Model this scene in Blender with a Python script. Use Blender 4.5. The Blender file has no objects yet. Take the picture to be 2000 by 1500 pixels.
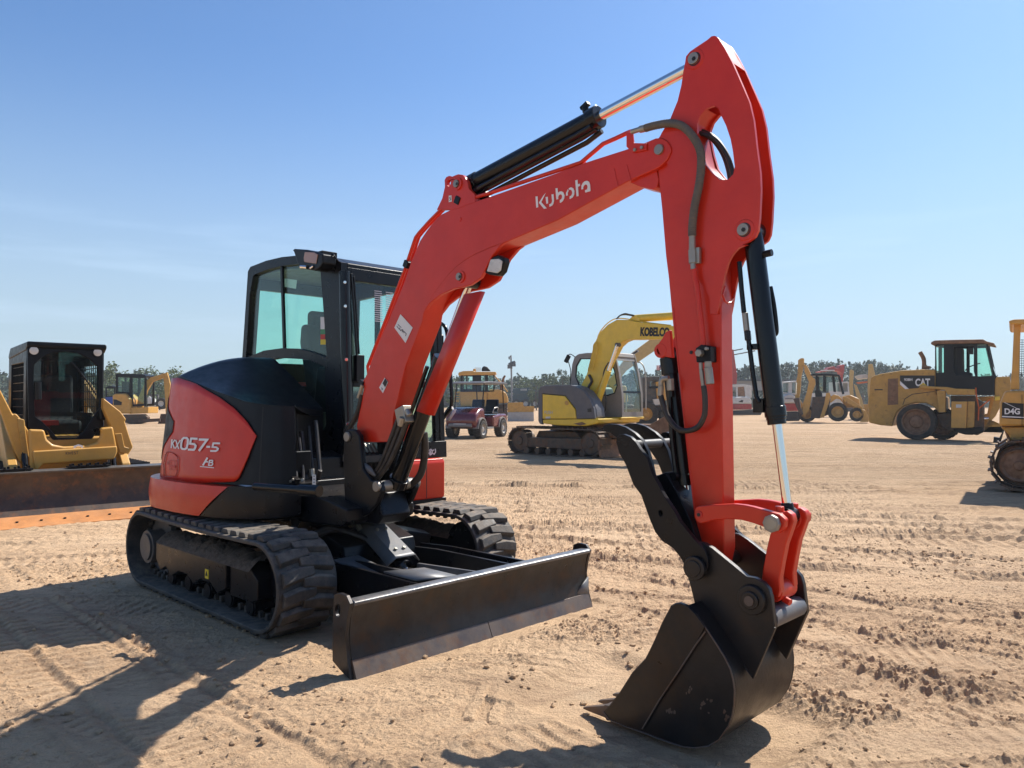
import bpy, bmesh, math, random
import numpy as np
from mathutils import Vector, Matrix
from mathutils.geometry import tessellate_polygon
R = math.radians
rnd = random.Random(7)
scene = bpy.context.scene
COL = scene.collection

# ------------------------------------------------------------------ camera
F, YH, CH = 1500.0, 785.0, 1.385
PIT = math.atan((YH - 750) / F)
cam_d = bpy.data.cameras.new('camera'); cam = bpy.data.objects.new('camera', cam_d); COL.objects.link(cam)
cam_d.sensor_width = 36; cam_d.lens = 36 * F / 2000; cam_d.clip_end = 9000; cam_d.clip_start = 0.05
cam.location = (0, 0, CH); cam.rotation_euler = (math.pi / 2 + PIT, 0, 0)
scene.camera = cam

def ray(px, py):
    a = (px - 1000) / F; b = (750 - py) / F
    c, s = math.cos(PIT), math.sin(PIT)
    return Vector((a, c - b * s, s + b * c))

class Frame:
    """an upright working frame on the ground: origin, heading; T() reads an outline off the photograph onto one of its planes"""
    def __init__(s, ox, oy, yaw, z0=0.0, sc=1.0):
        s.o = Vector((ox, oy, z0)); s.yaw = yaw; s.sc = sc
        s.R = Matrix.Rotation(-yaw, 3, 'Z')
    def p(s, px, py, y=None, x=None, z=None):
        o = s.R @ (Vector((0, 0, CH)) - s.o) / s.sc; d = s.R @ ray(px, py)
        if y is not None: t = (y - o.y) / d.y
        elif x is not None: t = (x - o.x) / d.x
        else: t = (z - o.z) / d.z
        return o + d * t
    def T(s, pts, y):
        return [(q.x, q.z) for q in (s.p(a, b, y=y) for a, b in pts)]
    def empty(s, name, label, cat, group=None):
        e = bpy.data.objects.new(name, None); COL.objects.link(e)
        e.empty_display_size = 0.2
        e.location = s.o; e.rotation_euler = (0, 0, s.yaw); e.scale = (s.sc,) * 3
        tag(e, label, cat, group); return e

def crop(ox, oy, k, pts):
    return [(ox + a / k, oy + b / k) for a, b in pts]

def tag(o, label=None, cat=None, group=None, kind=None):
    if label: o['label'] = label
    if cat: o['category'] = cat
    if group: o['group'] = group
    if kind: o['kind'] = kind
    return o

# ------------------------------------------------------------------ materials
def mat(name, col, rough=0.5, metal=0.0, coat=0.0, var=0.12, vscale=6.0, dust=0.0, dustcol=(0.36, 0.25, 0.155), dscale=5.0,
        rust=0.0, rustcol=(0.13, 0.055, 0.025), bump=0.0, bscale=60.0, spec=0.5, updust=0.0):
    m = bpy.data.materials.new(name); m.use_nodes = True
    nt = m.node_tree; N = nt.nodes; L = nt.links
    b = N['Principled BSDF']
    b.inputs['Metallic'].default_value = metal
    b.inputs['Coat Weight'].default_value = coat; b.inputs['Coat Roughness'].default_value = 0.08
    b.inputs['Specular IOR Level'].default_value = spec
    tc = N.new('ShaderNodeTexCoord')
    def noise(sc, det=6, rg=0.6):
        n = N.new('ShaderNodeTexNoise'); n.inputs['Scale'].default_value = sc; n.inputs['Detail'].default_value = det
        n.inputs['Roughness'].default_value = rg; L.new(tc.outputs['Object'], n.inputs['Vector']); return n
    def ramp(src, a, c):
        r = N.new('ShaderNodeMapRange'); r.inputs['From Min'].default_value = a; r.inputs['From Max'].default_value = c
        L.new(src, r.inputs['Value']); return r.outputs['Result']
    def mix(fac, A, B):
        x = N.new('ShaderNodeMix'); x.data_type = 'RGBA'
        for sck, v in ((x.inputs['Factor'], fac), (x.inputs['A'], A), (x.inputs['B'], B)):
            if isinstance(v, bpy.types.NodeSocket): L.new(v, sck)
            elif isinstance(v, (int, float)): sck.default_value = v
            else: sck.default_value = (*v, 1)
        return x.outputs['Result']
    def mul(a, f):
        q = N.new('ShaderNodeMath'); q.operation = 'MULTIPLY'; L.new(a, q.inputs[0])
        if isinstance(f, (int, float)): q.inputs[1].default_value = f
        else: L.new(f, q.inputs[1])
        return q.outputs[0]
    n1 = noise(vscale)
    c = mix(ramp(n1.outputs['Fac'], 0.3, 0.7), tuple(v * (1 - var) for v in col), tuple(min(1, v * (1 + var)) for v in col))
    rv = ramp(noise(vscale * 2.3).outputs['Fac'], 0.3, 0.75)
    rr = N.new('ShaderNodeMapRange'); rr.inputs['To Min'].default_value = max(0.02, rough * 0.8); rr.inputs['To Max'].default_value = min(1, rough * 1.35)
    L.new(rv, rr.inputs['Value']); rough_s = rr.outputs['Result']
    if rust > 0:
        f = ramp(noise(dscale * 1.7, 8, 0.68).outputs['Fac'], 0.62 - 0.3 * rust, 0.72 - 0.2 * rust)
        c = mix(f, c, rustcol)
    if dust > 0 or updust > 0:
        f = mul(ramp(noise(dscale, 9, 0.7).outputs['Fac'], 0.38, 0.72), dust)
        if updust > 0:
            g = N.new('ShaderNodeNewGeometry'); sx = N.new('ShaderNodeSeparateXYZ'); L.new(g.outputs['Normal'], sx.inputs[0])
            u = mul(ramp(sx.outputs['Z'], 0.2, 1.0), mul(ramp(noise(dscale * 2, 8, 0.7).outputs['Fac'], 0.3, 0.6), updust))
            ad = N.new('ShaderNodeMath'); ad.operation = 'ADD'; ad.use_clamp = True; L.new(f, ad.inputs[0]); L.new(u, ad.inputs[1]); f = ad.outputs[0]
        c = mix(f, c, dustcol)
        x = N.new('ShaderNodeMix'); L.new(f, x.inputs['Factor']); L.new(rough_s, x.inputs['A']); x.inputs['B'].default_value = 0.9
        rough_s = x.outputs['Result']
    L.new(c, b.inputs['Base Color']); L.new(rough_s, b.inputs['Roughness'])
    if bump > 0:
        bn = N.new('ShaderNodeBump'); bn.inputs['Strength'].default_value = 1.0; bn.inputs['Distance'].default_value = bump
        L.new(noise(bscale, 6, 0.65).outputs['Fac'], bn.inputs['Height']); L.new(bn.outputs['Normal'], b.inputs['Normal'])
    return m

def glass(name, tint=(0.62, 0.86, 0.8), refl=1.0):
    m = bpy.data.materials.new(name); m.use_nodes = True
    nt = m.node_tree; N = nt.nodes; L = nt.links; N.remove(N['Principled BSDF'])
    t = N.new('ShaderNodeBsdfTransparent'); t.inputs[0].default_value = (*tint, 1)
    g = N.new('ShaderNodeBsdfGlossy'); g.inputs['Roughness'].default_value = 0.02; g.inputs['Color'].default_value = (refl, refl, refl, 1)
    lw = N.new('ShaderNodeLayerWeight'); lw.inputs['Blend'].default_value = 0.5
    pw = N.new('ShaderNodeMath'); pw.operation = 'POWER'; L.new(lw.outputs['Facing'], pw.inputs[0]); pw.inputs[1].default_value = 5.0
    fr = N.new('ShaderNodeMath'); fr.operation = 'MULTIPLY_ADD'; L.new(pw.outputs[0], fr.inputs[0]); fr.inputs[1].default_value = 0.9; fr.inputs[2].default_value = 0.035
    mx = N.new('ShaderNodeMixShader'); L.new(fr.outputs[0], mx.inputs[0]); L.new(t.outputs[0], mx.inputs[1]); L.new(g.outputs[0], mx.inputs[2])
    # a light film of dust on the pane
    d = N.new('ShaderNodeBsdfDiffuse'); d.inputs[0].default_value = (0.5, 0.45, 0.38, 1)
    nz = N.new('ShaderNodeTexNoise'); nz.inputs['Scale'].default_value = 5; nz.inputs['Detail'].default_value = 8
    mr = N.new('ShaderNodeMapRange'); mr.inputs['From Min'].default_value = 0.35; mr.inputs['From Max'].default_value = 0.8; mr.inputs['To Max'].default_value = 0.035
    L.new(nz.outputs['Fac'], mr.inputs['Value'])
    m2 = N.new('ShaderNodeMixShader'); L.new(mr.outputs[0], m2.inputs[0]); L.new(mx.outputs[0], m2.inputs[1]); L.new(d.outputs[0], m2.inputs[2])
    L.new(m2.outputs[0], N['Material Output'].inputs[0]); return m

M = dict(
    red=mat('orange_red_paint', (0.60, 0.022, 0.004), 0.36, coat=0.22, var=0.08, dust=0.04, dscale=3, spec=0.35, updust=0.10),
    black=mat('black_satin_paint', (0.0035, 0.0048, 0.0075), 0.30, var=0.2, dust=0.012, dscale=4, bump=0.0003, bscale=220, updust=0.05, spec=0.25),
    blackp=mat('black_textured_plastic', (0.004, 0.0055, 0.008), 0.36, var=0.2, dust=0.010, bump=0.0002, bscale=500, spec=0.25),
    cylblack=mat('black_gloss_cylinder_paint', (0.003, 0.0045, 0.0065), 0.2, coat=0.08, var=0.15, dust=0.02, spec=0.3),
    dkgrey=mat('dark_grey_steel', (0.05, 0.055, 0.06), 0.45, var=0.2, dust=0.25, bump=0.0006, bscale=120),
    rubber=mat('dusty_rubber', (0.020, 0.021, 0.022), 0.55, var=0.25, dust=0.42, dscale=9, dustcol=(0.20, 0.16, 0.12), bump=0.003, bscale=50, updust=0.75),
    rubberd=mat('dark_rubber', (0.018, 0.018, 0.019), 0.6, var=0.2, dust=0.25, dscale=8, dustcol=(0.13, 0.10, 0.07)),
    hose=mat('black_hose', (0.012, 0.012, 0.013), 0.45, dust=0.12, dscale=12),
    sleeve=mat('grey_ribbed_sleeve', (0.085, 0.08, 0.07), 0.6, dust=0.3, dscale=14),
    chrome=mat('chrome_rod', (0.78, 0.77, 0.75), 0.07, metal=1.0, var=0.03, dust=0.02),
    steel=mat('zinc_steel', (0.34, 0.33, 0.29), 0.38, metal=0.8, dust=0.3, dscale=18),
    pin=mat('greased_pin', (0.30, 0.29, 0.26), 0.4, metal=0.6, dust=0.3, dscale=20),
    worn=mat('worn_bare_steel', (0.085, 0.068, 0.062), 0.42, metal=0.3, rust=0.45, rustcol=(0.12, 0.065, 0.04), dust=0.25, bump=0.001, bscale=40),
    wornd=mat('scuffed_blade_steel', (0.013, 0.015, 0.019), 0.32, metal=0.2, var=0.5, vscale=9, rust=0.45, dscale=4.5, rustcol=(0.030, 0.016, 0.011), dust=0.05, bump=0.0012, bscale=35),
    bucket=mat('worn_bucket_paint', (0.0075, 0.008, 0.010), 0.33, metal=0.1, var=0.5, vscale=5, rust=0.40, dscale=2.3, rustcol=(0.022, 0.012, 0.008), dust=0.05, bump=0.001, bscale=50, spec=.4),
    rail=mat('rubbed_rail_steel', (0.16, 0.165, 0.17), 0.3, metal=0.5, var=0.3, vscale=12, dust=0.2, dscale=14, bump=0.0006, bscale=60),
    greyplate=mat('grey_guard_paint', (0.105, 0.11, 0.118), 0.4, var=0.12, dust=0.2, dscale=9, bump=0.0005, bscale=80),
    mud=mat('caked_mud', (0.10, 0.072, 0.048), 0.95, var=0.45, vscale=25, bump=0.01, bscale=50),
    white=mat('white_lettering', (0.80, 0.78, 0.76), 0.5, var=0.04, dust=0.1),
    paper=mat('white_paper', (0.75, 0.75, 0.73), 0.8, var=0.05),
    scribble=mat('handwriting_ink', (0.10, 0.11, 0.14), 0.8, var=0.1),
    chalk=mat('chalk_pen', (0.55, 0.57, 0.6), 0.8, var=0.1),
    yellowlbl=mat('yellow_label', (0.75, 0.55, 0.03), 0.5, var=0.05),
    blacklbl=mat('black_print', (0.01, 0.01, 0.01), 0.5, var=0.05),
    amber=mat('lamp_lens', (0.32, 0.16, 0.10), 0.15, coat=0.6, bump=0.002, bscale=120),
    lens=mat('clear_lamp_lens', (0.62, 0.60, 0.55), 0.25, coat=0.5, bump=0.002, bscale=150),
    green=mat('green_sticker', (0.05, 0.25, 0.10), 0.5), redl=mat('red_sticker', (0.5, 0.03, 0.02), 0.5),
    glass=glass('green_tinted_glass', (0.83, 0.985, 0.93)), glassc=glass('clear_cab_glass', (0.88, 0.97, 0.95)),
    seat=mat('seat_fabric', (0.016, 0.017, 0.018), 0.85, var=0.3, vscale=30),
)

# ------------------------------------------------------------------ mesh helpers
class MB:
    def __init__(s): s.v = []; s.f = []
    def add(s, vs, fs):
        k = len(s.v); s.v += [tuple(q) for q in vs]; s.f += [tuple(k + i for i in f) for f in fs]; return s
    def prism(s, pts, y0, y1, holes=(), ax='y'):
        def P(a, b, d):
            return (a, d, b) if ax == 'y' else ((d, a, b) if ax == 'x' else (a, b, d))
        loops = [list(pts)] + [list(h) for h in holes]
        vs = [P(a, b, y0) for lp in loops for a, b in lp] + [P(a, b, y1) for lp in loops for a, b in lp]
        n = sum(map(len, loops)); fs = []; k = 0
        for lp in loops:
            m = len(lp)
            fs += [(k + i, k + (i + 1) % m, n + k + (i + 1) % m, n + k + i) for i in range(m)]; k += m
        if len(loops) == 1: fs += [tuple(range(n)), tuple(range(n, 2 * n))]
        else:
            tr = tessellate_polygon([[Vector((a, b, 0)) for a, b in lp] for lp in loops])
            fs += [tuple(t) for t in tr] + [tuple(n + i for i in t) for t in tr]
        return s.add(vs, fs)
    def box(s, c, d, rot=None):
        c = Vector(c); hx, hy, hz = d[0] / 2, d[1] / 2, d[2] / 2
        q = [Vector((sx * hx, sy * hy, sz * hz)) for sx in (-1, 1) for sy in (-1, 1) for sz in (-1, 1)]
        if rot: m = Matrix.Rotation(rot[2], 3, 'Z') @ Matrix.Rotation(rot[1], 3, 'Y') @ Matrix.Rotation(rot[0], 3, 'X'); q = [m @ v for v in q]
        return s.add([c + v for v in q], [(0, 1, 3, 2), (4, 6, 7, 5), (0, 4, 5, 1), (2, 3, 7, 6), (0, 2, 6, 4), (1, 5, 7, 3)])
    def tube(s, pts, r, n=10, caps=True, rib=0):
        P = [Vector(p) for p in pts]; rs = r if isinstance(r, (list, tuple)) else [r] * len(P)
        vs = []; fs = []; up = None
        for i, p in enumerate(P):
            t = (P[min(i + 1, len(P) - 1)] - P[max(i - 1, 0)]).normalized()
            if up is None:
                up = t.orthogonal().normalized()
            else:
                up = (up - t * up.dot(t)).normalized()
            w = t.cross(up)
            # widen mitres
            for j in range(n):
                a = 2 * math.pi * j / n; vs.append(p + (up * math.cos(a) + w * math.sin(a)) * rs[i])
        for i in range(len(P) - 1):
            for j in range(n): fs.append((i * n + j, i * n + (j + 1) % n, (i + 1) * n + (j + 1) % n, (i + 1) * n + j))
        if caps: fs += [tuple(range(n)), tuple(range((len(P) - 1) * n, len(P) * n))]
        return s.add(vs, fs)
    def cyl(s, a, b, r, n=24, r2=None): return s.tube([a, b], [r, r if r2 is None else r2], n)
    def bar(s, pts, w, h, up=(0, 0, 1)):
        """rectangular bar swept along pts; w across, h along up"""
        P = [Vector(p) for p in pts]; up = Vector(up); vs = []; fs = []
        for i, p in enumerate(P):
            t = (P[min(i + 1, len(P) - 1)] - P[max(i - 1, 0)]).normalized(); sd = t.cross(up).normalized(); u = sd.cross(t).normalized()
            vs += [p + sd * w / 2 + u * h / 2, p - sd * w / 2 + u * h / 2, p - sd * w / 2 - u * h / 2, p + sd * w / 2 - u * h / 2]
        for i in range(len(P) - 1):
            for j in range(4): fs.append((i * 4 + j, i * 4 + (j + 1) % 4, i * 4 + 4 + (j + 1) % 4, i * 4 + 4 + j))
        k = (len(P) - 1) * 4
        return s.add(vs, fs + [(0, 1, 2, 3), (k, k + 1, k + 2, k + 3)])
    def grid(s, rows, close=False):
        """rows: list of equally long point lists"""
        n = len(rows[0]); vs = [p for r in rows for p in r]; fs = []
        for i in range(len(rows) - 1):
            for j in range(n if close else n - 1): fs.append((i * n + j, i * n + (j + 1) % n, (i + 1) * n + (j + 1) % n, (i + 1) * n + j))
        return s.add(vs, fs)
    def lathe(s, prof, c, ax='y', n=28):
        """prof: (radius, offset along axis)"""
        rows = []
        for r, d in prof:
            row = []
            for j in range(n):
                a = 2 * math.pi * j / n; u, w = r * math.cos(a), r * math.sin(a)
                row.append((c[0] + u, c[1] + d, c[2] + w) if ax == 'y' else ((c[0] + d, c[1] + u, c[2] + w) if ax == 'x' else (c[0] + u, c[1] + w, c[2] + d)))
            rows.append(row)
        s.grid(rows, True); return s
    def obj(s, name, m, parent=None, bevel=0.0, smooth=40, seg=2, solid=0.0, kind=None, recalc=True):
        me = bpy.data.meshes.new(name); me.from_pydata(s.v, [], s.f)
        if recalc:
            b = bmesh.new(); b.from_mesh(me); bmesh.ops.recalc_face_normals(b, faces=b.faces); b.to_mesh(me); b.free()
        me.materials.append(M[m] if isinstance(m, str) else m)
        if smooth:
            me.polygons.foreach_set('use_smooth', [True] * len(me.polygons)); me.set_sharp_from_angle(angle=R(smooth))
        o = bpy.data.objects.new(name, me); COL.objects.link(o); o.parent = parent
        if solid: md = o.modifiers.new('s', 'SOLIDIFY'); md.thickness = solid; md.offset = 0
        if bevel:
            md = o.modifiers.new('b', 'BEVEL'); md.width = bevel; md.segments = seg; md.limit_method = 'ANGLE'; md.angle_limit = R(35); md.harden_normals = True
        if kind: o['kind'] = kind
        return o

def arc(cx, cz, r, a0, a1, n=8):
    return [(cx + r * math.cos(R(a0 + (a1 - a0) * i / n)), cz + r * math.sin(R(a0 + (a1 - a0) * i / n))) for i in range(n + 1)]

def spline(pts, k=6):
    P = [Vector(p) for p in pts]; out = []
    for i in range(len(P) - 1):
        a, b, c, d = P[max(i - 1, 0)], P[i], P[i + 1], P[min(i + 2, len(P) - 1)]
        for j in range(k):
            t = j / k; out.append(0.5 * ((2 * b) + (c - a) * t + (2 * a - 5 * b + 4 * c - d) * t * t + (3 * b - a - 3 * c + d) * t ** 3))
    out.append(P[-1]); return out

def ribbons(strokes, mp):
    """flat lettering: strokes = [(points, width, closed)] in a drawing plane, mp maps a drawing point onto the surface"""
    mb = MB()
    for pts, w, closed in strokes:
        P = [Vector((a, b)) for a, b in pts]; n = len(P); L_, R_ = [], []
        for i in range(n):
            a = P[(i - 1) % n] if (closed or i > 0) else None; c = P[(i + 1) % n] if (closed or i < n - 1) else None
            d1 = (P[i] - a).normalized() if a is not None else None; d2 = (c - P[i]).normalized() if c is not None else None
            if d1 is None: d1 = d2
            if d2 is None: d2 = d1
            t = (d1 + d2); t = t.normalized() if t.length > 1e-4 else d1
            nn = Vector((-t.y, t.x)); k = 1 / max(0.45, abs(nn.dot(Vector((-d1.y, d1.x)))))
            L_.append(P[i] + nn * w / 2 * k); R_.append(P[i] - nn * w / 2 * k)
        m = n if closed else n - 1
        for i in range(m):
            j = (i + 1) % n
            mb.add([mp(*q) for q in (L_[i], L_[j], R_[j], R_[i])], [(0, 1, 2, 3)])
    return mb

def text_mesh(txt, size, name, m, parent, loc, rot, shear=0.0, bold=0.0, sx=1.0, depth=0.002):
    cu = bpy.data.curves.new(name, 'FONT'); cu.body = txt; cu.size = size; cu.shear = shear; cu.extrude = depth; cu.offset = bold
    cu.resolution_u = 4
    t = bpy.data.objects.new(name, cu); COL.objects.link(t)
    dg = bpy.context.evaluated_depsgraph_get()
    me = bpy.data.meshes.new_from_object(t.evaluated_get(dg)); bpy.data.objects.remove(t)
    me.materials.clear(); me.materials.append(M[m])
    o = bpy.data.objects.new(name, me); COL.objects.link(o); o.parent = parent; o.location = loc; o.rotation_euler = rot; o.scale = (sx, 1, 1)
    return o

def children(o): return [c for c in bpy.data.objects if c.parent == o]
def copy_tree(o, parent=None):
    c = o.copy(); COL.objects.link(c); c.parent = parent
    for ch in children(o): copy_tree(ch, c)
    return c
# ------------------------------------------------------------------ light and sky
SUNV = Vector((0.66, 0.60, 1.0)).normalized()      # towards the sun
sun_el = math.asin(SUNV.z); sun_az = math.atan2(SUNV.x, SUNV.y)
w = bpy.data.worlds.new('World'); scene.world = w; w.use_nodes = True
nt = w.node_tree; N = nt.nodes; L = nt.links
sky = N.new('ShaderNodeTexSky'); sky.sky_type = 'NISHITA'; sky.sun_disc = False
sky.sun_elevation = sun_el; sky.sun_rotation = sun_az; sky.altitude = 50; sky.air_density = 1.0; sky.dust_density = 0.6; sky.ozone_density = 2.2
bg = N['Background']; bg.inputs['Strength'].default_value = 0.071
# thin streaks of cirrus low over the horizon
tc = N.new('ShaderNodeTexCoord'); mp_ = N.new('ShaderNodeMapping'); mp_.inputs['Scale'].default_value = (1.6, 1.6, 16); mp_.inputs['Location'].default_value = (3.1, 0.4, 0.0)
L.new(tc.outputs['Generated'], mp_.inputs['Vector'])
cn = N.new('ShaderNodeTexNoise'); cn.inputs['Scale'].default_value = 1.7; cn.inputs['Detail'].default_value = 7; cn.inputs['Roughness'].default_value = 0.55; L.new(mp_.outputs[0], cn.inputs['Vector'])
cr = N.new('ShaderNodeMapRange'); cr.inputs['From Min'].default_value = 0.50; cr.inputs['From Max'].default_value = 0.72; L.new(cn.outputs['Fac'], cr.inputs['Value'])
sp = N.new('ShaderNodeSeparateXYZ'); L.new(tc.outputs['Generated'], sp.inputs[0])
b1 = N.new('ShaderNodeMapRange'); b1.inputs['From Min'].default_value = 0.0; b1.inputs['From Max'].default_value = 0.06; L.new(sp.outputs['Z'], b1.inputs['Value'])
b2 = N.new('ShaderNodeMapRange'); b2.inputs['From Min'].default_value = 0.24; b2.inputs['From Max'].default_value = 0.14; L.new(sp.outputs['Z'], b2.inputs['Value'])
m1 = N.new('ShaderNodeMath'); m1.operation = 'MULTIPLY'; L.new(b1.outputs[0], m1.inputs[0]); L.new(b2.outputs[0], m1.inputs[1])
m2 = N.new('ShaderNodeMath'); m2.operation = 'MULTIPLY'; L.new(m1.outputs[0], m2.inputs[0]); L.new(cr.outputs[0], m2.inputs[1])
m3 = N.new('ShaderNodeMath'); m3.operation = 'MULTIPLY'; L.new(m2.outputs[0], m3.inputs[0]); m3.inputs[1].default_value = 0.65
mx = N.new('ShaderNodeMix'); mx.data_type = 'RGBA'; L.new(m3.outputs[0], mx.inputs['Factor']); L.new(sky.outputs[0], mx.inputs['A']); mx.inputs['B'].default_value = (7.5, 8.2, 9.2, 1)
# pale summer haze low over the horizon
hz = N.new('ShaderNodeMapRange'); hz.interpolation_type = 'SMOOTHSTEP'; hz.inputs['From Min'].default_value = 0.42; hz.inputs['From Max'].default_value = -0.02; hz.inputs['To Max'].default_value = 0.85; L.new(sp.outputs['Z'], hz.inputs['Value'])
mh = N.new('ShaderNodeMix'); mh.data_type = 'RGBA'; L.new(hz.outputs[0], mh.inputs['Factor']); L.new(mx.outputs['Result'], mh.inputs['A']); mh.inputs['B'].default_value = (5.6, 5.3, 4.9, 1)
tn_ = N.new('ShaderNodeMix'); tn_.data_type = 'RGBA'; tn_.blend_type = 'MULTIPLY'; tn_.inputs['Factor'].default_value = 1.0; L.new(mh.outputs['Result'], tn_.inputs['A']); tn_.inputs['B'].default_value = (0.93, 1.22, 1.50, 1)
L.new(tn_.outputs['Result'], bg.inputs['Color'])
sd = bpy.data.lights.new('sun', 'SUN'); sd.energy = 5.0; sd.angle = R(0.55); sd.color = (1.0, 0.945, 0.86)
sun = bpy.data.objects.new('sun', sd); COL.objects.link(sun); sun.rotation_euler = SUNV.to_track_quat('Z', 'Y').to_euler()
scene.view_settings.view_transform = 'Standard'; scene.view_settings.look = 'None'; scene.view_settings.gamma = 1
scene.view_settings.use_curve_mapping = False; scene.view_settings.exposure = 0.60

# ------------------------------------------------------------------ ground: one sheet, worked soil modelled near the camera
def lattice_noise(x, y, scale, seed):
    rs = np.random.RandomState(seed); T = 256; tab = rs.rand(T, T).astype(np.float32)
    u = x * scale + seed * 13.7; v = y * scale + seed * 7.3
    iu = np.floor(u).astype(np.int64); iv = np.floor(v).astype(np.int64); fu = (u - iu).astype(np.float32); fv = (v - iv).astype(np.float32)
    fu = fu * fu * (3 - 2 * fu); fv = fv * fv * (3 - 2 * fv)
    a = tab[iu % T, iv % T]; b = tab[(iu + 1) % T, iv % T]; c = tab[iu % T, (iv + 1) % T]; d = tab[(iu + 1) % T, (iv + 1) % T]
    return (a * (1 - fu) + b * fu) * (1 - fv) + (c * (1 - fu) + d * fu) * fv - 0.5
def fbm(x, y, s, o, seed, g=0.5):
    h = 0; a = 1.0
    for i in range(o): h = h + a * lattice_noise(x, y, s * 2.03 ** i, seed + i); a *= g
    return h
def sstep(x, a, b):
    t = np.clip((x - a) / (b - a), 0, 1); return t * t * (3 - 2 * t)

def axis(lo, hi, fine, a, b, far, g):
    """coordinates spaced 'fine' between a and b, growing by g outside, out to lo / hi"""
    c = list(np.arange(a, b, fine)); st = fine; p = c[-1]; up = []
    while p < hi: st *= g; p += st; up.append(min(p, hi))
    st = fine; p = c[0]; dn = []
    while p > lo: st *= g; p -= st; dn.append(max(p, lo))
    return np.array(dn[::-1] + c + up)
gx = axis(-4000, 4000, 0.0125, -3.6, 3.6, 0, 1.02)
gy = axis(-400, 5000, 0.0115, 2.0, 5.6, 0, 1.013)
X, Y = np.meshgrid(gx, gy)
near = 1 - sstep(np.hypot(X, Y), 25, 60)
H = 0.035 * fbm(X, Y, 0.35, 3, 3) * near
H = H + 0.020 * fbm(X, Y, 1.3, 3, 11) * near
rough = sstep(fbm(X, Y, 0.55, 3, 21), -0.25, 0.45)
fine = 1 - sstep(np.hypot(X, Y), 9, 16)
cl = fbm(X, Y, 9.0, 4, 31, 0.6)
H += near * rough * 0.012 * np.maximum(cl - 0.08, 0)
cl2 = fbm(X, Y, 26.0, 3, 41, 0.55)
H += fine * (0.2 + rough) * 0.026 * np.maximum(cl2 - 0.12, 0)
rid = 1 - np.abs(fbm(X, Y, 15.0, 4, 71, 0.62)) * 2.6
H += fine * rough * 0.006 * np.clip(rid, 0, 1) ** 3
# crumbly grain: small sharp lumps with clear edges
g1 = fbm(X, Y, 30.0, 3, 81, 0.6); H += fine * (.45 + .8 * rough) * 0.010 * sstep(g1, 0.10, 0.20)
g2 = fbm(X, Y, 17.0, 3, 181, 0.6); H += fine * rough * 0.009 * sstep(g2, 0.20, 0.30)
g3 = fbm(X, Y, 52.0, 2, 281, 0.6); H += fine * (.3 + rough) * 0.007 * sstep(g3, 0.12, 0.22)
U_ = (X * .70 - Y * .71); V_ = (X * .71 + Y * .70)
H += fine * 0.010 * fbm(U_ * .30, V_ * 2.2, 12.0, 3, 91, .6) * (.4 + rough)
H += fine * 0.007 * fbm(X, Y, 60.0, 2, 51)
DIST = rough * np.clip(cl * 1.2 + .35, 0, 1)
def strip(x0, y0, ang, width, pitch, depth, kind, l0, l1, curve=0.0, wear=0.45, seed=1):
    """a machine's track mark pressed in the soil"""
    global H
    depth = depth * .72; pitch = pitch * .70
    c, s = math.cos(R(ang)), math.sin(R(ang))
    dx = X - x0; dy = Y - y0; u = dx * c + dy * s; v = -dx * s + dy * c - curve * (dx * c + dy * s) ** 2
    v = v + 0.04 * lattice_noise(u, v * 0 + seed, 0.8, seed)
    inside = sstep(width / 2 - np.abs(v), 0.0, 0.03) * sstep(u, l0, l0 + 0.3) * sstep(-u, -l1, -l1 + 0.3)
    if not inside.any(): return
    edge = np.exp(-((np.abs(v) - width / 2 - 0.02) / 0.035) ** 2) * sstep(u, l0, l0 + 0.3) * sstep(-u, -l1, -l1 + 0.3)
    n = lattice_noise(X, Y, 2.2, seed + 60); keep = sstep(n, -0.5 + wear * 0.5, -0.1 + wear * 0.5)
    if kind == 'bar': ph = u / pitch
    elif kind == 'chev': ph = u / pitch + np.abs(v) * 2.2 / pitch * 0.35
    else: ph = u / pitch + 0.5 * (v > 0) + np.abs(v) * 2.0
    ph = ph + 0.22 * lattice_noise(X, Y, 6, seed + 3)
    saw = ph - np.floor(ph); tread = sstep(saw, 0.0, 0.10) * (1 - sstep(saw, 0.45, 0.58))
    H = H * (1 - 0.55 * inside) - inside * depth * 0.35 - inside * keep * depth * tread * (.7 + .6 * lattice_noise(X, Y, 9, seed + 9))
    H += edge * depth * (0.30 + 1.0 * np.maximum(fbm(X, Y, 30, 3, seed + 5, .6) , 0))
    DIST[:] = np.maximum(DIST, edge * .9); DIST[:] = np.maximum(DIST * (1 - .6 * inside), inside * keep * tread * .8)
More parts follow.
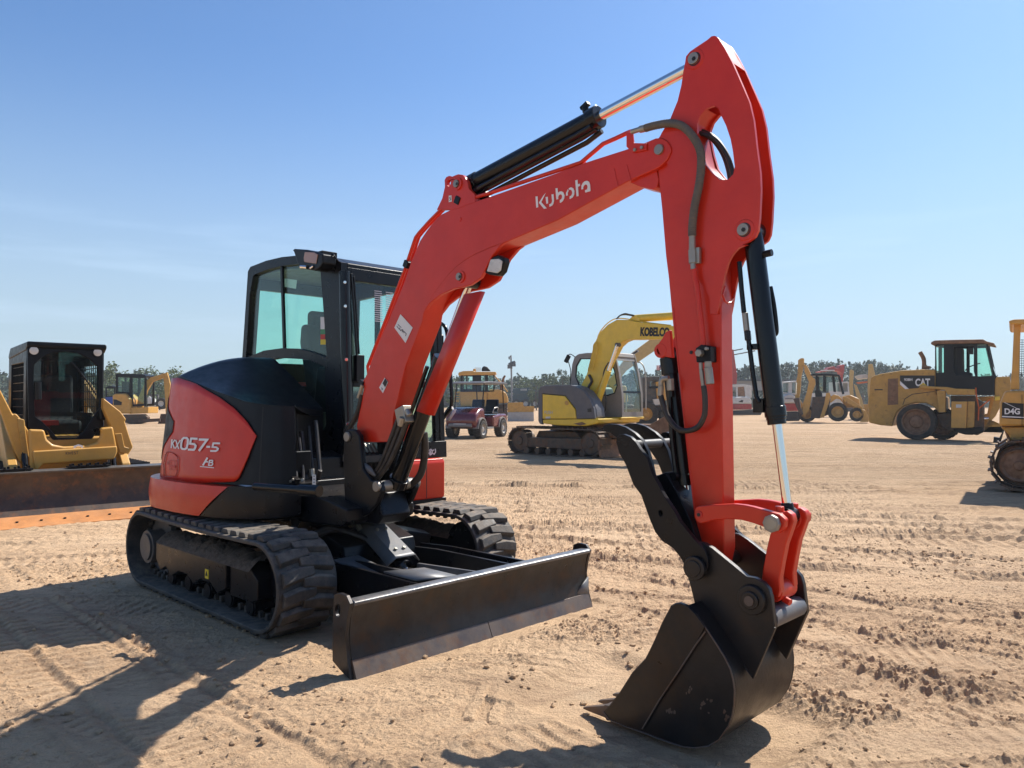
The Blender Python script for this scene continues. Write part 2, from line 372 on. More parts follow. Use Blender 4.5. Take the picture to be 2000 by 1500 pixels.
S_ = [(-3.0, 4.65, -46, .42, .14, .020, 'bar', -5, 4.5, .01), (-2.2, 4.3, -44, .38, .15, .018, 'alt', -4, 4, .0), (-3.9, 4.6, -47, .40, .13, .020, 'bar', -5, 4, .0),
      (-1.05, 3.0, -28, .36, .12, .018, 'bar', -1.2, 2.6, .05), (0.1, 3.3, -20, .45, .16, .020, 'alt', -.6, 3.2, .03), (0.3, 4.1, 28, .40, .17, .022, 'chev', -.8, 3.4, -.04),
      (1.6, 3.9, -50, .42, .16, .024, 'alt', -3, 3, .02), (2.5, 3.9, -40, .45, .18, .026, 'chev', -4, 4, .03), (2.2, 5.2, -24, .45, .16, .024, 'alt', -2.5, 5, .02),
      (3.4, 6.6, -16, .5, .2, .03, 'alt', -4, 6, .01), (1.5, 8.0, -10, .5, .2, .03, 'bar', -4, 9, .008), (3.0, 10., -7, .55, .22, .03, 'alt', -5, 12, .004),
      (2.0, 13., -5, .6, .24, .035, 'bar', -8, 14, .003), (0.0, 16., 4, .6, .24, .04, 'alt', -12, 16, -.002), (4.0, 21., -4, .7, .3, .05, 'bar', -14, 16, .001),
      (-5.0, 7.2, 14, .45, .15, .022, 'bar', -3, 4, .04), (-5.4, 6.4, 10, .4, .14, .02, 'alt', -3, 3.5, .03), (-4.4, 5.4, -10, .4, .14, .02, 'bar', -3, 2.5, .06),
      (0.7, 2.4, 12, .38, .15, .018, 'alt', -3, 3, .03), (2.7, 2.9, 20, .4, .14, .02, 'bar', -2, 2.5, .02), (0.9, 5.9, -52, .4, .16, .022, 'alt', -1.5, 3.4, .0)]
S_ += [(2.6 + .9 * k, 7.2 + 1.5 * k, -22 + 5 * k, .45, .17, .026, ('alt', 'bar', 'chev')[k % 3], -6, 8, .01) for k in range(5)] + [(-.5 + 1.4 * k, 2.7 + .25 * k, 34 - 16 * k, .36, .13, .020, ('bar', 'alt')[k % 2], -1.2, 2.2, .02) for k in range(4)]
S_ += [(1.9, 4.6, -36, .30, .09, .018, 'chev', -3, 4, .02), (3.1, 4.4, -48, .32, .10, .020, 'bar', -3, 3, .0), (-1.6, 3.4, -50, .30, .09, .016, 'bar', -1, 2.5, .0), (-2.7, 3.3, -40, .34, .10, .018, 'chev', -2, 2.5, .02), (0.0, 4.4, -8, .34, .11, .018, 'bar', -.8, 2.6, .03)]
for i, a in enumerate(S_): strip(*a, seed=3 + i * 7)
def groove(x0, y0, ang, l0, l1, d=.012, w=.022, seed=1):
    """a long narrow line left by the edge of a track or tyre"""
    global H
    c, s = math.cos(R(ang)), math.sin(R(ang)); dx = X - x0; dy = Y - y0; u = dx * c + dy * s; v = -dx * s + dy * c + .02 * lattice_noise(u, u * 0 + seed, 1.1, seed)
    m = sstep(u, l0, l0 + .2) * sstep(-u, -l1, -l1 + .2) * sstep(lattice_noise(u, v * 0, 1.7, seed + 2), -.42, -.2)
    H = H - m * d * np.exp(-(v / w) ** 2) + m * d * .8 * np.exp(-((v - w * 2) / w) ** 2) * (1 + 2 * lattice_noise(X, Y, 40, seed + 4)); DIST[:] = np.maximum(DIST, m * .7 * np.exp(-(v / w) ** 2))
for i, (x0, y0, an, l0, l1) in enumerate([(-3.0, 4.65, -46, -1.5, 2.6), (-2.55, 4.75, -45, -1.2, 2.2), (-2.0, 4.3, -46, -.8, 2.2), (-3.4, 4.3, -47, -1.5, 2.2), (-3.3, 4.1, -46, -1.5, 2.2), (-1.3, 3.6, -44, -.5, 1.8), (1.9, 4.2, -38, -1.0, 2.6), (2.6, 5.0, -30, -1.5, 3.0), (.9, 5.6, -20, -1.0, 3.5), (2.2, 6.4, -14, -2, 5), (1.4, 9.5, -8, -4, 9), (2.4, 12.5, -6, -6, 9), (3.0, 8.2, -10, -3, 6)]): groove(x0, y0, an, l0, l1, d=.012 * (1 if y0 < 6 else 2.4), w=.022 * (1 if y0 < 6 else 2.4), seed=400 + i * 5)
# the soil is pressed flat where the near machine stands (tracks, bucket, blade)
MX, MY, MYAW = -1.488, 5.90, -0.768
LX_ = (X - MX) * math.cos(MYAW) + (Y - MY) * math.sin(MYAW); LY_ = -(X - MX) * math.sin(MYAW) + (Y - MY) * math.cos(MYAW)
def press(x0, x1, y0, y1, z, soft=.12):
    global H
    k = sstep(LX_, x0 - soft, x0) * sstep(-LX_, -x1 - soft, -x1) * sstep(LY_, y0 - soft, y0) * sstep(-LY_, -y1 - soft, -y1); H = H * (1 - k) + (z + H * .12) * k
press(-1.2, 1.2, -1.0, -.56, -.012); press(-1.2, 1.2, .56, 1.0, -.012); press(1.62, 2.0, -1.02, 1.02, -.008, .06); press(2.62, 3.75, -.50, .20, -.065, .16)
ny, nx = X.shape
co = np.stack([X, Y, H], -1).reshape(-1, 3).astype(np.float32)
idx = np.arange(nx * ny, dtype=np.int32).reshape(ny, nx)
q = np.stack([idx[:-1, :-1], idx[:-1, 1:], idx[1:, 1:], idx[1:, :-1]], -1).reshape(-1, 4)
me = bpy.data.meshes.new('ground')
me.vertices.add(len(co)); me.vertices.foreach_set('co', co.ravel())
me.loops.add(q.size); me.loops.foreach_set('vertex_index', q.ravel())
me.polygons.add(len(q)); me.polygons.foreach_set('loop_start', np.arange(0, q.size, 4, dtype=np.int32)); me.polygons.foreach_set('loop_total', np.full(len(q), 4, np.int32))
me.polygons.foreach_set('use_smooth', ((fine[:-1, :-1] < .02) | (X[:-1, :-1] ** 2 > 36)).ravel()); me.update(calc_edges=True)
att = me.attributes.new('loose', 'FLOAT', 'POINT'); att.data.foreach_set('value', np.clip(DIST, 0, 1).astype(np.float32).ravel())
ground = bpy.data.objects.new('ground', me); COL.objects.link(ground); ground['kind'] = 'structure'

def ground_material():
    m = bpy.data.materials.new('sandy_soil'); m.use_nodes = True; nt = m.node_tree; N = nt.nodes; L = nt.links; b = N['Principled BSDF']
    tc = N.new('ShaderNodeTexCoord')
    def noise(sc, det=8, rg=0.6, vec=None):
        n = N.new('ShaderNodeTexNoise'); n.inputs['Scale'].default_value = sc; n.inputs['Detail'].default_value = det; n.inputs['Roughness'].default_value = rg
        L.new(vec or tc.outputs['Object'], n.inputs['Vector']); return n.outputs['Fac']
    def rng(v, a, c, lo=0, hi=1):
        r = N.new('ShaderNodeMapRange'); r.inputs[1].default_value = a; r.inputs[2].default_value = c; r.inputs[3].default_value = lo; r.inputs[4].default_value = hi; L.new(v, r.inputs[0]); return r.outputs[0]
    def mix(f, A, B):
        x = N.new('ShaderNodeMix'); x.data_type = 'RGBA'; L.new(f, x.inputs['Factor'])
        for k, v in (('A', A), ('B', B)):
            if isinstance(v, tuple): x.inputs[k].default_value = (*v, 1)
            else: L.new(v, x.inputs[k])
        return x.outputs['Result']
    c = mix(rng(noise(0.35), 0.35, 0.65), (0.58, 0.385, 0.225), (0.70, 0.490, 0.305))
    mp = N.new('ShaderNodeMapping'); mp.inputs['Scale'].default_value = (0.35, 2.2, 1); mp.inputs['Rotation'].default_value = (0, 0, R(4)); L.new(tc.outputs['Object'], mp.inputs[0])
    c = mix(rng(noise(1.1, 8, 0.65, mp.outputs[0]), 0.48, 0.68, 0, 0.6), c, (0.38, 0.255, 0.16))
    mp3 = N.new('ShaderNodeMapping'); mp3.inputs['Scale'].default_value = (0.30, 1.5, 1); mp3.inputs['Rotation'].default_value = (0, 0, R(7)); L.new(tc.outputs['Object'], mp3.inputs[0])
    c = mix(rng(noise(7.0, 6, 0.7, mp3.outputs[0]), 0.54, 0.66, 0, 0.6), c, (0.30, 0.19, 0.115))  # dark streaky speckle, painted in for small shadows the relief doesn't resolve
    mp4 = N.new('ShaderNodeMapping'); mp4.inputs['Scale'].default_value = (0.4, 1.3, 1); mp4.inputs['Rotation'].default_value = (0, 0, R(-3)); L.new(tc.outputs['Object'], mp4.inputs[0])
    c = mix(rng(noise(17.0, 6, 0.75, mp4.outputs[0]), 0.56, 0.64, 0, 0.42), c, (0.27, 0.17, 0.10))  # finer dark speckle: unresolved small shadows painted in, over natural soil variation
    c = mix(rng(noise(14, 8, 0.7), 0.55, 0.72, 0, 0.55), c, (0.30, 0.195, 0.125))
    c = mix(rng(noise(3.0, 8, 0.6), 0.58, 0.75, 0, 0.5), c, (0.62, 0.48, 0.33))
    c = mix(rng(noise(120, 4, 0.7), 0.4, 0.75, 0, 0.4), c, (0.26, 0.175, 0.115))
    at = N.new('ShaderNodeAttribute'); at.attribute_name = 'loose'
    c = mix(rng(at.outputs['Fac'], 0.2, 1.0, 0, 0.35), c, (0.33, 0.215, 0.135))
    L.new(c, b.inputs['Base Color']); b.inputs['Roughness'].default_value = 0.95; b.inputs['Specular IOR Level'].default_value = 0.15
    bn = N.new('ShaderNodeBump'); bn.inputs['Distance'].default_value = 0.022; bn.inputs['Strength'].default_value = 1.0; L.new(noise(48, 8, 0.72), bn.inputs['Height'])
    mp2 = N.new('ShaderNodeMapping'); mp2.inputs['Scale'].default_value = (0.5, 1.6, 1); mp2.inputs['Rotation'].default_value = (0, 0, R(5)); L.new(tc.outputs['Object'], mp2.inputs[0])
    b2 = N.new('ShaderNodeBump'); b2.inputs['Distance'].default_value = 0.17; b2.inputs['Strength'].default_value = 0.8; L.new(noise(3.6, 9, 0.75, mp2.outputs[0]), b2.inputs['Height'])
    # the coarse relief is only needed beyond the modelled soil
    cd = N.new('ShaderNodeVectorMath'); cd.operation = 'LENGTH'; L.new(tc.outputs['Object'], cd.inputs[0])
    L.new(rng(cd.outputs['Value'], 6, 16, 0.0, 1.0), b2.inputs['Strength'])
    L.new(bn.outputs[0], b2.inputs['Normal']); L.new(b2.outputs[0], b.inputs['Normal']); return m
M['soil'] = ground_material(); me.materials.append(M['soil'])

# clods of soil lying about: nobody could count them
mb = MB(); ico = bmesh.new(); bmesh.ops.create_icosphere(ico, subdivisions=1, radius=1); IV = [v.co.copy() for v in ico.verts]; IF = [tuple(v.index for v in f.verts) for f in ico.faces]; ico.free()
def ghz(x, y):
    i = int(np.searchsorted(gx, x)); j = int(np.searchsorted(gy, y)); return float(H[min(j, ny - 1), min(i, nx - 1)])
cent = [(rnd.uniform(-4, 5), rnd.uniform(2.1, 8)) for _ in range(110)]
for i in range(9000):
    if i % 3: cx, cy = cent[rnd.randrange(110)]; t_ = rnd.gauss(0, .40); g_ = rnd.gauss(0, .05); x = cx + t_ * .72 + g_; y = cy - t_ * .69 + g_
    else: x = rnd.uniform(-6, 7); y = 2.0 + 9 * rnd.random() ** 1.5
    r = 0.0025 + 0.010 * rnd.random() ** 4 * (1.5 if i % 3 else .6)
    z = ghz(x, y); sx, sy, sz = (rnd.uniform(.7, 1.4) for _ in range(3)); a = rnd.uniform(0, 6.3); ca, sa = math.cos(a), math.sin(a)
    vs = []
    for v in IV:
        k = rnd.uniform(.75, 1.2) * r; vx, vy, vz = v.x * sx * k, v.y * sy * k, v.z * .7 * sz * k
        vs.append((x + vx * ca - vy * sa, y + vx * sa + vy * ca, z + r * .3 + vz))
    mb.add(vs, IF)
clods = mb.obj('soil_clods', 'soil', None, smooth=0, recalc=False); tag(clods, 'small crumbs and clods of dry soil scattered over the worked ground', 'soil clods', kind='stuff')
# ------------------------------------------------------------------ the orange-red excavator (local frame: x forward, y to its left, z up)
E_ = Frame(-1.488, 5.90, -0.768)
T = E_.T
exc = E_.empty('tracked_excavator', 'large orange-red tracked excavator with black cab and raised boom, filling the middle of the yard', 'excavator')
C1 = lambda pts: crop(300, 460, 10 / 3, pts); C2 = lambda pts: crop(220, 880, 10 / 3, pts); C3 = lambda pts: crop(640, 800, 2.7267, pts)
C4 = lambda pts: crop(700, 320, 10 / 3, pts); C5 = lambda pts: crop(1160, 50, 10 / 3, pts); C6 = lambda pts: crop(1160, 600, 3.2604, pts)
C7 = lambda pts: crop(1120, 960, 2.8846, pts); C8 = lambda pts: crop(1200, 450, 4.285, pts)
def P(px, py, y): return E_.p(px, py, y=y)
def pin(mb, px, py, y0, y1, r, ylook):
    q = P(px, py, ylook); mb.cyl((q.x, y0, q.z), (q.x, y1, q.z), r); return q

# ---- tracks
def belt_path(hx, r, zc):
    pts = []
    n = 26
    for i in range(n): pts.append((hx - 2 * hx * i / n, zc + r - 0.012 * math.sin(math.pi * i / n)))
    pts += arc(-hx, zc, r, 90, 270, 14)[:-1]
    for i in range(n): pts.append((-hx + 2 * hx * i / n, zc - r))
    pts += arc(hx, zc, r, -90, 90, 14)[:-1]
    return pts
def resample(pts, n):
    P_ = [Vector(p) for p in pts]; d = [0]
    for i in range(len(P_)): d.append(d[-1] + (P_[(i + 1) % len(P_)] - P_[i]).length)
    out = []
    for k in range(n):
        t = d[-1] * k / n; i = max(j for j in range(len(P_)) if d[j] <= t); a, b = P_[i], P_[(i + 1) % len(P_)]
        f = (t - d[i]) / max(1e-9, d[i + 1] - d[i]); out.append((a.lerp(b, f), (b - a).normalized()))
    return out
def track(y0, y1):
    """one rubber-tracked side: belt is the part, its lugs its pattern; rollers, frame and wheels are its sub-parts"""
    hx, r, zc = 0.90, 0.27, 0.285
    bp_ = belt_path(hx, r, zc); ctr = (y0 + y1) / 2; W = y1 - y0
    mb = MB(); rows = []
    for p, t in resample(bp_, 120):
        n = Vector((-t.y, t.x)) * -1
        rows.append([(p.x, y0, p.y), (p.x, y1, p.y), (p.x - n.x * .026, y1, p.y - n.y * .026), (p.x - n.x * .026, y0, p.y - n.y * .026)])
    rows.append(rows[0]); mb.grid(rows, True)
    N_ = 46
    for k, (p, t) in enumerate(resample(bp_, N_ * 2)):
        n = Vector((t.y, -t.x)); side = 1 if k % 2 else -1
        cy0 = ctr + side * (W * 0.5 - .028); cyi = ctr - side * W * 0.10
        prof = [(-.052, 0), (-.034, .034), (.030, .034), (.046, 0)]
        vs = []
        for yy, sk, kk in ((cy0, 0.0, 1.0), ((cy0 + cyi) / 2, 0.022, 1.0), (cyi, 0.030, .72)):
            for a, h in prof: q = p + t * (a * kk + sk) + n * (h * (1 if yy != cyi else .85) - .002); vs.append((q.x, yy, q.y))
        fs = [(i, (i + 1) % 4, 4 + (i + 1) % 4, 4 + i) for i in range(4)] + [(4 + i, 4 + (i + 1) % 4, 8 + (i + 1) % 4, 8 + i) for i in range(4)] + [(0, 1, 2, 3), (8, 9, 10, 11)]
        mb.add(vs, fs)
    # inner guide teeth
    for k, (p, t) in enumerate(resample(bp_, 60)):
        n = Vector((t.y, -t.x)); q = p - n * .045; mb.box((q.x, ctr - .045, q.y), (.03, .03, .045), (0, -math.atan2(t.y, t.x), 0)); mb.box((q.x, ctr + .045, q.y), (.03, .03, .045), (0, -math.atan2(t.y, t.x), 0))
    b = mb.obj('track', 'rubber', exc, smooth=50, bevel=.007)
    out = -1 if y0 < 0 else 1
    yo = y0 if y0 < 0 else y1
    fr = MB()
    s = -out
    ya, yb = sorted((yo + s * .05, yo + s * .30))
    fr.prism([(-.62, .15), (-.70, .22), (-.70, .36), (.42, .36), (.42, .19), (.30, .14), (.20, .19), (.05, .19), (-.05, .14), (-.16, .19), (-.30, .19), (-.42, .14), (-.52, .19)], ya, yb)
    fr.prism([(.44, .15), (.44, .35), (.72, .35), (.80, .30), (.80, .18), (.72, .15)], ya + .02, yb - .02)
    fr.obj('track_frame', 'black', b, bevel=.008)
    h = MB(); h.lathe([(0, -.0), (.12, 0), (.135, .02), (.17, .03), (.205, .045), (.205, .12), (0, .12)], (hx, yo + s * .16, zc)) if s > 0 else h.lathe([(0, 0), (.12, 0), (.17, -.03), (.205, -.045), (.205, -.12), (0, -.12)], (hx, yo + s * .16, zc))
    h.obj('idler_wheel', 'black', b, bevel=.003)
    sp_ = MB()
    tee = []
    for k in range(42):
        a = 2 * math.pi * k / 42; rr = .235 if k % 2 else .20; tee.append((-hx + rr * math.cos(a), zc + rr * math.sin(a)))
    sp_.prism(tee, *sorted((yo + s * .17, yo + s * .21))); sp_.cyl((-hx, yo + s * .06, zc), (-hx, yo + s * .3, zc), .125); sp_.cyl((-hx, yo + s * .045, zc), (-hx, yo + s * .06, zc), .10)
    sp_.obj('drive_sprocket', 'dkgrey', b, bevel=.004)
    for xx in (-.58, -.29, .02, .33, .62):
        rl = MB(); rl.cyl((xx, yo + s * .11, .10), (xx, yo + s * .33, .10), .05); rl.cyl((xx, yo + s * .12, .10), (xx, yo + s * .15, .10), .06); rl.cyl((xx, yo + s * .28, .10), (xx, yo + s * .32, .10), .068)
        rl.obj('track_roller', 'black', b, bevel=.003)
    # mud caked on the frame
    md = MB(); rows = []
    for i in range(60):
        x = -.68 + 1.42 * i / 59; row = []
        for j in range(9):
            a = j / 8; z = .36 + (.10 * math.sin(math.pi * a) * (0.5 + rnd.random() * .5)) * (1 - .4 * abs(x)) - (.02 if j in (0, 8) else 0)
            row.append((x, (ya - .01) + (yb - ya + .02) * a, z if j not in (0, 8) else .345))
        rows.append(row)
    md.grid(rows).obj('caked_mud', 'mud', b, smooth=60)
    return b
tn = track(-.98, -.585); track(.585, .98)
lb = MB(); q = P(404, 1121, -.932); lb.box((q.x, -.932, q.z), (.05, .004, .06)); lb.obj('warning_label', 'yellowlbl', tn)
lb = MB(); lb.prism([(q.x - .017, q.z - .012), (q.x + .017, q.z - .012), (q.x, q.z + .02)], -.936, -.9345); lb.obj('warning_mark', 'blacklbl', tn)

# ---- undercarriage centre
u = MB()
u.prism([(-.75, .22), (-.75, .44), (-.45, .52), (.45, .52), (.80, .42), (.86, .22)], -.30, .30)
for sx in (-.45, .45):
    for sy in (-1, 1): u.bar([(sx * .6, sy * .2, .40), (sx * 1.1, sy * .66, .29)], .24, .16)
uc = u.obj('undercarriage_frame', 'black', exc, bevel=.012)
u = MB(); u.lathe([(.47, .50), (.47, .545), (.43, .55), (.43, .60), (0, .60)], (0, 0, 0), ax='z', n=40); u.obj('slew_ring', 'black', exc, bevel=.003)

# ---- dozer blade: arms, face, end plates, lift cylinder and its guard
zbase = 0.0
be = T(C2([(1440, 940), (1460, 930), (1480, 928), (1520, 945), (1545, 1000), (1525, 1100), (1515, 1200), (1530, 1380), (1550, 1500), (1480, 1430), (1430, 1370), (1430, 1200), (1432, 1100), (1436, 980)]), -.98)
bh = T([(659.5 + (5.0 + 1.0 * math.sin(t_ / 2)) * math.cos(t_), 1192 - 13 * math.sin(t_)) for t_ in [2 * math.pi * k / 14 for k in range(14)]], -.98)
fx = [p for p in T(C2([(1545, 1003), (1528, 1060), (1520, 1120), (1515, 1200), (1520, 1290), (1532, 1385)]), -.98)]
face = MB()
bk = [(x - .022, z) for x, z in fx]
face.prism(fx + bk[::-1], -.955, .955)
bl = face.obj('dozer_blade', 'wornd', exc, bevel=.002)
x0, z0 = fx[0]
tp = MB(); tp.prism([(x0 - .075, z0 - .012), (x0 - .068, z0 + .012), (x0 - .01, z0 + .016), (x0 + .008, z0 + .006), (x0 + .008, z0 - .010), (x0 - .012, z0 - .016)], -.957, .957); tp.obj('top_rail', 'rail', bl, bevel=.005, seg=3)
x1, z1 = fx[-1]; xe, ze = T([(690, 1330)], -.98)[0]; ze = min(ze, 0.0)
for a, b in ((-.957, -.002), (.002, .957)):
    ce = MB(); ce.prism([(x1 + .002, z1 + .01), (xe, ze - .012), (xe - .02, ze - .012), (x1 - .020, z1 + .0)], a, b); ce.obj('cutting_edge', 'worn', bl, bevel=.002)
for ya in (-.98, .958):
    ep = MB(); ep.prism(be, ya, ya + .022, holes=[bh]); ep.obj('end_plate', 'wornd', bl, bevel=.003)
for sy in (1,):
    gs = MB(); gs.add([(x1 + .001, sy * .957, z1 - .01), (x1 + .001, sy * .957, z1 + .12), (x1 - .012, sy * .83, z1 + .01)], [(0, 1, 2)])
    gs.obj('corner_triangle', 'greyplate', bl, solid=.012)  # lighter grey triangle at the far lower corner of the blade face
ar = MB()
for y in (-.44, -.30, .30, .44):
    ar.prism([(.70, .20), (.70, .34), (1.05, .36), (x0 - .05, .36), (x0 - .09, .10), (1.2, .16)], y - .012, y + .012)
am = ar.obj('push_arm', 'black', bl, bevel=.004)
pl = MB(); pl.prism([(.80, .30), (.86, .365), (1.00, .345), (1.22, .315), (1.22, .305), (1.00, .335), (.87, .35)], -.42, -.22); pl.obj('arm_cover_plate', 'greyplate', bl, bevel=.004)
pl = MB(); pl.add([(1.42, -.43, .37), (1.72, -.43, .37), (x0 - .05, -.2, .372), (1.52, -.2, .372)], [(0, 1, 2, 3)]); pl.obj('web_plate', 'greyplate', bl, solid=.012)
# lift cylinder from the frame down to the blade back
A_, B_ = P(757, 1036, -.02), P(795, 1128, -.02)
A_ = Vector((.70, .0, .46)); B_ = Vector((1.13, 0, .235))
d_ = (B_ - A_).normalized()
cy = MB(); cy.cyl(A_, A_ + d_ * .40, .058); cy.cyl(A_ + d_ * .37, A_ + d_ * .41, .066); lc = cy.obj('lift_cylinder', 'cylblack', bl, bevel=.004)
cy = MB(); cy.cyl(A_ + d_ * .4, B_, .03); cy.obj('cylinder_rod', 'chrome', lc)
cy = MB(); cy.cyl((B_.x, -.09, B_.z), (B_.x, .09, B_.z), .03); cy.box((B_.x, 0, B_.z), (.09, .07, .09)); cy.obj('rod_eye', 'black', lc, bevel=.01)
for y in (-.11, .11):
    br = MB(); br.prism([(x0 - .05, z0 - .03), (B_.x - .05, B_.z + .06), (B_.x - .07, B_.z - .06), (x0 - .06, .20)], y - .012, y + .012); br.obj('blade_bracket', 'greyplate', bl, bevel=.004)
# guard plate over the lift cylinder
up_ = Vector((-d_.z, 0, d_.x)); up_ = up_ if up_.z > 0 else -up_
gp = MB(); rows = []
for s_, half in ((-.02, .085), (.06, .09), (.36, .095), (.39, .10)):
    o_ = A_ + d_ * s_; rows.append([o_ + Vector((0, yy, 0)) + up_ * hh for yy, hh in ((-half - .035, .03), (-half + .02, .085), (half - .02, .085), (half + .035, .03))])
gp.grid(rows); gd = gp.obj('cylinder_guard', 'greyplate', bl, solid=.009, smooth=30)
for s_ in (.08, .31):
    for yy in (-.035, .035):
        o_ = A_ + d_ * s_ + Vector((0, yy, 0)); bo = MB(); bo.cyl(o_ + up_ * .083, o_ + up_ * .104, .0125, n=6); bo.obj('bolt', 'steel', gd, bevel=.002)
ft = MB()
o_ = A_ + Vector((-.03, -.11, .09)); ft.cyl(o_ + Vector((0, -.05, 0)), o_ + Vector((0, .06, 0)), .024, n=12); ft.cyl(o_ + Vector((0, -.055, 0)), o_ + Vector((0, -.03, 0)), .034, n=8); ft.cyl(o_ + Vector((0, .05, 0)), o_ + Vector((0, .075, 0)), .036); ft.cyl(o_, o_ + Vector((.05, .0, -.05)), .02, n=8)
o2 = A_ + Vector((.02, .08, .07)); ft.obj('hose_fitting', 'steel', lc, bevel=.003)
ft = MB(); ft.cyl(o2, o2 + Vector((.04, .07, .02)), .019, n=12); ft.obj('hose_fitting', 'steel', lc, bevel=.003)
for k, yy in enumerate((-.17, -.21)):
    hs = MB(); hs.tube(spline([(.80, -.10, .44), (.72, -.20 - .02 * k, .50), (.60, -.30, .50 + .02 * k), (.50, -.42 - .03 * k, .44), (.46, -.46, .52), (.40, -.40 - .04 * k, .58)]), .021, 10); hs.obj('blade_hose', 'hose', lc)

# ---- upper structure plan outline (right-hand side, tail round to the front)
plan = [(-1.25, .95)] + [(-1.25, .30), (-1.25, 0.0), (-1.248, -.30)] + arc(-.70, -.35, .55, 180, 270, 10)[1:] + [(-.55, -.90), (-.4, -.898), (-.25, -.885), (-.1, -.862), (.05, -.83), (.2, -.785), (.33, -.73), (.42, -.66), (.475, -.58), (.495, -.45)]
plan = [(-1.25, .75), (-1.25, .45)] + plan[1:]
# arclength samples
def along(pl, n):
    P_ = [Vector(p) for p in pl]; d = [0]
    for i in range(len(P_) - 1): d.append(d[-1] + (P_[i + 1] - P_[i]).length)
    out = []
    for k in range(n + 1):
        t = d[-1] * k / n; i = max(j for j in range(len(P_) - 1) if d[j] <= t + 1e-9); f = (t - d[i]) / (d[i + 1] - d[i]); p = P_[i].lerp(P_[i + 1], f)
        tn_ = (P_[i + 1] - P_[i]).normalized(); out.append((p, tn_))
    # smooth normals
    res = []
    for i, (p, t_) in enumerate(out):
        tt = sum((out[min(max(i + k, 0), n)][1] for k in (-2, -1, 0, 1, 2)), Vector((0, 0))).normalized(); res.append((p, Vector((tt.y, -tt.x))))
    return res, d[-1]
NS = 120
AL, SL = along(plan, NS)
def lean(z): return -.045 - .10 * max(0, z - .82)
def hit(px, py, off=.004):
    r_ = hit0(px, py, 0.0, off)
    if r_ is None: return None
    sh = lean(r_[0].z); r2 = hit0(px, py, sh, off + sh)
    return r2 or r_
def hit0(px, py, sh, off):
    """where the line of sight meets the cover's side wall"""
    o = E_.R @ (Vector((0, 0, CH)) - E_.o); d = E_.R @ ray(px, py); best = None
    for i in range(NS):
        a, b = AL[i][0] + AL[i][1] * sh, AL[i + 1][0] + AL[i + 1][1] * sh; e = b - a
        den = d.x * (-e.y) + e.x * d.y
        if abs(den) < 1e-9: continue
        t = ((a.x - o.x) * (-e.y) + e.x * (a.y - o.y)) / den; s_ = (d.x * (a.y - o.y) - d.y * (a.x - o.x)) / den
        if t > 0 and -.001 <= s_ <= 1.001 and (best is None or t < best[0]): best = (t, i + s_)
    if best is None: return None
    i = min(int(best[1]), NS - 1); n = AL[i][1]; q = o + d * best[0]; oo = off - sh
    return Vector((q.x + n.x * oo, q.y + n.y * oo, q.z)), best[1]
def interp(tab, s):
    for (a, va), (b, vb) in zip(tab, tab[1:]):
        if s <= b: return va + (vb - va) * max(0, (s - a)) / max(1e-6, b - a)
    return tab[-1][1]
def tabz(pts):
    r = []
    for p in pts:
        h_ = hit(*p)
        if h_: r.append((h_[1], h_[0].z))
    return sorted(r)
crease = tabz([(352, 731), (385, 745), (429, 763), (455, 772), (480, 781), (520, 787), (564, 790), (578, 792)])
crease = [(0, crease[0][1] - .0)] + crease + [(NS, crease[-1][1])]
RT = tabz([(352, 738), (385, 749), (430, 775), (460, 797), (482, 820), (503, 851)]); RT = [(0, RT[0][1])] + RT
RB = tabz([(318, 942), (400, 943), (466, 940), (482, 905), (503, 851)]); RB = [(0, RB[0][1])] + RB
s_end = RT[-1][0]
def wall(i0, i1, zb, zt, off, rows_=8, thick=0.0, bulge=0.0, ln=True, sk0=0.0, sk1=0.0):
    mb = MB(); rows = []
    for k_ in range(91):
        t_ = k_ / 90; s0 = i0 + (i1 - i0) * t_; a, b = zb(s0), zt(s0); row = []
        for k in range(rows_ + 1):
            v = k / rows_; s = max(0, min(NS - 1e-6, s0 + (sk0 * (1 - t_) + sk1 * t_) * v)); i = min(int(s), NS - 1); f = s - i; p = AL[i][0].lerp(AL[i + 1][0], f); n = AL[i][1].lerp(AL[i + 1][1], f)
            o = off + bulge * math.sin(math.pi * v) + (lean(a + (b - a) * v) if ln else 0); row.append((p.x + n.x * o, p.y + n.y * o, a + (b - a) * v))
        rows.append(row)
    return mb.grid(rows)
cov = wall(0, NS, lambda s: .82, lambda s: interp(crease, s) - .012, 0, 10)
# roof of the cover
rows = []
for s in range(NS + 1):
    p, n = AL[s]; zc = interp(crease, s); p = p + n * lean(zc); xi = max(-1.15, min(p.x, .10))
    tgt = Vector((xi * .95 if p.y < -.0 else p.x + .3, -.02 if p.y < -.0 else p.y * .8)); row = []
    rise = .17 if xi < -.75 else max(-.09, .17 - .30 * (xi + .75))
    for k in range(15):
        v = k / 14; q = p.lerp(tgt, v); z = (zc - .012) + (.012 + rise) * math.sin(min(1, v * 1.25) * math.pi / 2) ** .85
        row.append((q.x, q.y, z))
    rows.append(row)
rb = MB(); rb.v = cov.v[:]; rb.f = cov.f[:]; rb.grid(rows)
# front end wall of the cover
p, n = AL[NS]
p = p + n * lean(1.3); rb.add([(p.x, p.y, .82), (p.x, p.y, interp(crease, NS)), (.20, -.30, interp(crease, NS) - .02), (.10, -.02, interp(crease, NS) - .05), (.10, -.02, .82), (.20, -.30, .82)], [(0, 1, 2, 5), (5, 2, 3, 4)])
hood = rb.obj('engine_cover', 'blackp', exc, smooth=32)
red_side = wall(2, s_end, lambda s: interp(RB, s) if s < s_end else RT[-1][1], lambda s: interp(RT, s), .012, 12)
sp1 = red_side.obj('side_panel', 'red', exc, solid=.008, smooth=60)
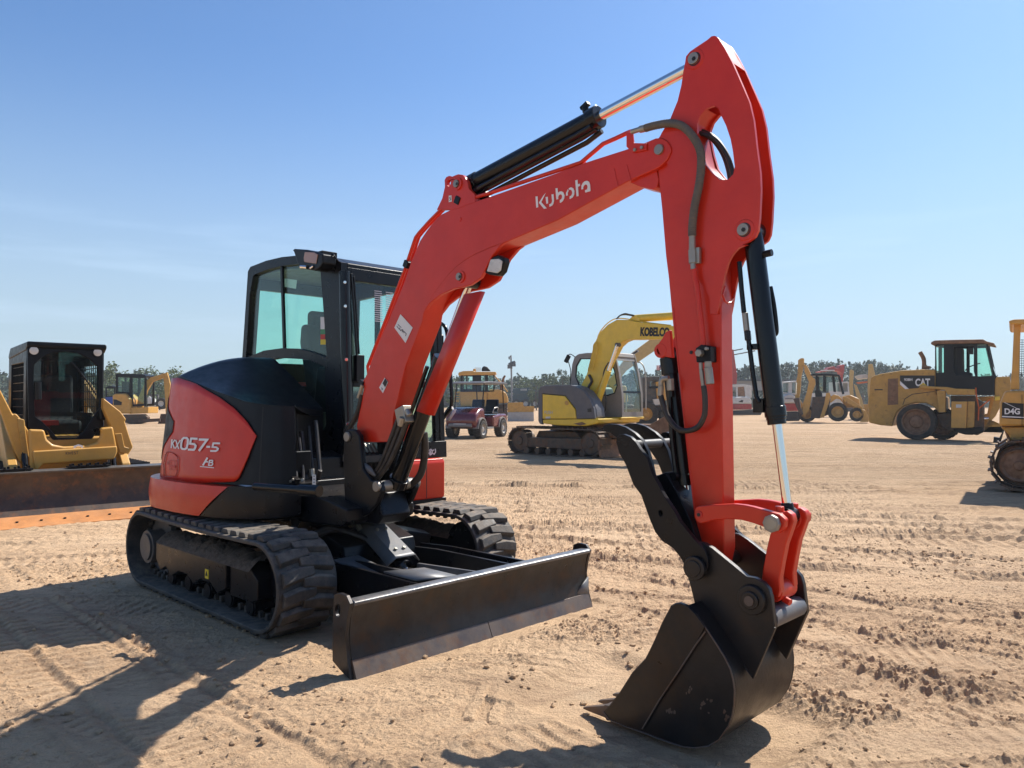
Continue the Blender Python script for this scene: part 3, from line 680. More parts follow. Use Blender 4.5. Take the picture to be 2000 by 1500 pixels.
# vent at the tail corner
VT = tabz([(330, 783), (342, 800), (347, 822), (335, 850), (326, 880)])
sv = hit(345, 820)[1]
vent = wall(sv - 30, sv, lambda s: .90 + .26 * max(0, (s - sv + 14) / 14), lambda s: 1.46 - .22 * max(0, (s - sv + 14) / 14), .022, 10).obj('tail_vent', 'blacklbl', sp1, smooth=60)
# fuel door recess and latch
fd = MB()
ring = [((355, 878), (331, 882), (331, 915), (347, 925), (356, 915))]
fdp = [(333, 882), (342, 884), (351, 890), (354, 896), (353, 918), (349, 930), (327, 930), (326, 906), (330, 888)]
mbx = ribbons([(fdp, 1.3, True)], lambda a, b: hit(a, b, .0245)[0]); mbx.obj('fuel_door_rim', 'redl', sp1, solid=.003)
mbx = ribbons([([(338, 899), (348, 899), (348, 917), (338, 917)], 1.2, True), ([(333, 901), (333, 907)], 2.5, False), ([(339, 911), (348, 911)], 4, False)], lambda a, b: hit(a, b, .026)[0]); mbx.obj('latch', 'redl', sp1)
# model number and badge lettering
k0 = 15.385
def mpc(a, b): return hit(320 + a / k0, 830 + b / k0, .0245)[0]
ribbons([([(345, 430), (320, 690)], 36, False), ([(430, 440), (362, 545), (415, 700)], 34, False), ([(455, 445), (545, 715)], 36, False), ([(595, 450), (445, 705)], 32, False),
         ([(700, 385), (790, 390), (822, 430), (815, 560), (785, 690), (735, 722), (655, 715), (615, 670), (620, 560), (650, 430)], 60, True),
         ([(1110, 412), (915, 405), (885, 558), (1010, 570), (1055, 620), (1035, 690), (1000, 740), (820, 732)], 62, False),
         ([(1145, 432), (1392, 440), (1150, 775)], 66, False), ([(1372, 650), (1485, 652)], 58, False),
         ([(1780, 548), (1580, 545), (1550, 655), (1670, 668), (1718, 705), (1700, 750), (1650, 778), (1485, 775)], 54, False)], mpc).obj('model_lettering', 'white', sp1)
ribbons([([(1265, 1210), (1405, 975)], 52, False), ([(1340, 1100), (1425, 1100)], 40, False), ([(1465, 1060), (1440, 1205), (1530, 1210), (1562, 1165), (1545, 1130), (1460, 1122), (1548, 1110), (1560, 1070), (1540, 1055)], 34, True), ([(1180, 1240), (1600, 1280)], 24, False)], mpc).obj('badge_lettering', 'white', sp1)

# ---- counterweight / skirt round the bottom
sk_s = hit(408, 1000)[1]; SK = hit(462, 945)[1] - sk_s
cw = wall(0, sk_s, lambda s: .60, lambda s: .815, .035, 8, bulge=.012, ln=False, sk1=SK)
# close it inwards top and bottom
def cap(mb, i0, i1, z, off):
    rows = []
    for k in range(91):
        s = i0 + (i1 - i0) * k / 90; i = min(int(s), NS - 1); f = s - i; p = AL[i][0].lerp(AL[i + 1][0], f); n = AL[i][1].lerp(AL[i + 1][1], f)
        rows.append([(p.x + n.x * off, p.y + n.y * off, z), (p.x - n.x * .25, p.y - n.y * .25, z)])
    mb.grid(rows)
cap(cw, 0, sk_s, .60, .035); cap(cw, 0, sk_s + SK, .815, .035)
cwo = cw.obj('counterweight', 'red', exc, smooth=45, bevel=.012, seg=3)
skt = wall(sk_s + .3, NS, lambda s: .60 + .02 * max(0, (s - 100) / 20), lambda s: .82, .030, 8, bulge=.006, ln=False, sk0=SK); cap(skt, sk_s + SK + .3, NS, .82, .030); cap(skt, sk_s + .3, NS, .60, .03)
skt.obj('side_skirt', 'black', exc, smooth=45, bevel=.01)
hr = MB(); a_, b_ = E_.p(498, 950, z=.856), E_.p(592, 957, z=.856); hr.cyl(a_, b_, .026); hr.cyl(b_ - (b_ - a_).normalized() * .02, b_ + (b_ - a_).normalized() * .13, .036); hr.obj('step_rail', 'cylblack', exc, bevel=.004)
# main deck
dk = MB(); dk.prism([(-1.2, -.6), (-1.2, .95), (.36, .95), (.40, -.30), (.44, -.55), (-.6, -.8)], .61, .83, ax='z'); dk.obj('main_deck', 'black', exc, bevel=.01)
# left-hand rear body, seen through gaps
lb2 = MB(); lb2.prism([(-1.24, .05), (-1.24, .8), (-1.1, .97), (-.9, .97), (-.9, .05)], .83, 1.45, ax='z'); lb2.obj('rear_body', 'blackp', exc, bevel=.03, seg=3)
# left front toolbox door in red
bx = MB(); bx.prism([(-.25, .60), (.365, .60), (.372, .62), (.372, .90), (.35, .925), (-.25, .925)], .30, .965); tb = bx.obj('front_locker', 'red', exc, bevel=.018, seg=3)
for (ya, yb, za, zb) in ((.765, .771, .612, .915),):
    g_ = MB(); g_.box((.371, (ya + yb) / 2, (za + zb) / 2), (.006, yb - ya, zb - za)); g_.obj('door_gap', 'blacklbl', tb)
g_ = MB(); 
for seg_ in (((.42, .735), (.42, .63)), ((.42, .735), (.61, .735)), ((.61, .735), (.61, .63))): 
    (ya, za), (yb, zb) = seg_; g_.box((.3735, (ya + yb) / 2, (za + zb) / 2), (.003, abs(yb - ya) + .004, abs(zb - za) + .004))
g_.obj('hatch_line', 'redl', tb)
lk = MB(); lk.cyl((.37, .70, .80), (.378, .70, .80), .022); lk.obj('door_lock', 'redl', tb, bevel=.003); lk = MB(); lk.cyl((.376, .70, .80), (.384, .70, .80), .010); lk.obj('lock_barrel', 'steel', tb)
pp = MB(); pp.add([(.378, .43, .905), (.378, .53, .905), (.378, .53, .80), (.378, .43, .80)], [(0, 1, 2, 3)]); pp.obj('paper_notice', 'paper', tb)
sb = MB(); sb.box((.10, .66, .585), (.52, .66, .03)); sb.obj('belly_pan', 'black', exc, bevel=.005)

# ---- cab
CR, CL = 0.05, 1.04
cab_out = T([(484, 530), (489, 521), (520, 509), (550, 502), (580, 499), (620, 498), (650, 503), (666, 512), (669, 700), (674, 935), (640, 940), (590, 905), (560, 860), (520, 780), (472, 712)], CR)
up_hole = T(crop(470, 480, 6.25, [(150, 370), (170, 350), (300, 300), (480, 250), (700, 225), (950, 262), (975, 330), (1000, 640), (1040, 1200), (1050, 1370), (900, 1310), (700, 1255), (500, 1250), (280, 1280), (62, 1370), (75, 1200), (110, 600)]), CR)
lo_hole = T([(512, 705), (545, 699), (600, 702), (634, 716), (637, 830), (628, 850), (606, 812), (560, 756), (530, 726)], CR)
cb = MB(); cb.prism(cab_out, CR, CR + .055, holes=[up_hole, lo_hole]); cabo = cb.obj('cab_frame', 'black', exc, bevel=.008, seg=2)
top = [p for p in cab_out[:8]]
xf_t, zf_t = cab_out[7]; xf_b, zf_b = cab_out[9]
xr_t, zr_t = cab_out[0]; xr_b, zr_b = cab_out[14]
def lerp(a, b, t): return a + (b - a) * t
# left side: same silhouette, tall door opening
lo = cab_out[:8] + [(xf_b + .0, .93), (-.95, .93), (xr_b, zr_b)]
dh = [(xr_t + .30, zr_t - .20), (-.55, 2.36), (-.0, 2.37), (xf_t - .10, 2.34), (xf_t - .04, 1.75), (xf_b - .11, 1.12), (xf_b - .16, 1.06), (-.30, 1.06), (-.36, 1.30), (-.62, 1.45), (-.98, 1.50)]
cb = MB(); cb.prism(lo, CL - .055, CL, holes=[dh]); cb.obj('door_side_frame', 'black', cabo, bevel=.008)
# roof
und = [(x, z - .085) for x, z in top]
cb = MB(); cb.prism(top + und[::-1], CR + .056, CL - .056); cb.obj('cab_roof', 'black', cabo, bevel=.01)
# headliner: pale grey ceiling lining
cb = MB(); hl = [(x, z - .088) for x, z in top[1:-1]]; cb.prism(hl + [(x, z - .01) for x, z in hl[::-1]], CR + .06, CL - .06); cb.obj('headliner', 'greyplate', cabo)
# windscreen frame across the front
def FX(z): return lerp(xf_b, xf_t, (z - zf_b) / (zf_t - zf_b))
def front(mb, ya, yb, za, zb, th=.05, dx=0.0):
    mb.add([(FX(z) + dx - t, y, z) for z in (za, zb) for y in (ya, yb) for t in (0, th)], [(0, 1, 3, 2), (4, 5, 7, 6), (0, 1, 5, 4), (2, 3, 7, 6), (0, 2, 6, 4), (1, 3, 7, 5)])
fm = MB(); front(fm, CR + .056, CR + .09, .95, zf_t - .03); front(fm, CL - .10, CL - .056, .95, zf_t - .03); front(fm, CR + .09, CL - .10, zf_t - .13, zf_t - .03)
front(fm, CR + .09, CL - .10, 1.50, 1.56); front(fm, CR + .09, CL - .10, .90, 1.00); fm.obj('windscreen_frame', 'black', cabo, bevel=.006)
# round column at the right front corner
cm = MB(); cm.tube([(FX(z) + .012, CR + .02, z) for z in (.9, 1.4, 1.9, 2.3, zf_t - .07)], .042, 14); cm.obj('corner_column', 'cylblack', cabo)
for z in (2.28, 2.10, 1.22, 1.70):
    bo = MB(); bo.cyl((FX(z) + .05, CR - .005, z), (FX(z) + .065, CR - .012, z), .012, n=10); bo.obj('column_bolt', 'chrome', cabo, bevel=.002)
# glass
gl = MB(); gl.prism([(x, z) for x, z in up_hole], CR + .030, CR + .034); gl.obj('side_window', 'glass', cabo, smooth=0)
gl = MB(); gl.prism(lo_hole, CR + .030, CR + .034); gl.obj('lower_side_window', 'glass', cabo, smooth=0)
gl = MB(); gl.prism(dh, CL - .034, CL - .030); gl.obj('door_glass', 'glass', cabo, smooth=0)
gl = MB(); front(gl, CR + .09, CL - .10, 1.56, zf_t - .13, .004, -.02); gl.obj('windscreen', 'glassc', cabo, smooth=0)
gl = MB(); front(gl, CR + .09, CL - .10, 1.00, 1.50, .004, -.02); gl.obj('lower_windscreen', 'glassc', cabo, smooth=0)
# sliding window bar, bright strip beside it
q1, q2 = P(551, 520, CR + .02), P(556, 682, CR + .02); sbm = MB(); sbm.bar([(q1.x, CR + .02, q1.z), (q2.x, CR + .02, q2.z)], .028, .02, up=(0, 1, 0)); sbm.obj('window_bar', 'black', cabo)
# rear wall
rw = MB()
def RX(z): return lerp(xr_b, xr_t, (z - zr_b) / (zr_t - zr_b)) + .01
def rear(ya, yb, za, zb, mb, th=.05, dx=0):
    mb.add([(RX(z) + dx + t, y, z) for z in (za, zb) for y in (ya, yb) for t in (0, th)], [(0, 1, 3, 2), (4, 5, 7, 6), (0, 1, 5, 4), (2, 3, 7, 6), (0, 2, 6, 4), (1, 3, 7, 5)])
rear(CR + .056, CR + .10, 1.60, zr_t - .07, rw); rear(CL - .16, CL - .056, 1.60, zr_t - .07, rw); rear(CR + .1, CL - .16, 1.55, 1.74, rw); rear(CR + .1, CL - .16, zr_t - .16, zr_t - .07, rw); rw.obj('rear_wall', 'black', cabo, bevel=.005)
gl = MB(); rear(CR + .10, CL - .16, 1.74, zr_t - .16, gl, .004, .02); gl.obj('rear_window', 'glass', cabo, smooth=0)
fl = MB(); fl.box((-.45, (CR + CL) / 2, .97), (1.25, CL - CR - .12, .08)); fl.box((-.85, (CR + CL) / 2, 1.20), (.5, CL - CR - .12, .5)); fl.obj('cab_floor', 'blackp', cabo)
# seat
st = MB(); st.prism([(-.62, 1.38), (-.14, 1.40), (-.10, 1.46), (-.16, 1.52), (-.58, 1.50), (-.66, 1.46)], .30, .80); st.prism([(-.70, 1.46), (-.58, 1.46), (-.66, 1.98), (-.72, 2.06), (-.80, 2.06), (-.82, 1.9)], .31, .79)
seat = st.obj('seat', 'seat', cabo, bevel=.05, seg=3)
ct = MB(); ct.prism([(-.30, 1.3), (-.02, 1.3), (.0, 1.58), (-.06, 1.66), (-.24, 1.66)], .13, .25); ct.prism([(-.30, 1.3), (-.02, 1.3), (.0, 1.58), (-.06, 1.66), (-.24, 1.66)], .84, .95); ct.obj('control_console', 'blackp', cabo, bevel=.02)
jl = MB(); 
for y in (.19, .90): jl.tube([(-.04, y, 1.62), (-.0, y, 1.72), (-.02, y, 1.80)], [.014, .02, .026], 10)
jl.obj('joystick', 'blackp', cabo)
# work lamp on its bracket at the right front corner of the roof
wl = MB(); wl.prism(T(crop(470, 480, 6.25, [(625, 55), (650, 35), (800, 45), (930, 75), (1000, 100), (1000, 210), (960, 270), (905, 305), (740, 280), (690, 220), (670, 150), (645, 75)]), -.09), -.09, .03); lamp = wl.obj('work_lamp', 'blackp', cabo, bevel=.012)
wl = MB(); wl.prism(T(crop(470, 480, 6.25, [(785, 75), (900, 80), (945, 110), (925, 220), (780, 200), (770, 150)]), -.0935), -.0965, -.0895); wl.obj('lamp_lens', 'amber', lamp, bevel=.004)
wl = MB(); wl.tube([P(600, 522, -.095), P(588, 521, -.11)], .016, 8); wl.tube([P(612, 520, -.095), P(606, 524, -.105)], .01, 8); wl.obj('lamp_screw', 'chrome', lamp)
wb = MB(); wb.box((.10, .0, 2.50), (.10, .13, .05)); wb.box((.12, .03, 2.44), (.07, .07, .08)); wb.tube(spline([(.15, .02, 2.50), (.20, .0, 2.49), (.20, .05, 2.44)]), .007, 6); wb.obj('lamp_bracket', 'blackp', cabo, bevel=.006)
# stickers inside the side window, notice sheets behind the windscreen
ss = MB(); q = T([(556, 544), (580, 547), (578, 564), (555, 560)], CR + .06); ss.add([(x, CR + .06, z) for x, z in q], [(0, 1, 2, 3)]); ss.obj('info_card', 'paper', cabo)
for (c0, c1, mname) in (((626, 619), (634, 643), 'paper'), ((626, 643), (635, 653), 'green'), ((626, 653), (635, 663), 'redl'), ((626, 663), (636, 673), 'yellowlbl')):
    q = T([c0, (c1[0], c0[1]), c1, (c0[0], c1[1])], CR + .026); ss = MB(); ss.add([(x, CR + .026, z) for x, z in q], [(0, 1, 2, 3)]); ss.obj('window_sticker', mname, cabo)
ns = MB()
for yy in (.36, .47):
    for k in range(15): z = 2.26 - k * .017; ns.add([(FX(z) - .012, yy, z), (FX(z) - .012, yy + .07 + .02 * ((k * 7) % 3) / 3, z), (FX(z) - .012, yy + .07, z - .007), (FX(z) - .012, yy, z - .007)], [(0, 1, 2, 3)])
ns.obj('notice_print', 'chalk', cabo)
# wiper
wp = MB(); wp.tube([(FX(1.62) + .02, .17, 1.62), (FX(2.0) + .025, .145, 2.02), (FX(2.35) + .02, .125, 2.36)], .010, 6); wp.box((FX(1.62) + .03, .17, 1.64), (.05, .07, .20)); wp.bar([(FX(2.3) + .012, .15, 2.34), (FX(1.75) + .012, .185, 1.75)], .012, .022, up=(1, 0, 0)); wp.obj('wiper', 'blackp', cabo, bevel=.003)
# handrail by the door, with a tag hanging from it
E2 = lambda px, py: P(px, py, 1.10)
hd = MB(); hd.tube(spline([E2(862, 632), E2(870, 640), E2(874, 660), E2(879, 720), E2(882, 785), E2(874, 802), E2(864, 818)]), .016, 10); hd.obj('door_handrail', 'cylblack', cabo)
hd = MB(); hd.tube(spline([E2(864, 818), E2(872, 808), E2(882, 796)]), .02, 8); hd.obj('rail_foot', 'blackp', cabo)
tgm = MB(); q = [P(a, b, 1.085) for a, b in [(884, 800), (891, 799), (889, 806), (878, 822), (873, 820), (882, 806)]]; tgm.add(q, [tuple(range(6))]); tgm.obj('paper_tag', 'paper', cabo, solid=.002)
tgm = MB(); tgm.tube([E2(882, 793), E2(886, 801)], .004, 6); tgm.obj('tag_tie', 'white', cabo)
# mirror beside the door
mr_ = MB(); q = [(861, 652), (866, 650), (870, 660), (868, 700), (860, 705), (857, 690)]; mr_.prism(T([(846, 662), (852, 650), (858, 648), (864, 655), (864, 690), (856, 705), (846, 705)], 1.07), 1.05, 1.09); mr_.obj('side_mirror', 'blackp', cabo, bevel=.01)
# chalk numbers on the panel below the door glass
pnl = MB(); front(pnl, CL - .34, CL, .925, 1.06, .04, .02); pn = pnl.obj('lower_door_panel', 'black', cabo, bevel=.005)
def mpn(a, b):
    q = E_.p(640 + a / 4.6875, 740 + b / 4.6875, x=FX(1.0) + .023); return q
ribbons([([(975, 650), (960, 655), (958, 680), (975, 690), (988, 670), (985, 640)], 9, False), ([(945, 690), (930, 685), (935, 665), (955, 655), (950, 645), (935, 650), (945, 690)], 8, False), ([(940, 668), (928, 680), (938, 698), (952, 690), (945, 670), (932, 655), (940, 645), (952, 655), (940, 668)], 8, False),
         ([(915, 650), (902, 670), (905, 692), (918, 690), (915, 674), (903, 676)], 8, False), ([(890, 660), (875, 680), (885, 700), (895, 685), (885, 665)], 8, False), ([(862, 665), (855, 705)], 8, False)], mpn).obj('chalk_number', 'chalk', pn)

# ---- front frame, swing bracket
YC = -.148
ff = MB()
ff.prism([(.30, .56), (.95, .585), (1.02, .62), (1.02, .70), (.80, .74), (.30, .80)], -.42, .12)
ff.prism([(.10, .62), (.30, .64), (.28, .98), (.10, 1.02)], -.40, .20)
ffo = ff.obj('front_frame', 'black', exc, bevel=.012)
sb1 = MB(); near_ear = T([(671, 850), (675, 841), (684, 838), (694, 840), (701, 850), (705, 885), (708, 915), (725, 938), (742, 940), (745, 960), (735, 985), (720, 1003), (706, 1010), (676, 1010), (672, 968), (669, 910)], YC - .155)
sb1.prism(near_ear, YC - .155, YC - .115); sb1.prism(near_ear, YC + .115, YC + .155)
kx = [p[0] for p in near_ear]; kz = [p[1] for p in near_ear]
sb1.prism([(min(kx) + .02, .60), (min(kx) + .02, .86), (max(kx) - .10, .80), (max(kx) - .04, .66), (max(kx) - .10, .60)], YC - .112, YC + .112)
swb = sb1.obj('swing_bracket', 'black', exc, bevel=.012, seg=3)
pn_ = MB(); qf = pin(pn_, 679.5, 853, YC - .17, YC + .17, .032, YC - .155); pn_.obj('foot_pin', 'pin', swb, bevel=.004)
pn_ = MB(); ql = pin(pn_, 737, 950, YC - .17, YC + .17, .034, YC - .155); pn_.obj('cylinder_pin', 'pin', swb, bevel=.004)

# ---- boom
YN, YF = -.225, -.071
near_body = C5([(440, 730), (475, 750), (498, 785), (500, 820), (480, 868), (445, 905), (410, 930), (390, 940), (220, 1015)]) + C4([(1300, 365), (960, 510), (850, 550), (760, 590), (700, 625), (640, 670), (590, 720), (545, 780), (500, 840), (460, 900), (425, 975)]) + C1([(1750, 560), (1640, 850), (1560, 1180), (1550, 1300), (1525, 1345), (1360, 1347), (1335, 1335), (1322, 1240), (1345, 1120), (1370, 985)]) + C4([(30, 1440), (100, 1240), (200, 1010), (300, 760), (340, 640), (400, 500), (440, 440), (470, 400), (510, 350), (540, 328), (620, 288), (850, 215), (1300, 55), (1450, 0)]) + C5([(0, 872), (200, 808), (330, 762), (400, 732)])
bm = MB(); bm.prism(T(near_body, YN), YN, YF); boom = bm.obj('boom', 'red', exc, bevel=.006, seg=2)
ear = T(C4([(960, 510), (850, 550), (760, 590), (700, 625), (640, 670), (590, 720), (545, 780), (500, 840), (460, 900), (430, 960), (470, 905), (540, 850), (620, 815), (680, 803), (730, 790), (800, 742), (830, 685), (868, 605), (925, 535)]), YN)
for ya, yb in ((YN - .004, YN + .020), (YF - .020, YF + .004)):
    em = MB(); em.prism(ear, ya, yb); em.obj('cylinder_ear', 'red', boom, bevel=.004)
tb_ = T(C4([(512, 300), (548, 225), (565, 150), (563, 105), (575, 86), (595, 78), (612, 84), (630, 76), (652, 68), (680, 72), (696, 88), (712, 118), (722, 165), (760, 200), (760, 250), (620, 300)]), YN)
hl_ = T(C4([(578, 120), (585, 108), (597, 106), (604, 116), (602, 132), (592, 146), (580, 142)]), YN)
for ya, yb in ((YN - .003, YN + .022), (YF - .022, YF + .003)):
    em = MB(); em.prism(tb_, ya, yb, holes=[hl_]); em.obj('boom_top_bracket', 'red', boom, bevel=.003)
for a_, b_ in ((892.5, 359), (898, 540.5)): pb = MB(); pin(pb, a_, b_, YN - .013, YF + .013, .023, YN); pb.obj('boom_pin', 'pin', boom, bevel=.003)
pb = MB(); pin(pb, 1288, 292.5, YN - .012, YF + .012, .024, YN); pb.obj('tip_pin', 'pin', boom, bevel=.003)
for a, b in ((892.5, 359), (898, 540.5)):
    q = P(a, b, YN - .013); wb = MB(); wb.cyl((q.x, YN - .0135, q.z), (q.x, YN - .0155, q.z), .010, n=6); wb.obj('pin_socket', 'blacklbl', boom)
    wb = MB(); wb.lathe([(.024, 0), (.034, 0), (.036, .008), (.024, .010)], (q.x, YN - .012, q.z)); wb.obj('pin_collar', 'red', boom)
wb = MB(); qq = P(898, 428, YN); wb.lathe([(0, 0), (.014, 0), (.014, .02)], (qq.x, YN - .004, qq.z)); wb.obj('boss', 'red', boom)
# welded gusset at the tip underside and splice bead
gs = MB(); gs.prism(T(C5([(222, 1016), (405, 938), (420, 1000), (410, 1050), (385, 1068), (300, 1050)]), YN + .02), YN + .02, YF - .02); gs.obj('tip_gusset', 'red', boom, bevel=.004)
bd = MB()
for a, b in ((C4([(1663, 30), (1690, 150)])), (C4([(1745, 5), (1775, 112)]))): bd.tube([P(a[0], a[1], YN - .001), P(b[0], b[1], YN - .001)], .0035, 6)
bd.obj('weld_bead', 'red', boom)
# maker's lettering
LT = [[(90, 675), (155, 668), (175, 995), (112, 1012)], [(400, 560), (330, 640), (190, 862), (345, 1045), (430, 1030), (268, 842)], [(393, 690), (462, 680), (472, 880), (415, 892)],
      [(570, 615), (632, 600), (650, 800), (630, 890), (590, 950), (510, 985), (503, 908), (565, 880), (588, 810)],
      [(690, 430), (752, 420), (768, 560), (820, 522), (875, 518), (930, 550), (965, 640), (955, 730), (915, 810), (850, 862), (820, 860), (820, 780), (865, 755), (892, 690), (880, 630), (850, 605), (800, 630), (772, 690), (780, 750), (715, 766)],
      [(1068, 445), (1085, 500), (1060, 570), (1065, 640), (1003, 652), (1010, 560)], [(1085, 428), (1160, 395), (1225, 425), (1262, 500), (1255, 620), (1210, 700), (1130, 750), (1110, 735), (1115, 670), (1165, 645), (1195, 570), (1180, 500), (1150, 470), (1110, 478)],
      [(1283, 190), (1355, 170), (1365, 305), (1425, 285), (1432, 352), (1370, 382), (1388, 658), (1320, 672), (1300, 400)],
      [(1465, 462), (1470, 350), (1510, 265), (1570, 215), (1640, 200), (1700, 230), (1732, 310), (1745, 512), (1600, 555), (1580, 545), (1578, 482), (1640, 460), (1655, 380), (1635, 325), (1598, 308), (1550, 345), (1525, 400), (1528, 452)]]
lm = MB()
for poly in LT:
    pts = [P(1040 + a / 15.3846, 340 + b / 15.3846, YN - .003) for a, b in poly]
    tr = tessellate_polygon([[Vector((p.x, p.z, 0)) for p in pts]]); lm.add(pts, [tuple(t) for t in tr])
lm.obj('boom_lettering', 'white', boom, smooth=0)
dm = MB(); q = [P(a, b, YN - .003) for a, b in C1([(1607, 512), (1687, 600), (1640, 700), (1567, 600)])]; dm.add(q, [(0, 1, 2, 3)]); dm.obj('diamond_label', 'paper', boom)
def mpd(a, b): q = P(*C1([(a, b)])[0], YN - .0045); return q
ribbons([([(1590, 578), (1612, 600)], 4, False), ([(1583, 590), (1600, 612)], 4, False), ([(1600, 600), (1607, 620), (1618, 612), (1620, 630)], 4, False), ([(1622, 612), (1630, 635)], 4, False), ([(1628, 622), (1645, 640), (1640, 655)], 4, False)], mpd).obj('label_handwriting', 'scribble', boom)
dm = MB(); q = [P(a, b, YN - .003) for a, b in C1([(1505, 925), (1527, 955), (1493, 1027), (1468, 990)])]; dm.add(q, [(0, 1, 2, 3)]); dm.obj('caution_label', 'paper', boom)
dm = MB(); q = [P(a, b, YN - .005) for a, b in C1([(1507, 930), (1523, 953), (1507, 988), (1490, 962)])]; dm.add(q, [(0, 1, 2, 3)]); q = [P(a, b, YN - .005) for a, b in C1([(1483, 985), (1492, 1000), (1486, 1008)])]; dm.add(q, [(0, 1, 2)]); dm.obj('label_print', 'blacklbl', boom)
dm = MB(); q = [P(a, b, YN - .005) for a, b in C4([(588, 207), (606, 205), (608, 246), (588, 250)])]; dm.add(q, [(0, 1, 2, 3)]); dm.obj('bracket_label', 'paper', boom)
ribbons([([(600, 215), (593, 222), (602, 230), (593, 240)], 4, False)], lambda a, b: P(*C4([(a, b)])[0], YN - .0065)).obj('bracket_mark', 'blacklbl', boom)
# boom lamp
bl_ = MB(); bl_.prism(T(C4([(865, 610), (905, 592), (945, 610), (948, 640), (930, 700), (905, 728), (850, 722), (815, 705)]), YC - .07), YC - .07, YC - .02); lampb = bl_.obj('boom_lamp', 'blackp', boom, bevel=.008)
bl_ = MB(); bl_.prism(T(C4([(862, 622), (915, 618), (938, 632), (928, 695), (905, 712), (838, 700)]), YC - .0735), YC - .078, YC - .069); bl_.obj('lamp_lens', 'lens', lampb, bevel=.006, seg=3)
bl_ = MB(); pin(bl_, 937, 557, YF + .004, YF + .02, .026, YF); bl_.obj('far_pin_head', 'steel', boom, bevel=.004)
# hard pipes along the back of the boom
def pipe(pts, y, r, name='boom_pipe', m='red', par=None):
    mb = MB(); mb.tube([P(a, b, y) for a, b in pts], r, 10); return mb.obj(name, m, par or boom)
base = C1([(1350, 1000), (1400, 905)]) + C4([(60, 1320), (200, 960), (300, 695), (360, 515), (372, 480), (395, 450), (465, 372), (545, 292), (640, 252), (700, 235), (850, 192), (1100, 108), (1300, 42), (1450, -8)]) + C5([(60, 770), (140, 735), (215, 700), (240, 690)])
pipe(base, YN + .012, .011); pipe([(a + 7, b - 2) for a, b in base[2:-4]], YN + .07, .011)
for a, b in C4([(320, 655), (30, 1432), (655, 240)]): cl_ = MB(); q = P(a, b, YN + .01); cl_.box((q.x, YN + .012, q.z), (.045, .045, .045), (0, R(30), 0)); cl_.obj('pipe_clamp', 'blackp', boom, bevel=.005)
br = MB(); br.prism(T(C5([(215, 690), (255, 700), (262, 765), (345, 768), (347, 812), (255, 828), (215, 790)]), YN - .006), YN - .012, YN); br.obj('pipe_bracket', 'red', boom, bevel=.003)
for a, b in C5([(270, 810), (315, 795)]): q = P(a, b, YN - .012); bo = MB(); bo.cyl((q.x, YN - .022, q.z), (q.x, YN - .011, q.z), .009, n=6); bo.obj('bracket_bolt', 'steel', boom, bevel=.002)
q = MB(); q.cyl(P(708, 752, YN - .01), P(700, 777, YN - .01), .013, 8); q.obj('pipe_fitting', 'steel', boom)
for k in range(3):
    hs = MB(); hs.tube(spline([P(706 + k * 5, 770, YN + .03 * k), P(700 + k * 4, 800, YN + .02 * k), P(684 + k * 3, 835 - k * 6, YN + .0), P(676, 858 - k * 8, YN + .03)]), .017, 10); hs.obj('boom_hose', 'hose', boom)
# foot hoses and valve
vb = MB(); q = P(725, 890, YC); vb.box((q.x - .08, YC, q.z - .02), (.22, .20, .05)); vb.obj('hose_manifold', 'dkgrey', swb, bevel=.005)
for k in range(4):
    a = P(703 + 8 * k, 868, YC + .02 * k); b = P(712 + 8 * k, 884, YC + .02 * k); h_ = MB(); h_.cyl(a, b, .012, 8); h_.obj('hose_fitting', 'steel', swb)
    h_ = MB(); h_.tube(spline([b, b + Vector((.03, 0, -.10)), Vector((.75, -.15 + .05 * k, .80)), Vector((.62, -.2 + .05 * k, .72))]), .014, 8); h_.obj('swing_hose', 'hose', swb)
mv = MB(); q = [P(a, b, -.28) for a, b in crop(640, 740, 4.6875, [(310, 800), (340, 770), (385, 800), (440, 880), (430, 895), (390, 870), (310, 870)])]; mv.add(q, [tuple(range(7))]); mv.obj('bracket_guard', 'greyplate', swb, solid=.01)

# ---- boom cylinder with its red rod guard
Bq = Vector((ql.x, YC, ql.z)); At = P(918, 549, YC); dv = (At - Bq).normalized()
bc = MB(); bc.cyl(Bq, Bq + dv * .88, .052); bc.cyl(Bq - dv * .01, Bq + dv * .05, .066); bc.cyl(Bq + dv * .86, Bq + dv * .92, .058); bco = bc.obj('boom_cylinder', 'cylblack', exc, bevel=.004)
rd = MB(); rd.cyl(Bq + dv * .9, At, .024); rd.obj('cylinder_rod', 'chrome', bco)
ey = MB(); ey.cyl((At.x, YC - .05, At.z), (At.x, YC + .05, At.z), .042); ey.obj('rod_eye', 'black', bco, bevel=.004)
nv = Vector((dv.z, 0, -dv.x)); nv = nv if nv.x > 0 else -nv
# guard: a folded plate standing in front of the rod
gA = P(814, 803, YC - .075); gB = P(907, 575, YC - .075); gA2 = P(840, 811, YC - .075); gB2 = P(938, 569, YC - .075)
wdt = .035
gm = MB()
def lift(v, dy): return Vector((v.x, v.y + dy, v.z))
rows = [[gA, lift(gA2, 0), lift(gA2, wdt)], [gB, lift(gB2, 0), lift(gB2, wdt)]]
gm.grid(rows); gm.obj('rod_guard', 'red', bco, solid=.008, smooth=20)
sp_ = MB(); 
for off in (-.055, .055): sp_.tube([Bq + dv * .12 + Vector((-.02, off, .05)), Bq + dv * .80 + Vector((-.02, off, .05))], .013, 8)
sp_.obj('cylinder_pipe', 'cylblack', bco)
vl = MB(); q = P(790, 812, YC - .08); vl.box(q, (.09, .07, .11), (0, R(-20), 0)); vl.cyl(P(786, 815, YC - .12), P(781, 832, YC - .12), .02, 8); vl.cyl(P(795, 800, YC - .12), P(800, 812, YC - .12), .02, 8); vl.obj('check_valve', 'steel', bco, bevel=.006)
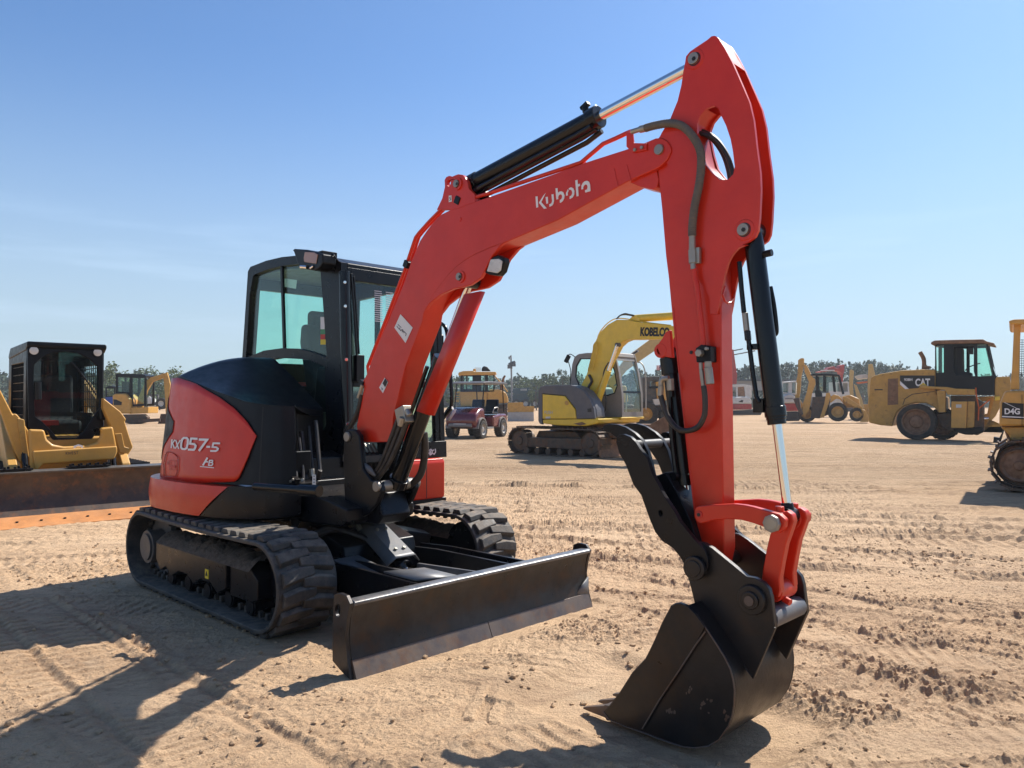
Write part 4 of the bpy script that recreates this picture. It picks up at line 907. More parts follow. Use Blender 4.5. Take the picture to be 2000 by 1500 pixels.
hs = MB(); hs.tube(spline([P(828, 845, YC + .08), P(830, 880, YC + .10), P(822, 925, YC + .12), P(800, 948, YC + .1), P(782, 950, YC + .06)]), .024, 10); hs.obj('cylinder_hose', 'hose', bco)
for k in range(3):
    hs = MB(); hs.tube(spline([P(795 - 9 * k, 820, YC - .09), P(780 - 9 * k, 860, YC - .10), P(760 - 8 * k, 905, YC - .11), P(738 - 6 * k, 935, YC - .1)]), .015, 8); hs.obj('cylinder_hose', 'hose', bco)

# ---- arm cylinder on top of the boom
Aa = P(912, 364, YC); Ab = P(1373, 120, YC); dv = (Ab - Aa).normalized(); q = P(1169, 234, YC); LL = (q - Aa).length
ac = MB(); ac.cyl(Aa + dv * .02, Aa + dv * LL, .049); ac.cyl(Aa + dv * (LL - .05), Aa + dv * (LL + .01), .058); ac.cyl(Aa + dv * .03, Aa + dv * .10, .054)
ac.cyl((Aa.x, YC - .05, Aa.z), (Aa.x, YC + .05, Aa.z), .045); aco = ac.obj('arm_cylinder', 'cylblack', exc, bevel=.004)
rd = MB(); rd.cyl(Aa + dv * LL, Ab, .0265, 28); rd.obj('cylinder_rod', 'chrome', aco)
upv = Vector((-dv.z, 0, dv.x))
bo = MB(); o_ = Aa + dv * (LL - .07) + upv * .055; bo.cyl(o_, o_ + upv * .03, .018, 8); bo.box(o_ + upv * .035, (.05, .03, .02), (0, -.45, 0)); bo.obj('port_fitting', 'blackp', aco, bevel=.003)
for k, (dn, dy) in enumerate(((-.075, .0), (-.085, .045), (-.07, -.04))):
    hs = MB(); s0, s1 = Aa + dv * .06, Aa + dv * (LL - .12); hs.tube([s0 + upv * dn + Vector((0, dy, 0)), s1 + upv * (dn + .01) + Vector((0, dy, 0)), Aa + dv * (LL - .02) + upv * (-.055) + Vector((0, dy, 0))], .014, 8); hs.obj('cylinder_pipe', 'cylblack', aco)

# ---- stick (arm)
SN, SF = -.215, -.085
left_edge = C5([(412, 928), (440, 1200), (465, 1500)]) + C8([(450, 400), (485, 780)]) + C6([(520, 300), (570, 760), (600, 1050), (630, 1250), (640, 1480)])
core = left_edge + [(1366, 1095), (1380, 1112), (1404, 1118), (1414, 1075), (1411, 900), (1408, 700), (1408, 590)] + [(1406, 540), (1404, 480), (1406, 420), (1412, 380), (1424, 352)] + C5([(820, 1003), (770, 960), (722, 900), (700, 820), (680, 720), (664, 640), (690, 580), (730, 540), (600, 500), (560, 470), (530, 560), (495, 615), (440, 700), (412, 735), (395, 800), (398, 880)])
ck = MB(); ck.prism(T(core, SN + .012), SN + .014, SF - .014); stick = ck.obj('stick', 'red', exc, bevel=.006)
plate = C5([(785, 66), (800, 72), (812, 85), (850, 145), (900, 240), (970, 400), (1012, 500), (1040, 620), (1060, 800), (1082, 960), (1086, 1080), (1078, 1250), (1068, 1335), (1050, 1375), (1010, 1405), (960, 1430)]) + C8([(1110, 120), (1040, 145), (1000, 185), (970, 230), (945, 290), (920, 380), (895, 500), (880, 600), (860, 700), (800, 700), (800, 560), (640, 300), (500, 100)]) + C5([(640, 1200), (560, 1000), (480, 900), (430, 860), (402, 830), (412, 760), (440, 700), (495, 612), (545, 490), (570, 385), (582, 300), (594, 240), (600, 200), (625, 170), (660, 145), (740, 92), (765, 70)])
hole = C5([(672, 640), (690, 590), (730, 540), (780, 521), (812, 540), (825, 578), (860, 650), (890, 740), (905, 820), (917, 920), (907, 968), (872, 1003), (820, 1005), (770, 960), (722, 900), (692, 800), (672, 700)])
for ya, yb in ((SN, SN + .016), (SF - .016, SF)):
    pm = MB(); pm.prism(T(plate, SN), ya, yb, holes=[T(hole, SN)]); pm.obj('stick_head_plate', 'red', stick)
# cover between the plates at the very top
tp = T(C5([(810, 80), (900, 240), (880, 250), (795, 95)]), SN); cv = MB(); cv.prism(tp, SN + .017, SF - .017); cv.obj('head_cover', 'red', stick)
# opening lip where the plates meet the box
lp = MB(); lp.tube([E_.p(a, b, x=P(1409, 560, SN).x + .012) for a, b in C8([(925, 470), (905, 540), (925, 590), (950, 612), (975, 600), (1000, 560), (1010, 500)])], .005, 6); lp.obj('lip_bead', 'red', stick)
for a_, b_ in ((1355, 114.5), (1452, 448.5)): pb = MB(); pin(pb, a_, b_, SN - .010, SF + .010, .0265, SN); pb.obj('head_pin', 'pin', stick, bevel=.003)
for a, b in ((1355, 114.5), (1452, 448.5)):
    q = P(a, b, SN - .01); wb = MB(); wb.cyl((q.x, SN - .0105, q.z), (q.x, SN - .0125, q.z), .010, n=6); wb.obj('pin_socket', 'blacklbl', stick)
    wb = MB(); wb.lathe([(.026, -.006), (.030, -.006), (.031, .0), (.026, .0)], (q.x, SN, q.z)); wb.obj('pin_ring', 'blacklbl', stick)
    wb = MB(); wb.lathe([(.030, -.004), (.042, -.004), (.046, .0), (.030, .0)], (q.x, SN, q.z)); wb.obj('pin_boss', 'red', stick)
q = P(1347, 688, SN - .001); wb = MB(); wb.cyl((q.x, SN + .013, q.z), (q.x, SN + .010, q.z), .008, n=12); wb.obj('bolt_hole', 'blacklbl', stick)
bd = MB(); 
bd.tube([P(a, b, SN + .013) for a, b in C6([(505, 0), (530, 290), (580, 760), (640, 1290)])], .003, 6); bd.obj('weld_bead', 'red', stick)
for k, (oy, rr2) in enumerate(((0, .0150), (.03, .0150), (-.03, .011))):
    hs = MB(); hs.tube(spline([P(a + 3 * k, b + 2 * k, YC + oy) for a, b in C5([(560, 720), (640, 690), (690, 692), (750, 715), (800, 760), (850, 840), (880, 930), (895, 1020), (900, 1100)])], 8), rr2, 12); hs.obj('head_hose', 'hose', stick)
# thumb cylinder lug on the back of the stick
lg = MB(); q = P(1302, 686, YC - .03)
for yy in (YC - .045, YC + .045): lg.prism(T([(1296, 680), (1299, 672), (1306, 663), (1313, 650), (1321, 646), (1326, 700), (1312, 698), (1303, 696)], YC), yy - .012, yy + .012); lg.lathe([(.018, -.014), (.034, -.014), (.034, .014), (.018, .014)], (P(1303, 686, YC).x, yy, P(1303, 686, YC).z))
lgo = lg.obj('thumb_lug', 'red', stick, bevel=.004)

# arm hose, sleeve and valve on the near face of the stick
HY = SN - .03
sl = MB(); pts = spline([P(a, b, HY) for a, b in C5([(335, 668), (400, 650), (500, 636), (580, 658), (650, 730), (693, 820), (697, 930), (682, 1050), (655, 1180), (641, 1300), (640, 1370)])], 12)
rr = [.0175 + (.0016 if i % 2 else 0) for i in range(len(pts))]; sl.tube(pts, rr, 12); slo = sl.obj('ribbed_hose', 'sleeve', stick, smooth=25)
ft = MB(); ft.cyl(P(*C5([(245, 692)])[0], HY), P(*C5([(300, 675)])[0], HY), .013, 8); ft.cyl(P(*C5([(300, 676)])[0], HY), P(*C5([(338, 667)])[0], HY), .017, 12); ft.obj('hose_fitting', 'steel', slo, bevel=.002); ft = MB(); ft.cyl(P(1352, 458, HY), P(1352, 490, HY), .015, 12); ft.cyl(P(1352, 488, HY), P(1353, 514, HY), .018, 6); ft.cyl(P(1353, 512, HY), P(1354, 526, HY), .012, 8); ft.box(P(1358, 500, HY + .012), (.05, .02, .07)); ft.obj('hose_fitting', 'steel', slo, bevel=.002)
pp_ = MB(); pp_.tube(spline([P(a, b, HY + .004) for a, b in C8([(665, 320), (675, 400), (690, 460), (712, 650), (735, 850), (742, 960)])]), .0125, 10); pp_.obj('stick_pipe', 'red', stick)
vb = MB(); vb.prism(T(C6([(655, 262), (690, 238), (750, 250), (752, 350), (660, 352)]), HY), HY - .012, SN + .012); vbo = vb.obj('stop_valve', 'blackp', stick, bevel=.004)
def fit(a, b, c, d, r, n=8, y=HY - .012): vb = MB(); vb.cyl(P(*C6([(a, b)])[0], y), P(*C6([(c, d)])[0], y), r, n); vb.obj('valve_fitting', 'steel', vbo, bevel=.002)
for a_, b_, r_, d_0 in ((684, 293, .017, .04), (725, 265, .008, .03)): q = P(*C6([(a_, b_)])[0], HY - .012); vb = MB(); vb.cyl((q.x, HY - .013, q.z), (q.x, HY - d_0, q.z), r_, 6); vb.obj('valve_screw', 'steel', vbo, bevel=.002)
fit(680, 352, 682, 400, .009); fit(684, 400, 692, 470, .0105); fit(727, 345, 728, 385, .016, 6); fit(728, 385, 740, 490, .0185, 10); fit(692, 468, 697, 505, .0095); fit(702, 555, 705, 600, .010)
hs = MB(); hs.tube(spline([P(*C6([p])[0], HY - .012) for p in [(698, 500), (706, 560), (708, 640), (700, 700), (660, 765), (590, 787), (530, 772), (480, 715), (450, 650), (425, 560)]]), .0125, 10); hs.obj('loop_hose', 'hose', vbo)
ft = MB(); ft.cyl(P(*C6([(423, 565)])[0], HY - .012), P(*C6([(427, 500)])[0], HY - .012), .014, 8); ft.tube(spline([P(*C6([p])[0], HY - .01) for p in [(427, 500), (430, 470), (450, 455), (478, 452)]]), .012, 8); ft.cyl(P(*C6([(485, 455)])[0], HY), P(*C6([(487, 530)])[0], HY), .017, 8); ft.obj('elbow_fitting', 'steel', vbo, bevel=.002)
# thumb cylinder
ta, tb2 = P(1306, 690, YC), P(1345, 1010, YC); dv = (tb2 - ta).normalized()
tc_ = MB(); tc_.cyl(ta, ta + dv * .60, .036); tc_.cyl(ta + dv * .02, ta + dv * .10, .044); tc_.cyl(ta + dv * .56, ta + dv * .61, .042); tc_.cyl((ta.x, YC - .03, ta.z), (ta.x, YC + .03, ta.z), .032); tco = tc_.obj('thumb_cylinder', 'cylblack', exc, bevel=.003)
rd = MB(); rd.cyl(ta + dv * .6, tb2, .016); rd.obj('cylinder_rod', 'chrome', tco)
hs = MB(); hs.tube([P(1308, 770, YC - .05), P(1312, 850, YC - .05), P(1318, 905, YC - .05), P(1321, 925, YC - .05)], .012, 8); hs.cyl(P(1310, 755, YC - .05), P(1311, 775, YC - .05), .017, 8); q = P(1321, 930, YC - .05); hs.cyl(q, q + Vector((0, -.03, 0)), .02, 10); hs.obj('cylinder_pipe', 'cylblack', tco)

# ---- bucket cylinder
Ba = P(1470, 452, YC); Bb = P(1540, 1008, YC); dv = (Bb - Ba).normalized(); q = P(1513, 820, YC); LL = (q - Ba).length
bc = MB(); bc.cyl(Ba + dv * .01, Ba + dv * LL, .0405); bc.cyl(Ba + dv * (LL - .055), Ba + dv * (LL - .012), .0445); bc.cyl(Ba + dv * (LL - .012), Ba + dv * (LL + .02), .038); bc.cyl((Ba.x, YC - .04, Ba.z), (Ba.x, YC + .04, Ba.z), .042); bco2 = bc.obj('bucket_cylinder', 'cylblack', exc, bevel=.003)
rd = MB(); rd.cyl(Ba + dv * LL, Bb - dv * .04, .0195, 28); rd.obj('cylinder_rod', 'chrome', bco2)
ey = MB(); ey.cyl(Bb - dv * .055, Bb, .024, r2=.03); ey.cyl((Bb.x, YC - .035, Bb.z), (Bb.x, YC + .035, Bb.z), .036); ey.obj('rod_eye', 'black', bco2, bevel=.004)
pc = MB(); yy = YC - .035
fr_ = [P(*C8([p])[0], yy) for p in [(1045, 260), (1065, 500), (1085, 690)]]; pc.tube(fr_, .011, 8)
pc.cyl(P(*C8([(1112, 840)])[0], yy), P(*C8([(1120, 920)])[0], yy), .015, 6); pc.tube([P(*C8([p])[0], yy) for p in [(1122, 915), (1135, 1000), (1160, 1200), (1190, 1390), (1215, 1440)]], .0105, 8); q = P(*C8([(1165, 975)])[0], yy + .02); pc.box(q, (.05, .03, .025)); pc.box(P(1483, 792, YC - .02), (.045, .03, .06)); pc.obj('cylinder_pipe', 'cylblack', bco2, bevel=.002)
ft = MB(); ft.cyl(P(*C8([(1092, 690)])[0], yy), P(*C8([(1108, 840)])[0], yy), .0135, 8); ft.obj('hose_fitting', 'steel', bco2, bevel=.002)
pt = MB(); pt.tube(spline([P(a, b, YC + .04) for a, b in [(1505, 560), (1511, 590), (1515, 620), (1517, 648), (1512, 655)]]), .009, 8); q = P(1478, 500, YC + .0); pt.obj('port_pipe', 'blackp', bco2); pt = MB(); pt.cyl(q, q + Vector((.068, .0, .006)), .015, 8); pt.obj('port_fitting', 'blackp', bco2)

# ---- side links and bucket link
LN, LF = -.283, -.030
lk = T(C7([(680, 112), (685, 92), (700, 82), (722, 80), (760, 76), (900, 70), (960, 76), (1010, 86), (1060, 100), (1110, 114), (1160, 128), (1195, 160), (1190, 205), (1150, 235), (1100, 215), (1060, 196), (1000, 175), (940, 160), (870, 156), (780, 164), (745, 176), (715, 181), (690, 165), (680, 140)]), LN)
for ya, yb in ((LN, LN + .035), (LF - .035, LF)):
    m_ = MB(); m_.prism(lk, ya, yb); lko = m_.obj('side_link', 'red', exc, bevel=.006)
pb = MB(); q = pin(pb, 1366, 1005, LN - .006, LF + .006, .016, LN); pb.cyl((q.x, LN + .036, q.z), (q.x, LF - .036, q.z), .030); pb.obj('link_pin', 'redl', exc, bevel=.003)
q = P(1366, 1005, LN); hb = MB(); hb.cyl((q.x, LN - .0075, q.z), (q.x, LN - .006, q.z), .008, 12); hb.obj('grease_hole', 'blacklbl', exc)
q = P(1510, 1022, LN); LX, LZ = q.x, q.z
hb = MB(); hb.cyl((LX, LN - .022, LZ), (LX, LN + .0, LZ), .036, 8); hb.cyl((LX, LF, LZ), (LX, LF + .022, LZ), .034, 8); hb.cyl((LX, LN, LZ), (LX, LF, LZ), .022); hb.obj('link_bolt', 'pin', exc, bevel=.004)
hb = MB(); hb.cyl((LX, LN - .024, LZ), (LX, LN - .021, LZ), .024, 20); hb.obj('bolt_face', 'steel', exc, bevel=.002)
bl2 = MB()
for ya, yb, sg in ((LN + .042, LN + .085, 1), (LF - .085, LF - .042, -1)):
    prof = T(C7([(1150, 150), (1170, 120), (1200, 108), (1230, 130), (1240, 170), (1225, 215), (1195, 300), (1175, 400), (1160, 490), (1165, 560), (1155, 600), (1130, 590), (1108, 560), (1060, 500), (1068, 430), (1085, 330), (1105, 245), (1130, 190)]), LN + .042)
    bl2.prism([(x, z) for x, z in prof], ya, yb)
    bl2.cyl((LX, ya - .004, LZ), (LX, yb + .004, LZ), .043)
qb = P(1524, 1150, YC); bl2.cyl((qb.x, YC - .075, qb.z), (qb.x, YC + .075, qb.z), .042)
prof2 = [(x, z) for x, z in T(C7([(1135, 262), (1205, 262), (1190, 330), (1172, 420), (1165, 520), (1085, 540), (1095, 430), (1115, 330)]), YC)]; bl2.prism(prof2, LN + .086, LF - .086)
blo = bl2.obj('bucket_link', 'red', exc, bevel=.006)
for yy in (LN + .06, LF - .06): g = MB(); g.cyl((LX, yy, LZ + .035), (LX, yy, LZ + .062), .018, 12); g.obj('grease_cap', 'red', blo, bevel=.003)
g = MB(); q = P(1528, 1165, YC); g.cyl((q.x + .02, YC - .03, q.z), (q.x + .05, YC - .035, q.z - .01), .014, 12); g.obj('grease_cap', 'red', blo, bevel=.002)

# ---- bucket
KN, KF = -.42, .125
side = C7([(550, 641), (575, 628), (600, 625), (640, 640), (690, 690), (740, 760), (800, 850), (850, 930), (885, 1000), (900, 1060), (908, 1120), (906, 1200), (895, 1260), (875, 1320), (820, 1400), (760, 1435), (680, 1445), (620, 1438), (560, 1420), (480, 1392), (400, 1360), (300, 1325), (205, 1285), (170, 1240), (210, 1195), (260, 1130), (330, 1020), (405, 940), (450, 850), (500, 735)])
sd2 = T(side, KN)
zmin = min(z for x, z in sd2); zoff = -zmin - .035
sd2 = [(x, z + 0) for x, z in sd2]
# shell = outline between upper lip (index 3) and the tooth lip (index 22), swept across the width
shell_o = sd2[3:23]
cxm = sum(x for x, z in shell_o) / len(shell_o); czm = sum(z for x, z in shell_o) / len(shell_o)
shell_i = [(x + (cxm - x) * .045, z + (czm - z) * .045) for x, z in shell_o]
bk = MB(); bk.prism(shell_o + shell_i[::-1], KN + .012, KF - .012); bko = bk.obj('bucket', 'bucket', exc, bevel=.003, smooth=50)
for ya, yb in ((KN, KN + .012), (KF - .012, KF)):
    m_ = MB(); m_.prism(sd2, ya, yb); m_.obj('bucket_side', 'bucket', bko, bevel=.002)
cutr = T(C7([(553, 645), (575, 632), (600, 629), (640, 645), (690, 695), (740, 765), (690, 860), (600, 1000), (480, 1180), (385, 1340), (300, 1322), (208, 1283), (175, 1240), (214, 1196), (262, 1132), (333, 1020), (408, 940), (453, 850), (503, 735)]), KN - .008)
m_ = MB(); m_.prism(cutr, KN - .008, KN + .001); m_.obj('side_cutter', 'bucket', bko, bevel=.003)
m_ = MB(); m_.prism([(x, z) for x, z in cutr], KF - .001, KF + .008); m_.obj('side_cutter', 'bucket', bko, bevel=.003)
# teeth
tipx, tipz = T(C7([(170, 1240)]), KN)[0]; rx, rz = T(C7([(290, 1270)]), KN)[0]; tx, tz = T(C7([(30, 1232)]), KN)[0]
tv = Vector((tx - rx, 0, tz - rz)).normalized(); nvv = Vector((-tv.z, 0, tv.x))
for k in range(5):
    y = KN + .045 + k * (KF - KN - .09) / 4; o_ = Vector((rx, y, rz)); ln = (Vector((tx, 0, tz)) - Vector((rx, 0, rz))).length; vs = []
    for s_, wv, h_ in ((-.02, .032, .030), (ln * .45, .030, .034), (ln * .50, .022, .026), (ln, .014, .004)):
        c = o_ + tv * s_
        vs += [c + Vector((0, -wv, 0)) + nvv * h_, c + Vector((0, wv, 0)) + nvv * h_, c + Vector((0, wv, 0)) - nvv * h_, c + Vector((0, -wv, 0)) - nvv * h_]
    fs = [(0, 1, 2, 3), (12, 13, 14, 15)] + [(r * 4 + i, r * 4 + (i + 1) % 4, r * 4 + 4 + (i + 1) % 4, r * 4 + 4 + i) for r in range(3) for i in range(4)]
    m_ = MB(); m_.add(vs, fs); m_.obj('bucket_tooth', 'worn', bko, bevel=.003)
# ears
er = T(C7([(702, 283), (735, 290), (780, 318), (880, 400), (975, 478), (1020, 486), (1070, 512), (1100, 550), (1114, 600), (1130, 735), (1135, 765), (1012, 1052), (975, 1000), (900, 880), (800, 720), (740, 650), (684, 640), (655, 520), (625, 430), (645, 400)]), YC - .165)
for ya, yb in ((YC - .165, YC - .137), (YC + .137, YC + .165)):
    m_ = MB(); m_.prism(er, ya, yb); m_.obj('bucket_ear', 'bucket', bko, bevel=.004)
# gusset rising toward the near side and weld
pb = MB(); q = pin(pb, 1470, 1171, YC - .195, YC + .195, .036, YC - .165); pb.obj('ear_pin', 'bucket', bko, bevel=.004); bs = MB(); bs.lathe([(.036, -.02), (.058, -.02), (.062, .0), (.036, .0)], (q.x, YC - .165, q.z)); bs.obj('ear_boss', 'bucket', bko, bevel=.003)
bs = MB(); bs.lathe([(.0, -.035), (.020, -.035), (.020, -.02)], (q.x, YC - .165, q.z)); bs.obj('pin_head', 'worn', bko)
ta_ = P(1517, 1212, YC - .137); cr_ = MB(); cr_.cyl((ta_.x - .035, YC - .137, ta_.z + .0), (ta_.x - .035, YC + .137, ta_.z + .0), .042, 12); cr_.obj('cross_tube', 'greyplate', bko, bevel=.003)

# ---- thumb
tl_ = [(1203, 864), (1204, 855), (1209, 849), (1217, 848), (1230.5, 853), (1241, 863), (1249, 876), (1264, 894.5), (1273.5, 925), (1286, 946.6), (1295, 965), (1307, 983.4), (1318, 1000)] + C7([(600, 170), (680, 270), (740, 330), (757, 380), (755, 430), (735, 465), (700, 478), (665, 468), (640, 440), (600, 370), (560, 320), (500, 280), (460, 230), (430, 160), (380, 20)]) + C6([(250, 1130), (200, 1000), (160, 930)])
th_hole = T(C7([(478, 110), (490, 105), (500, 115), (502, 130), (492, 140), (482, 132)]), YC - .19)
near_t = T(tl_, YC - .19)
tmo = None
for ya, yb in ((YC - .19, YC - .165), (YC + .165, YC + .19)):
    m_ = MB(); m_.prism(near_t, ya, yb, holes=[th_hole]); o_ = m_.obj('thumb_plate' if tmo else 'thumb', 'black', exc if not tmo else tmo, bevel=.003)
    tmo = tmo or o_
lt = [(1176, 836), (1180, 830), (1190, 828), (1205, 829), (1221, 834), (1240, 846), (1254, 860), (1265, 882), (1271, 904), (1278, 935), (1292, 960), (1318, 1010), (1340, 1060), (1325, 1062), (1290, 1010), (1262, 950), (1245, 905), (1228, 880), (1208, 858), (1192, 846), (1182, 843)]
inner = T(lt, YC - .095)
for ya, yb in ((YC - .095, YC - .07), (YC + .07, YC + .095)):
    m_ = MB(); m_.prism(inner, ya, yb); m_.obj('thumb_tine', 'black', tmo, bevel=.003)
for a, b in ((1248, 868), (1296, 985)): m_ = MB(); q = P(a, b, YC - .1); m_.cyl((q.x, YC - .165, q.z), (q.x, YC + .165, q.z), .021); m_.obj('thumb_cross_bar', 'dkgrey', tmo)
w_ = MB(); w_.prism(T([(1280, 930), (1300, 922), (1325, 965), (1350, 1020), (1362, 1062), (1336, 1066), (1310, 1010)], YC - .095), YC - .094, YC + .094); w_.obj('thumb_body', 'black', tmo, bevel=.006)
w_ = MB(); a, b = P(1275, 930, YC - .1), P(1325, 1035, YC - .1); w_.add([(a.x, YC - .165, a.z), (a.x, YC + .165, a.z), (b.x, YC + .165, b.z), (b.x, YC - .165, b.z)], [(0, 1, 2, 3)]); w_.obj('thumb_web', 'black', tmo, solid=.014, smooth=0)
pb = MB(); q = pin(pb, 1359, 1109, YC - .215, YC + .215, .034, YC - .19); pb.lathe([(.034, 0), (.05, 0), (.05, .02), (.034, .02)], (q.x, YC - .21, q.z)); pb.obj('thumb_pin', 'bucket', tmo, bevel=.004)

# scuffs and chips of bare metal on the bucket side
r5 = random.Random(11)
for cx5, cy5, w5, h5 in ((1380, 1372, 26, 34), (1345, 1350, 16, 14), (1420, 1395, 10, 20), (1290, 1300, 8, 8), (1310, 1390, 10, 6)):
    mb = MB()
    for k in range(7):
        a5, b5 = cx5 + r5.gauss(0, w5 * .28), cy5 + r5.gauss(0, h5 * .28); n5 = 7; rr5 = r5.uniform(1.0, 3.4); q = [P(a5 + rr5 * r5.uniform(.5, 1.3) * math.cos(6.28 * j / n5), b5 + 1.5 * rr5 * r5.uniform(.4, 1.3) * math.sin(6.28 * j / n5), KN - .0015) for j in range(n5)]; mb.add(q, [tuple(range(n5))])
    so = mb.obj('paint_chips', 'worn', bko, smooth=0); so['kind'] = 'stuff'

# worn bright edge round the bucket side and rubbed thumb edges
mb = MB(); mb.tube([(x, KN - .001, z) for x, z in sd2[4:24]], .0032, 6); mb.obj('worn_edge', 'worn', bko)
mb = MB(); mb.tube([P(*q_, KN - .010) for q_ in C7([(742, 790), (690, 862), (600, 1002), (480, 1182), (388, 1338)])], .0035, 6); mb.obj('weld_bead', 'worn', bko)
mb = MB(); mb.tube([(x, YC - .166, z) for x, z in er[10:15]], .004, 6); mb.obj('weld_bead', 'bucket', bko)
mb = MB(); q = [P(a, b, -.405) for a, b in ((610, 927), (617, 927), (617, 951), (610, 951))]; mb.add(q, [(0, 1, 2, 3)]); la = mb.obj('level_label', 'paper', ffo)
for k in range(4): mb = MB(); c = P(613.5, 930 + 6 * k, -.409); mb.cyl(c, c + Vector((0, -.002, 0)), .005, 8); mb.obj('label_dot', 'blacklbl', la)
q = hit(482, 949, .05)[0]; mb = MB(); mb.add([(q.x - .06, q.y + .01, .8225), (q.x + .06, q.y - .0, .8225), (q.x + .06, q.y + .05, .8225), (q.x - .06, q.y + .06, .8225)], [(0, 1, 2, 3)]); mb.obj('skirt_label', 'paper', exc)
# latch and vent lines on the black cover, door seam on the tail
for sx_ in (582,):
    pass
seam = wall(s_end + 1.2, s_end + 1.6, lambda s: .84, lambda s: interp(crease, s) - .03, .003, 8); seam.obj('cover_seam', 'blacklbl', exc)
# seat headrest lettering, lap belt and far-side door post seen through the glass
mb = MB(); mb.prism([(-.80, 1.98), (-.74, 2.12), (-.82, 2.20), (-.88, 2.18), (-.88, 2.0)], .42, .68); mb.obj('headrest', 'seat', cabo, bevel=.03, seg=3)
mb = MB(); mb.tube(spline([(-.35, CL - .08, 2.2), (-.36, CL - .09, 2.05), (-.34, CL - .09, 1.9)]), .012, 8); mb.obj('grab_handle', 'blackp', cabo)
mb = MB(); mb.box((-.55, CL - .09, 1.98), (.045, .03, .85)); mb.obj('door_post', 'blackp', cabo)

# hoses, brackets and boxes crowding the space between the cab foot and the swing bracket
r6 = random.Random(4)
for k in range(6):
    y6 = -.46 + .045 * k; x6 = .34 + .02 * (k % 3)
    mb = MB(); mb.tube(spline([(x6 - .10, y6 + .05, .66), (x6 + .02, y6, .74 + .03 * k), (x6 - .01, y6 + .02, .90), (x6 - .10, y6 + .04, 1.05 + .04 * k)]), .012 + .004 * (k % 2), 8); mb.obj('service_hose', 'hose', ffo)
    if k % 2 == 0: mb = MB(); c = Vector((x6 + .02, y6, .74 + .03 * k)); mb.cyl(c, c + Vector((-.01, .0, .05)), .02, 8); mb.obj('hose_fitting', 'steel', ffo, bevel=.002)
mb = MB(); mb.box((.33, -.34, .96), (.07, .12, .16)); mb.obj('relay_box', 'blackp', ffo, bevel=.008)
mb = MB(); mb.prism([(.30, .80), (.46, .80), (.50, .86), (.30, .92)], -.48, -.44); mb.prism([(.30, .80), (.46, .80), (.50, .83), (.30, .84)], -.44, -.30); mb.obj('frame_bracket', 'black', ffo, bevel=.005)
for k in range(3): mb = MB(); c = Vector((.42 + .03 * k, -.485, .83 + .015 * k)); mb.cyl(c, c + Vector((0, -.012, 0)), .010, 6); mb.obj('bolt', 'steel', ffo, bevel=.002)
# ------------------------------------------------------------------ other machines in the yard
M.update(
    cat=mat('machine_yellow_paint', (0.58, 0.30, 0.05), 0.40, coat=0.15, var=0.1, dust=0.2, dscale=2.5, updust=0.2),
    catd=mat('weathered_yellow_paint', (0.48, 0.265, 0.05), 0.5, var=0.15, dust=0.22, dscale=2.5, rust=0.15, rustcol=(0.18, 0.09, 0.04)),
    kyel=mat('lemon_yellow_paint', (0.74, 0.49, 0.03), 0.35, coat=0.2, var=0.08, dust=0.12, dscale=2.0),
    kgrey=mat('slate_grey_paint', (0.085, 0.09, 0.105), 0.45, var=0.12, dust=0.2, dscale=2.0),
    cabgrey=mat('warm_grey_paint', (0.22, 0.21, 0.20), 0.45, var=0.1, dust=0.2, dscale=2.0),
    tan=mat('faded_tan_yellow_paint', (0.52, 0.36, 0.13), 0.5, var=0.12, dust=0.3),
    maroon=mat('maroon_paint', (0.11, 0.008, 0.016), 0.2, coat=0.6, var=0.1, dust=0.12, dscale=3),
    trim=mat('grey_trim_plastic', (0.16, 0.155, 0.15), 0.5, dust=0.2),
    dred=mat('faded_red_paint', (0.35, 0.03, 0.03), 0.5, var=0.2, dust=0.25),
    offwhite=mat('off_white_paint', (0.55, 0.55, 0.53), 0.5, var=0.08, dust=0.25),
    teal=mat('dark_teal_paint', (0.015, 0.06, 0.085), 0.45, var=0.2, dust=0.1),
    blue=mat('blue_paint', (0.02, 0.06, 0.30), 0.4), tyre=mat('dusty_tyre', (0.016, 0.016, 0.016), 0.8, var=0.3, dust=0.4, dustcol=(0.15, 0.115, 0.08), dscale=5, bump=0.004, bscale=20),
    rim=mat('rusty_rim', (0.20, 0.10, 0.05), 0.6, var=0.3, rust=0.5, dust=0.3), rimy=mat('yellow_rim', (0.45, 0.26, 0.06), 0.55, dust=0.4), alloy=mat('alloy_rim', (0.4, 0.39, 0.37), 0.4, metal=0.6, dust=0.3),
    shoe=mat('steel_track_shoe', (0.07, 0.052, 0.04), 0.55, metal=0.3, var=0.3, rust=0.5, dust=0.5, dustcol=(0.20, 0.15, 0.10)),
    wood=mat('orange_stained_board', (0.50, 0.20, 0.06), 0.75, var=0.25, vscale=5, dust=0.25, dscale=4), brownsteel=mat('brown_scoured_steel', (0.055, 0.036, 0.028), 0.5, metal=0.2, var=0.35, vscale=3, rust=0.4, dust=0.15),
    bladesteel=mat('pale_polished_steel', (0.34, 0.35, 0.37), 0.4, metal=0.5, dust=0.3), roofdk=mat('dark_shed_roof', (0.03, 0.034, 0.036), 0.7), galv=mat('galvanised_post', (0.22, 0.22, 0.22), 0.6),
    flagr=mat('flag_red', (0.45, 0.03, 0.04), 0.8), flagb=mat('flag_blue', (0.02, 0.04, 0.2), 0.8), dkglass=glass('smoked_glass', (0.74, 0.82, 0.82)), orange=mat('orange_marker', (0.6, 0.12, 0.02), 0.5),
)
def far(px, py_ground, yaw=0.0):
    Z = CH * F / (py_ground - YH); return Frame((px - 1000) / F * Z, Z, yaw)
